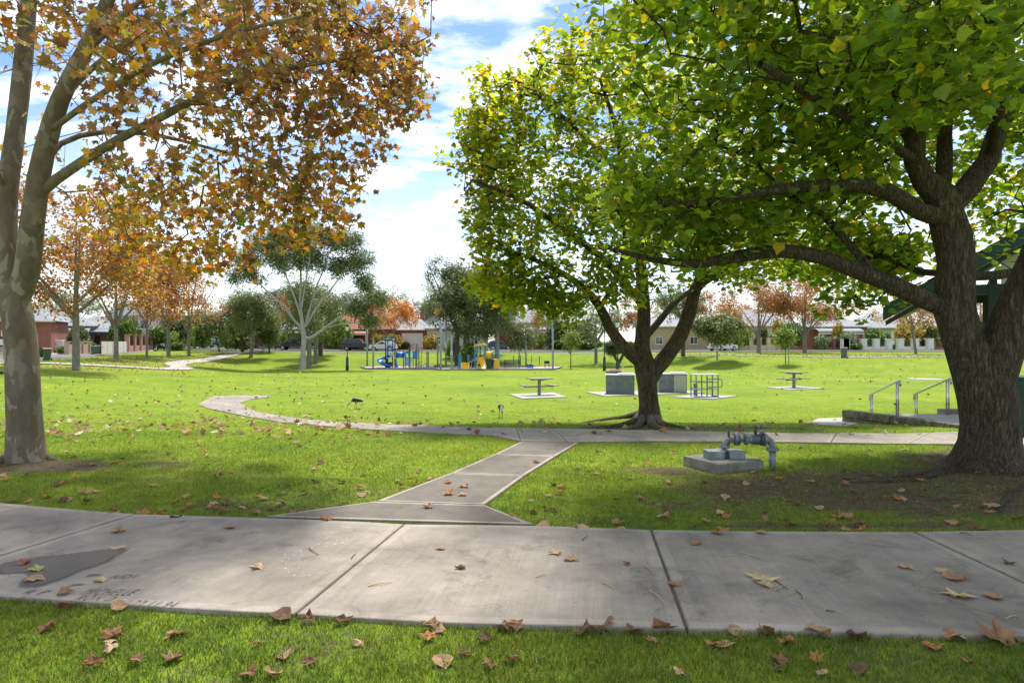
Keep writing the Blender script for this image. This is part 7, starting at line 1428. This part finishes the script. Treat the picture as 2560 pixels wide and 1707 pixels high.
house('pale house with chimney half hidden by the tall eucalypts', 1085, 119, 6.5, 9, 3.8, 'render_white', 'roof_iron', 2.2, 0, 'gable_front', wins=[(-1.8, -.6, .9, 2.4), (.8, 2.0, .9, 2.4)], chim=-2.6)
house('stone cottage behind the playground poles', 1140, 112, 9.5, 8, 3.6, 'render_grey', 'roof_iron', 2.2, 0, 'hip', wins=W2_(-3, 0, 3), doors=[(1.2, 2.1, 2.1, 'door_dark')])
house('dark red shed with pale roof beside the blue hatch car', 1262, 116, 3.4, 6, 3.9, 'brick_red', 'roof_iron', 2.0, 0, 'gable_front', doors=[(-1.2, 1.2, 3.0, 'door_red')], eave=.3)
house('white roofed house with brick verandah right of the playground', 1352, 114, 9.5, 10, 4.6, 'render_cream', 'roof_iron', 4.0, 0, 'hip', wins=[(-3.8, -2.6, 3.2, 4.3)], ver=(-3.4, 4.2, 2.2, 3.1, 5, 'render_white', 'roof_iron', True), doors=[(-.4, .6, 2.3, 'door_dark'), (1.2, 3.0, 2.3, 'brick_red'), (-3.0, -1.0, 2.4, 'brick_red')])
house('long beige house seen through the forked green tree', 1720, 118, 15, 9, 4.0, 'beige_wall', 'roof_iron', 1.6, 0, 'side', wins=W2_(-5, 1, 5), doors=[(-2.4, -1.4, 2.2, 'door_dark')])
house('cream house with dark window hoods behind the cream fence', 1905, 120, 12, 9, 4.2, 'render_cream', 'roof_iron', 3.0, 0, 'hip', wins=[(-4.4, -2.6, .9, 2.6), (.2, 2, .9, 2.6)], doors=[(3.2, 4.4, 2.3, 'door_red')])
house('brick house with a curved white verandah roof', 2095, 116, 10, 9, 4.0, 'brick_red', 'roof_iron', 2.2, 0, 'hip', wins=[(-3.4, -1.8, .8, 2.5), (1.6, 3.2, .8, 2.5)], doors=[(-.5, .5, 2.3, 'door_dark')], ver=(-4.4, 3.2, 2.6, 2.9, 4, 'render_white', 'roof_iron', True))
house('grey rendered house behind the white pillared fence', 2225, 118, 11, 9, 3.8, 'render_grey', 'roof_iron', 2.4, 0, 'hip', wins=W2_(-3.4, 3.2), doors=[(-.5, .5, 2.2, 'door_dark')])
house('red brick house seen in the fork of the right trunk', 2445, 112, 11, 9, 3.6, 'brick_red', 'roof_iron', 2.2, 0, 'hip', wins=W2_(-3, 0, 3), doors=[(3.9, 4.9, 2.2, 'door_dark')])
# --- fences
def fence(label, pA_, pB_, n, wall, hp, hw, pw=.5, infill=True, cap=True, z=0):
    a, b = pA_, pB_; L = (b - a).xy.length; t = thing('fence', label, 'fence', a, math.atan2(b.y - a.y, b.x - a.x), 'front fences'); s_ = L / n
    for k in range(n + 1):
        p = MB().box(k * s_ - pw / 2, -pw / 2, -.4, k * s_ + pw / 2, pw / 2, hp).build('pillar', M[wall], t)
        if cap: MB().box(k * s_ - pw / 2 - .06, -pw / 2 - .06, hp + .002, k * s_ + pw / 2 + .06, pw / 2 + .06, hp + .10).build('cap', M[wall], p)
    for k in range(n):
        x0, x1 = k * s_ + pw / 2 + .004, (k + 1) * s_ - pw / 2 - .004
        MB().box(x0, -.11, -.4, x1, .11, hw).build('panel', M[wall], t)
        if infill:
            nb = int((x1 - x0) / .16); mb = MB().box(x0, -.02, hp - .22, x1, .02, hp - .18)
            for q in range(nb): mb.box(x0 + .08 + q * .16 - .012, -.012, hw + .003, x0 + .08 + q * .16 + .012, .012, hp - .222)
            mb.build('iron_infill', M['iron_black'], t)['kind'] = 'stuff'
fence('cream rendered front wall with iron infill behind the russet plane', GD(1853, 107), GD(1944, 107), 4, 'render_cream', 1.95, .85)
fence('low red brick front fence with tall pillars', GD(1982, 106.5), GD(2034, 106.5), 2, 'brick_red', 1.65, .6, infill=False)
fence('red brick garden wall with three pillars and pale caps', GD(2046, 106), GD(2104, 106), 3, 'brick_red', 1.7, .55, infill=False)
fence('white rendered gate pillar pair at the verandah house', GD(2112, 104), GD(2113.5, 104), 1, 'render_white', 1.75, .3, .95, False)
fence('white rendered fence with iron infill, left section', GD(2158, 104), GD(2222, 104), 2, 'render_white', 1.75, .62, .8)
fence('white rendered fence with iron infill, right section', GD(2250, 104), GD(2324, 104), 2, 'render_white', 1.75, .62, .85)
fence('low red brick wall right of the white fence', GD(2334, 104), GD(2480, 104), 4, 'brick_red', 1.3, .5, infill=False, cap=False)
fence('sandstone block garden wall behind the white wagon', GD(168, 77), GD(222, 83), 3, 'brick_cream', 1.45, 1.2, .45, False)
fence('cream low wall left of the front plane trunk', GD(-40, 66), GD(34, 70), 4, 'brick_cream', .9, .8, .4, False)
fence('pink brick front wall with green infill and tall pillars', GD(318, 88), GD(378, 99), 4, 'brick_pink', 2.3, .95, .5)
a, b = GD(252, 79), GD(319, 88); t = thing('fence', 'plain white panel fence beside the second plane tree', 'fence', a, math.atan2(b.y - a.y, b.x - a.x), 'front fences'); L = (b - a).length
for k in range(5): MB().box(k * L / 5 + .03, -.05, .05, (k + 1) * L / 5 - .03, .05, 1.5).build('panel', M['render_white'], t); MB().box(k * L / 5 - .028, -.06, -.3, k * L / 5 + .028, .06, 1.52).build('post', M['brick_red'], t)
# --- cars
plain('car_white', (.72, .72, .72), .25, 0, .03, 2, 0, .6); plain('car_silver', (.42, .44, .46), .28, .4, .04, 2); plain('car_dark', (.018, .02, .03), .22, .1, .1, 2, 0, .7); plain('car_blue', (.06, .08, .12), .25, .2, .1, 2); glass_mat('car_glass', (.015, .018, .02)); plain('tail_red', (.35, .02, .02), .3); plain('head_lamp', (.65, .66, .68), .15); plain('alloy', (.4, .41, .42), .35, .8)
PROF = {'wagon': ([(-2.3, .35), (-2.33, .62), (-2.25, .95), (-1.05, 1.05), (-.35, 1.55), (.2, 1.66), (1.75, 1.62), (2.15, 1.05), (2.3, .9), (2.3, .40)], [(-.9, 1.05), (-.28, 1.50), (.2, 1.60), (1.68, 1.56), (1.98, 1.05)]),
        'sedan': ([(-2.4, .3), (-2.42, .6), (-2.3, .82), (-1.0, .95), (-.3, 1.38), (.3, 1.44), (.95, 1.40), (1.65, 1.02), (2.3, .98), (2.42, .75), (2.4, .32)], [(-.85, .96), (-.25, 1.33), (.3, 1.39), (.9, 1.35), (1.45, 1.0)]),
        'hatch': ([(-1.9, .3), (-1.92, .6), (-1.82, .85), (-.95, .95), (-.35, 1.38), (.2, 1.46), (1.3, 1.42), (1.75, .95), (1.9, .8), (1.9, .32)], [(-.8, .96), (-.3, 1.33), (.2, 1.41), (1.22, 1.37), (1.5, .96)]),
        'suv': ([(-2.25, .45), (-2.28, .75), (-2.2, 1.05), (-1.0, 1.12), (-.55, 1.70), (0, 1.78), (2.1, 1.76), (2.22, 1.1), (2.28, .9), (2.25, .5)], [(-.9, 1.13), (-.5, 1.63), (0, 1.71), (2.02, 1.69), (2.1, 1.13)]),
        'ute': ([(-2.55, .45), (-2.58, .75), (-2.45, 1.0), (-1.2, 1.12), (-.6, 1.66), (-.2, 1.72), (.45, 1.70), (.6, 1.15), (2.5, 1.12), (2.55, .55)], [(-1.1, 1.13), (-.55, 1.58), (-.2, 1.64), (.38, 1.62), (.45, 1.13)])}
def car(kind, paint, loc, rz, label):
    t = thing('parked_car', label, 'car', loc, rz, 'cars parked round the park'); body, gl = PROF[kind]; hw = .88
    n = len(body); V = []; zmax = max(z for _, z in body)
    def wid(z): return hw if z < 1.0 else hw - .22 * (z - 1.0) / max(zmax - 1.0, .3)
    for s in (-1, 1): V += [(x, s * wid(z), z) for x, z in body]
    F = [tuple(range(n)), tuple(range(2 * n - 1, n - 1, -1))] + [(i, n + i, n + (i + 1) % n, (i + 1) % n) for i in range(n)]
    MB().add(V, F).build('body', M[paint], t, bevel=.05)
    for s in (-1, 1):
        cx0 = sum(x for x, _ in gl) / len(gl); q = [(cx0 + (x - cx0) * .94, s * (wid(z) + .012), z + (.03 if z < 1.2 else -.03)) for x, z in gl]; q2_ = [(x, y - s * .05, z) for x, y, z in q]; k_ = len(q)
        MB().add(q + q2_, [tuple(range(k_)), tuple(range(2 * k_ - 1, k_ - 1, -1))] + [(i, (i + 1) % k_, k_ + (i + 1) % k_, k_ + i) for i in range(k_)]).build('side_window', M['car_glass'], t)
        MB().box(gl[0][0] - .02, s * (hw + .12) - .09, 1.0, gl[0][0] + .14, s * (hw + .12) + .09, 1.14).build('mirror', M[paint], t, bevel=.02)
    def screen(p0, p1, nm):
        (xa, za), (xb, zb) = p0, p1; sg = -1 if xb > xa and nm == 'windscreen' else 1; o_ = Vector((-(zb - za), 0, xb - xa)).normalized() * .02 * (1 if nm == 'windscreen' else 1)
        pts = [(xa, -wid(za) + .1, za), (xa, wid(za) - .1, za), (xb, wid(zb) - .08, zb), (xb, -wid(zb) + .08, zb)]; up = [(x + o_.x, y, z + o_.z) for x, y, z in pts]; dn = [(x - o_.x * 1.5, y, z - o_.z * 1.5) for x, y, z in pts]
        MB().add(up + dn, [(0, 1, 2, 3), (7, 6, 5, 4), (0, 4, 5, 1), (1, 5, 6, 2), (2, 6, 7, 3), (3, 7, 4, 0)]).build(nm, M['car_glass'], t)
    lerp = lambda p, q, u: (p[0] + (q[0] - p[0]) * u, p[1] + (q[1] - p[1]) * u)
    screen(lerp(body[3], body[4], .12), lerp(body[3], body[4], .9), 'windscreen'); ri = {'wagon': 6, 'sedan': 6, 'hatch': 6, 'suv': 6, 'ute': 6}[kind]; screen(lerp(body[ri], body[ri + 1], .12), lerp(body[ri], body[ri + 1], .82), 'rear_window')
    wb = body[-1][0] * .60
    for x in (-wb - .05, wb):
        for s in (-1, 1):
            w_ = MB().cyl((x, s * (hw - .2), .33), (x, s * (hw + .02), .33), .34, 20).build('wheel', M['rubber'], t); MB().cyl((x, s * (hw + .015), .33), (x, s * (hw + .035), .33), .21, 14).build('rim', M['alloy'], w_)
    for s in (-1, 1):
        MB().box(body[1][0] - .01, s * .62 - .18, .62, body[1][0] + .12, s * .62 + .18, .78).build('headlight', M['head_lamp'], t, bevel=.02); MB().box(body[-2][0] - .14, s * .70 - .12, .72, body[-2][0] + .02, s * .70 + .12, 1.0).build('tail_light', M['tail_red'], t, bevel=.02)
    for xx_ in (body[0][0], body[-1][0]): MB().box(xx_ - .06, -.84, .34, xx_ + .06, .84, .52).build('bumper', M[paint], t, bevel=.03)
    for s in (-1, 1): MB().box(body[0][0] - .075 if s < 0 else body[-1][0] + .03, -.2, .4, body[0][0] - .03 if s < 0 else body[-1][0] + .075, .2, .5).build('number_plate', M['white_paint'], t)
    return t
onroad = lambda px, d: GD(px, d) + Vector((0, 0, .09))
cw = car('wagon', 'car_white', GD(122, 84) + Vector((0, 0, .02)), R(14), 'white wagon with roof racks parked in the left driveway')
for y in (-.55, .55): MB().cyl((-.1, y, 1.70), (1.6, y, 1.70), .03, 8).build('roof_rack', M['alloy'], cw)
car('suv', 'car_silver', onroad(517, 128), R(-72), 'silver wagon parked far along the side street'); car('sedan', 'car_dark', onroad(541, 136), R(-72), 'dark car parked just beyond the far silver wagon')
car('ute', 'car_dark', onroad(738, 100.5), 0, 'dark utility parked behind the white gum trunk'); car('suv', 'car_dark', onroad(893, 102), R(180), 'black four wheel drive parked left of the play tower'); car('hatch', 'car_white', onroad(958, 98), 0, 'white hatchback parked behind the blue play tower')
car('hatch', 'car_blue', onroad(1249, 104.5), R(190), 'dark blue hatch car parked behind the yellow play tower'); car('sedan', 'car_white', onroad(1807, 99), R(180 + 35), 'white sedan parked at right before the cream fence')
# white tray of the utility
# --- motorcycle
g = onroad(401, 92); mc = thing('motorcycle', 'dark motorcycle with a pale cover parked by the balcony house', 'motorcycle', g, R(50))
for x in (-.65, .65): MB().tube([(x + .27 * math.cos(a), 0, .3 + .27 * math.sin(a)) for a in np.linspace(0, 2 * math.pi, 21)], .06, 8, False).build('wheel', M['rubber'], mc)
MB().box(-.35, -.14, .35, .35, .14, .72).build('engine', M['iron_black'], mc, bevel=.05); MB().box(-.7, -.13, .74, .1, .13, .86).build('saddle', M['iron_black'], mc, bevel=.04); MB().box(.02, -.16, .74, .5, .16, 1.0).build('tank', M['car_silver'], mc, bevel=.06); MB().tube([(.65, 0, .3), (.5, 0, .95), (.45, 0, 1.08)], .04, 8).build('fork', M['alloy'], mc); MB().tube([(.36, -.36, 1.1), (.46, 0, 1.08), (.36, .36, 1.1)], .02, 8).build('handlebar', M['iron_black'], mc)
# --- street signs
def sign(px, d, label, Hh, plates):
    t = thing('street_sign', label, 'sign', GD(px, d)); MB().cyl((0, 0, -.3), (0, 0, Hh), .035, 8).build('post', M['pole_grey'], t)
    for za, zb, w_ in plates: MB().box(-w_ / 2, -.06, za, w_ / 2, -.038, zb).build('plate', M['white_paint'], t)
sign(8, 58, 'sign post with two small white plates left of the front plane trunk', 2.6, [(2.05, 2.55, .3), (1.3, 1.8, .5)])
sign(2231, 90, 'grey sign post with two plates before the white fence', 3.0, [(2.0, 2.95, .28), (1.15, 1.75, .5)])
p = GD(1697, 92); tag(MB().box(-.45, -.3, -.2, .45, .3, 1.3).build('utility_cabinet', M['cabinet_panel'], None, loc=p, bevel=.03), 'pale green utility cabinet beside the back street', 'cabinet')
# driveways: pale aprons across the verges
def apron(px0, px1, d0, d1, mat, label):
    q = [GD(px0, d0), GD(px1, d0), GD(px1, d1), GD(px0, d1)]; n = 6; V = []; F = []
    for i in range(n + 1):
        a = q[0].lerp(q[3], i / n); b = q[1].lerp(q[2], i / n)
        for k in range(4): c = a.lerp(b, k / 3); V.append((c.x, c.y, h(c.x, c.y) + .07))
    for i in range(n):
        for k in range(3): F.append((i * 4 + k, i * 4 + k + 1, (i + 1) * 4 + k + 1, (i + 1) * 4 + k))
    o = obj('driveway', fastmesh('driveway', np.array(V), [np.array(F)], mats=[M[mat]])); o['kind'] = 'structure'; o['label'] = label
plain('paver_red', (.46, .26, .2), .9, 0, .15, 3)
apron(1022, 1062, 103.4, 112.9, 'paver_red', 'pink brick driveway before the white garage door'); apron(1318, 1352, 103.4, 111.5, 'paver_red', 'pink brick path to the verandah steps'); apron(60, 160, 74, 90, 'concrete_far', 'pale driveway under the white wagon'); apron(1240, 1290, 103.4, 115.8, 'concrete_far', 'pale driveway beside the dark blue car')
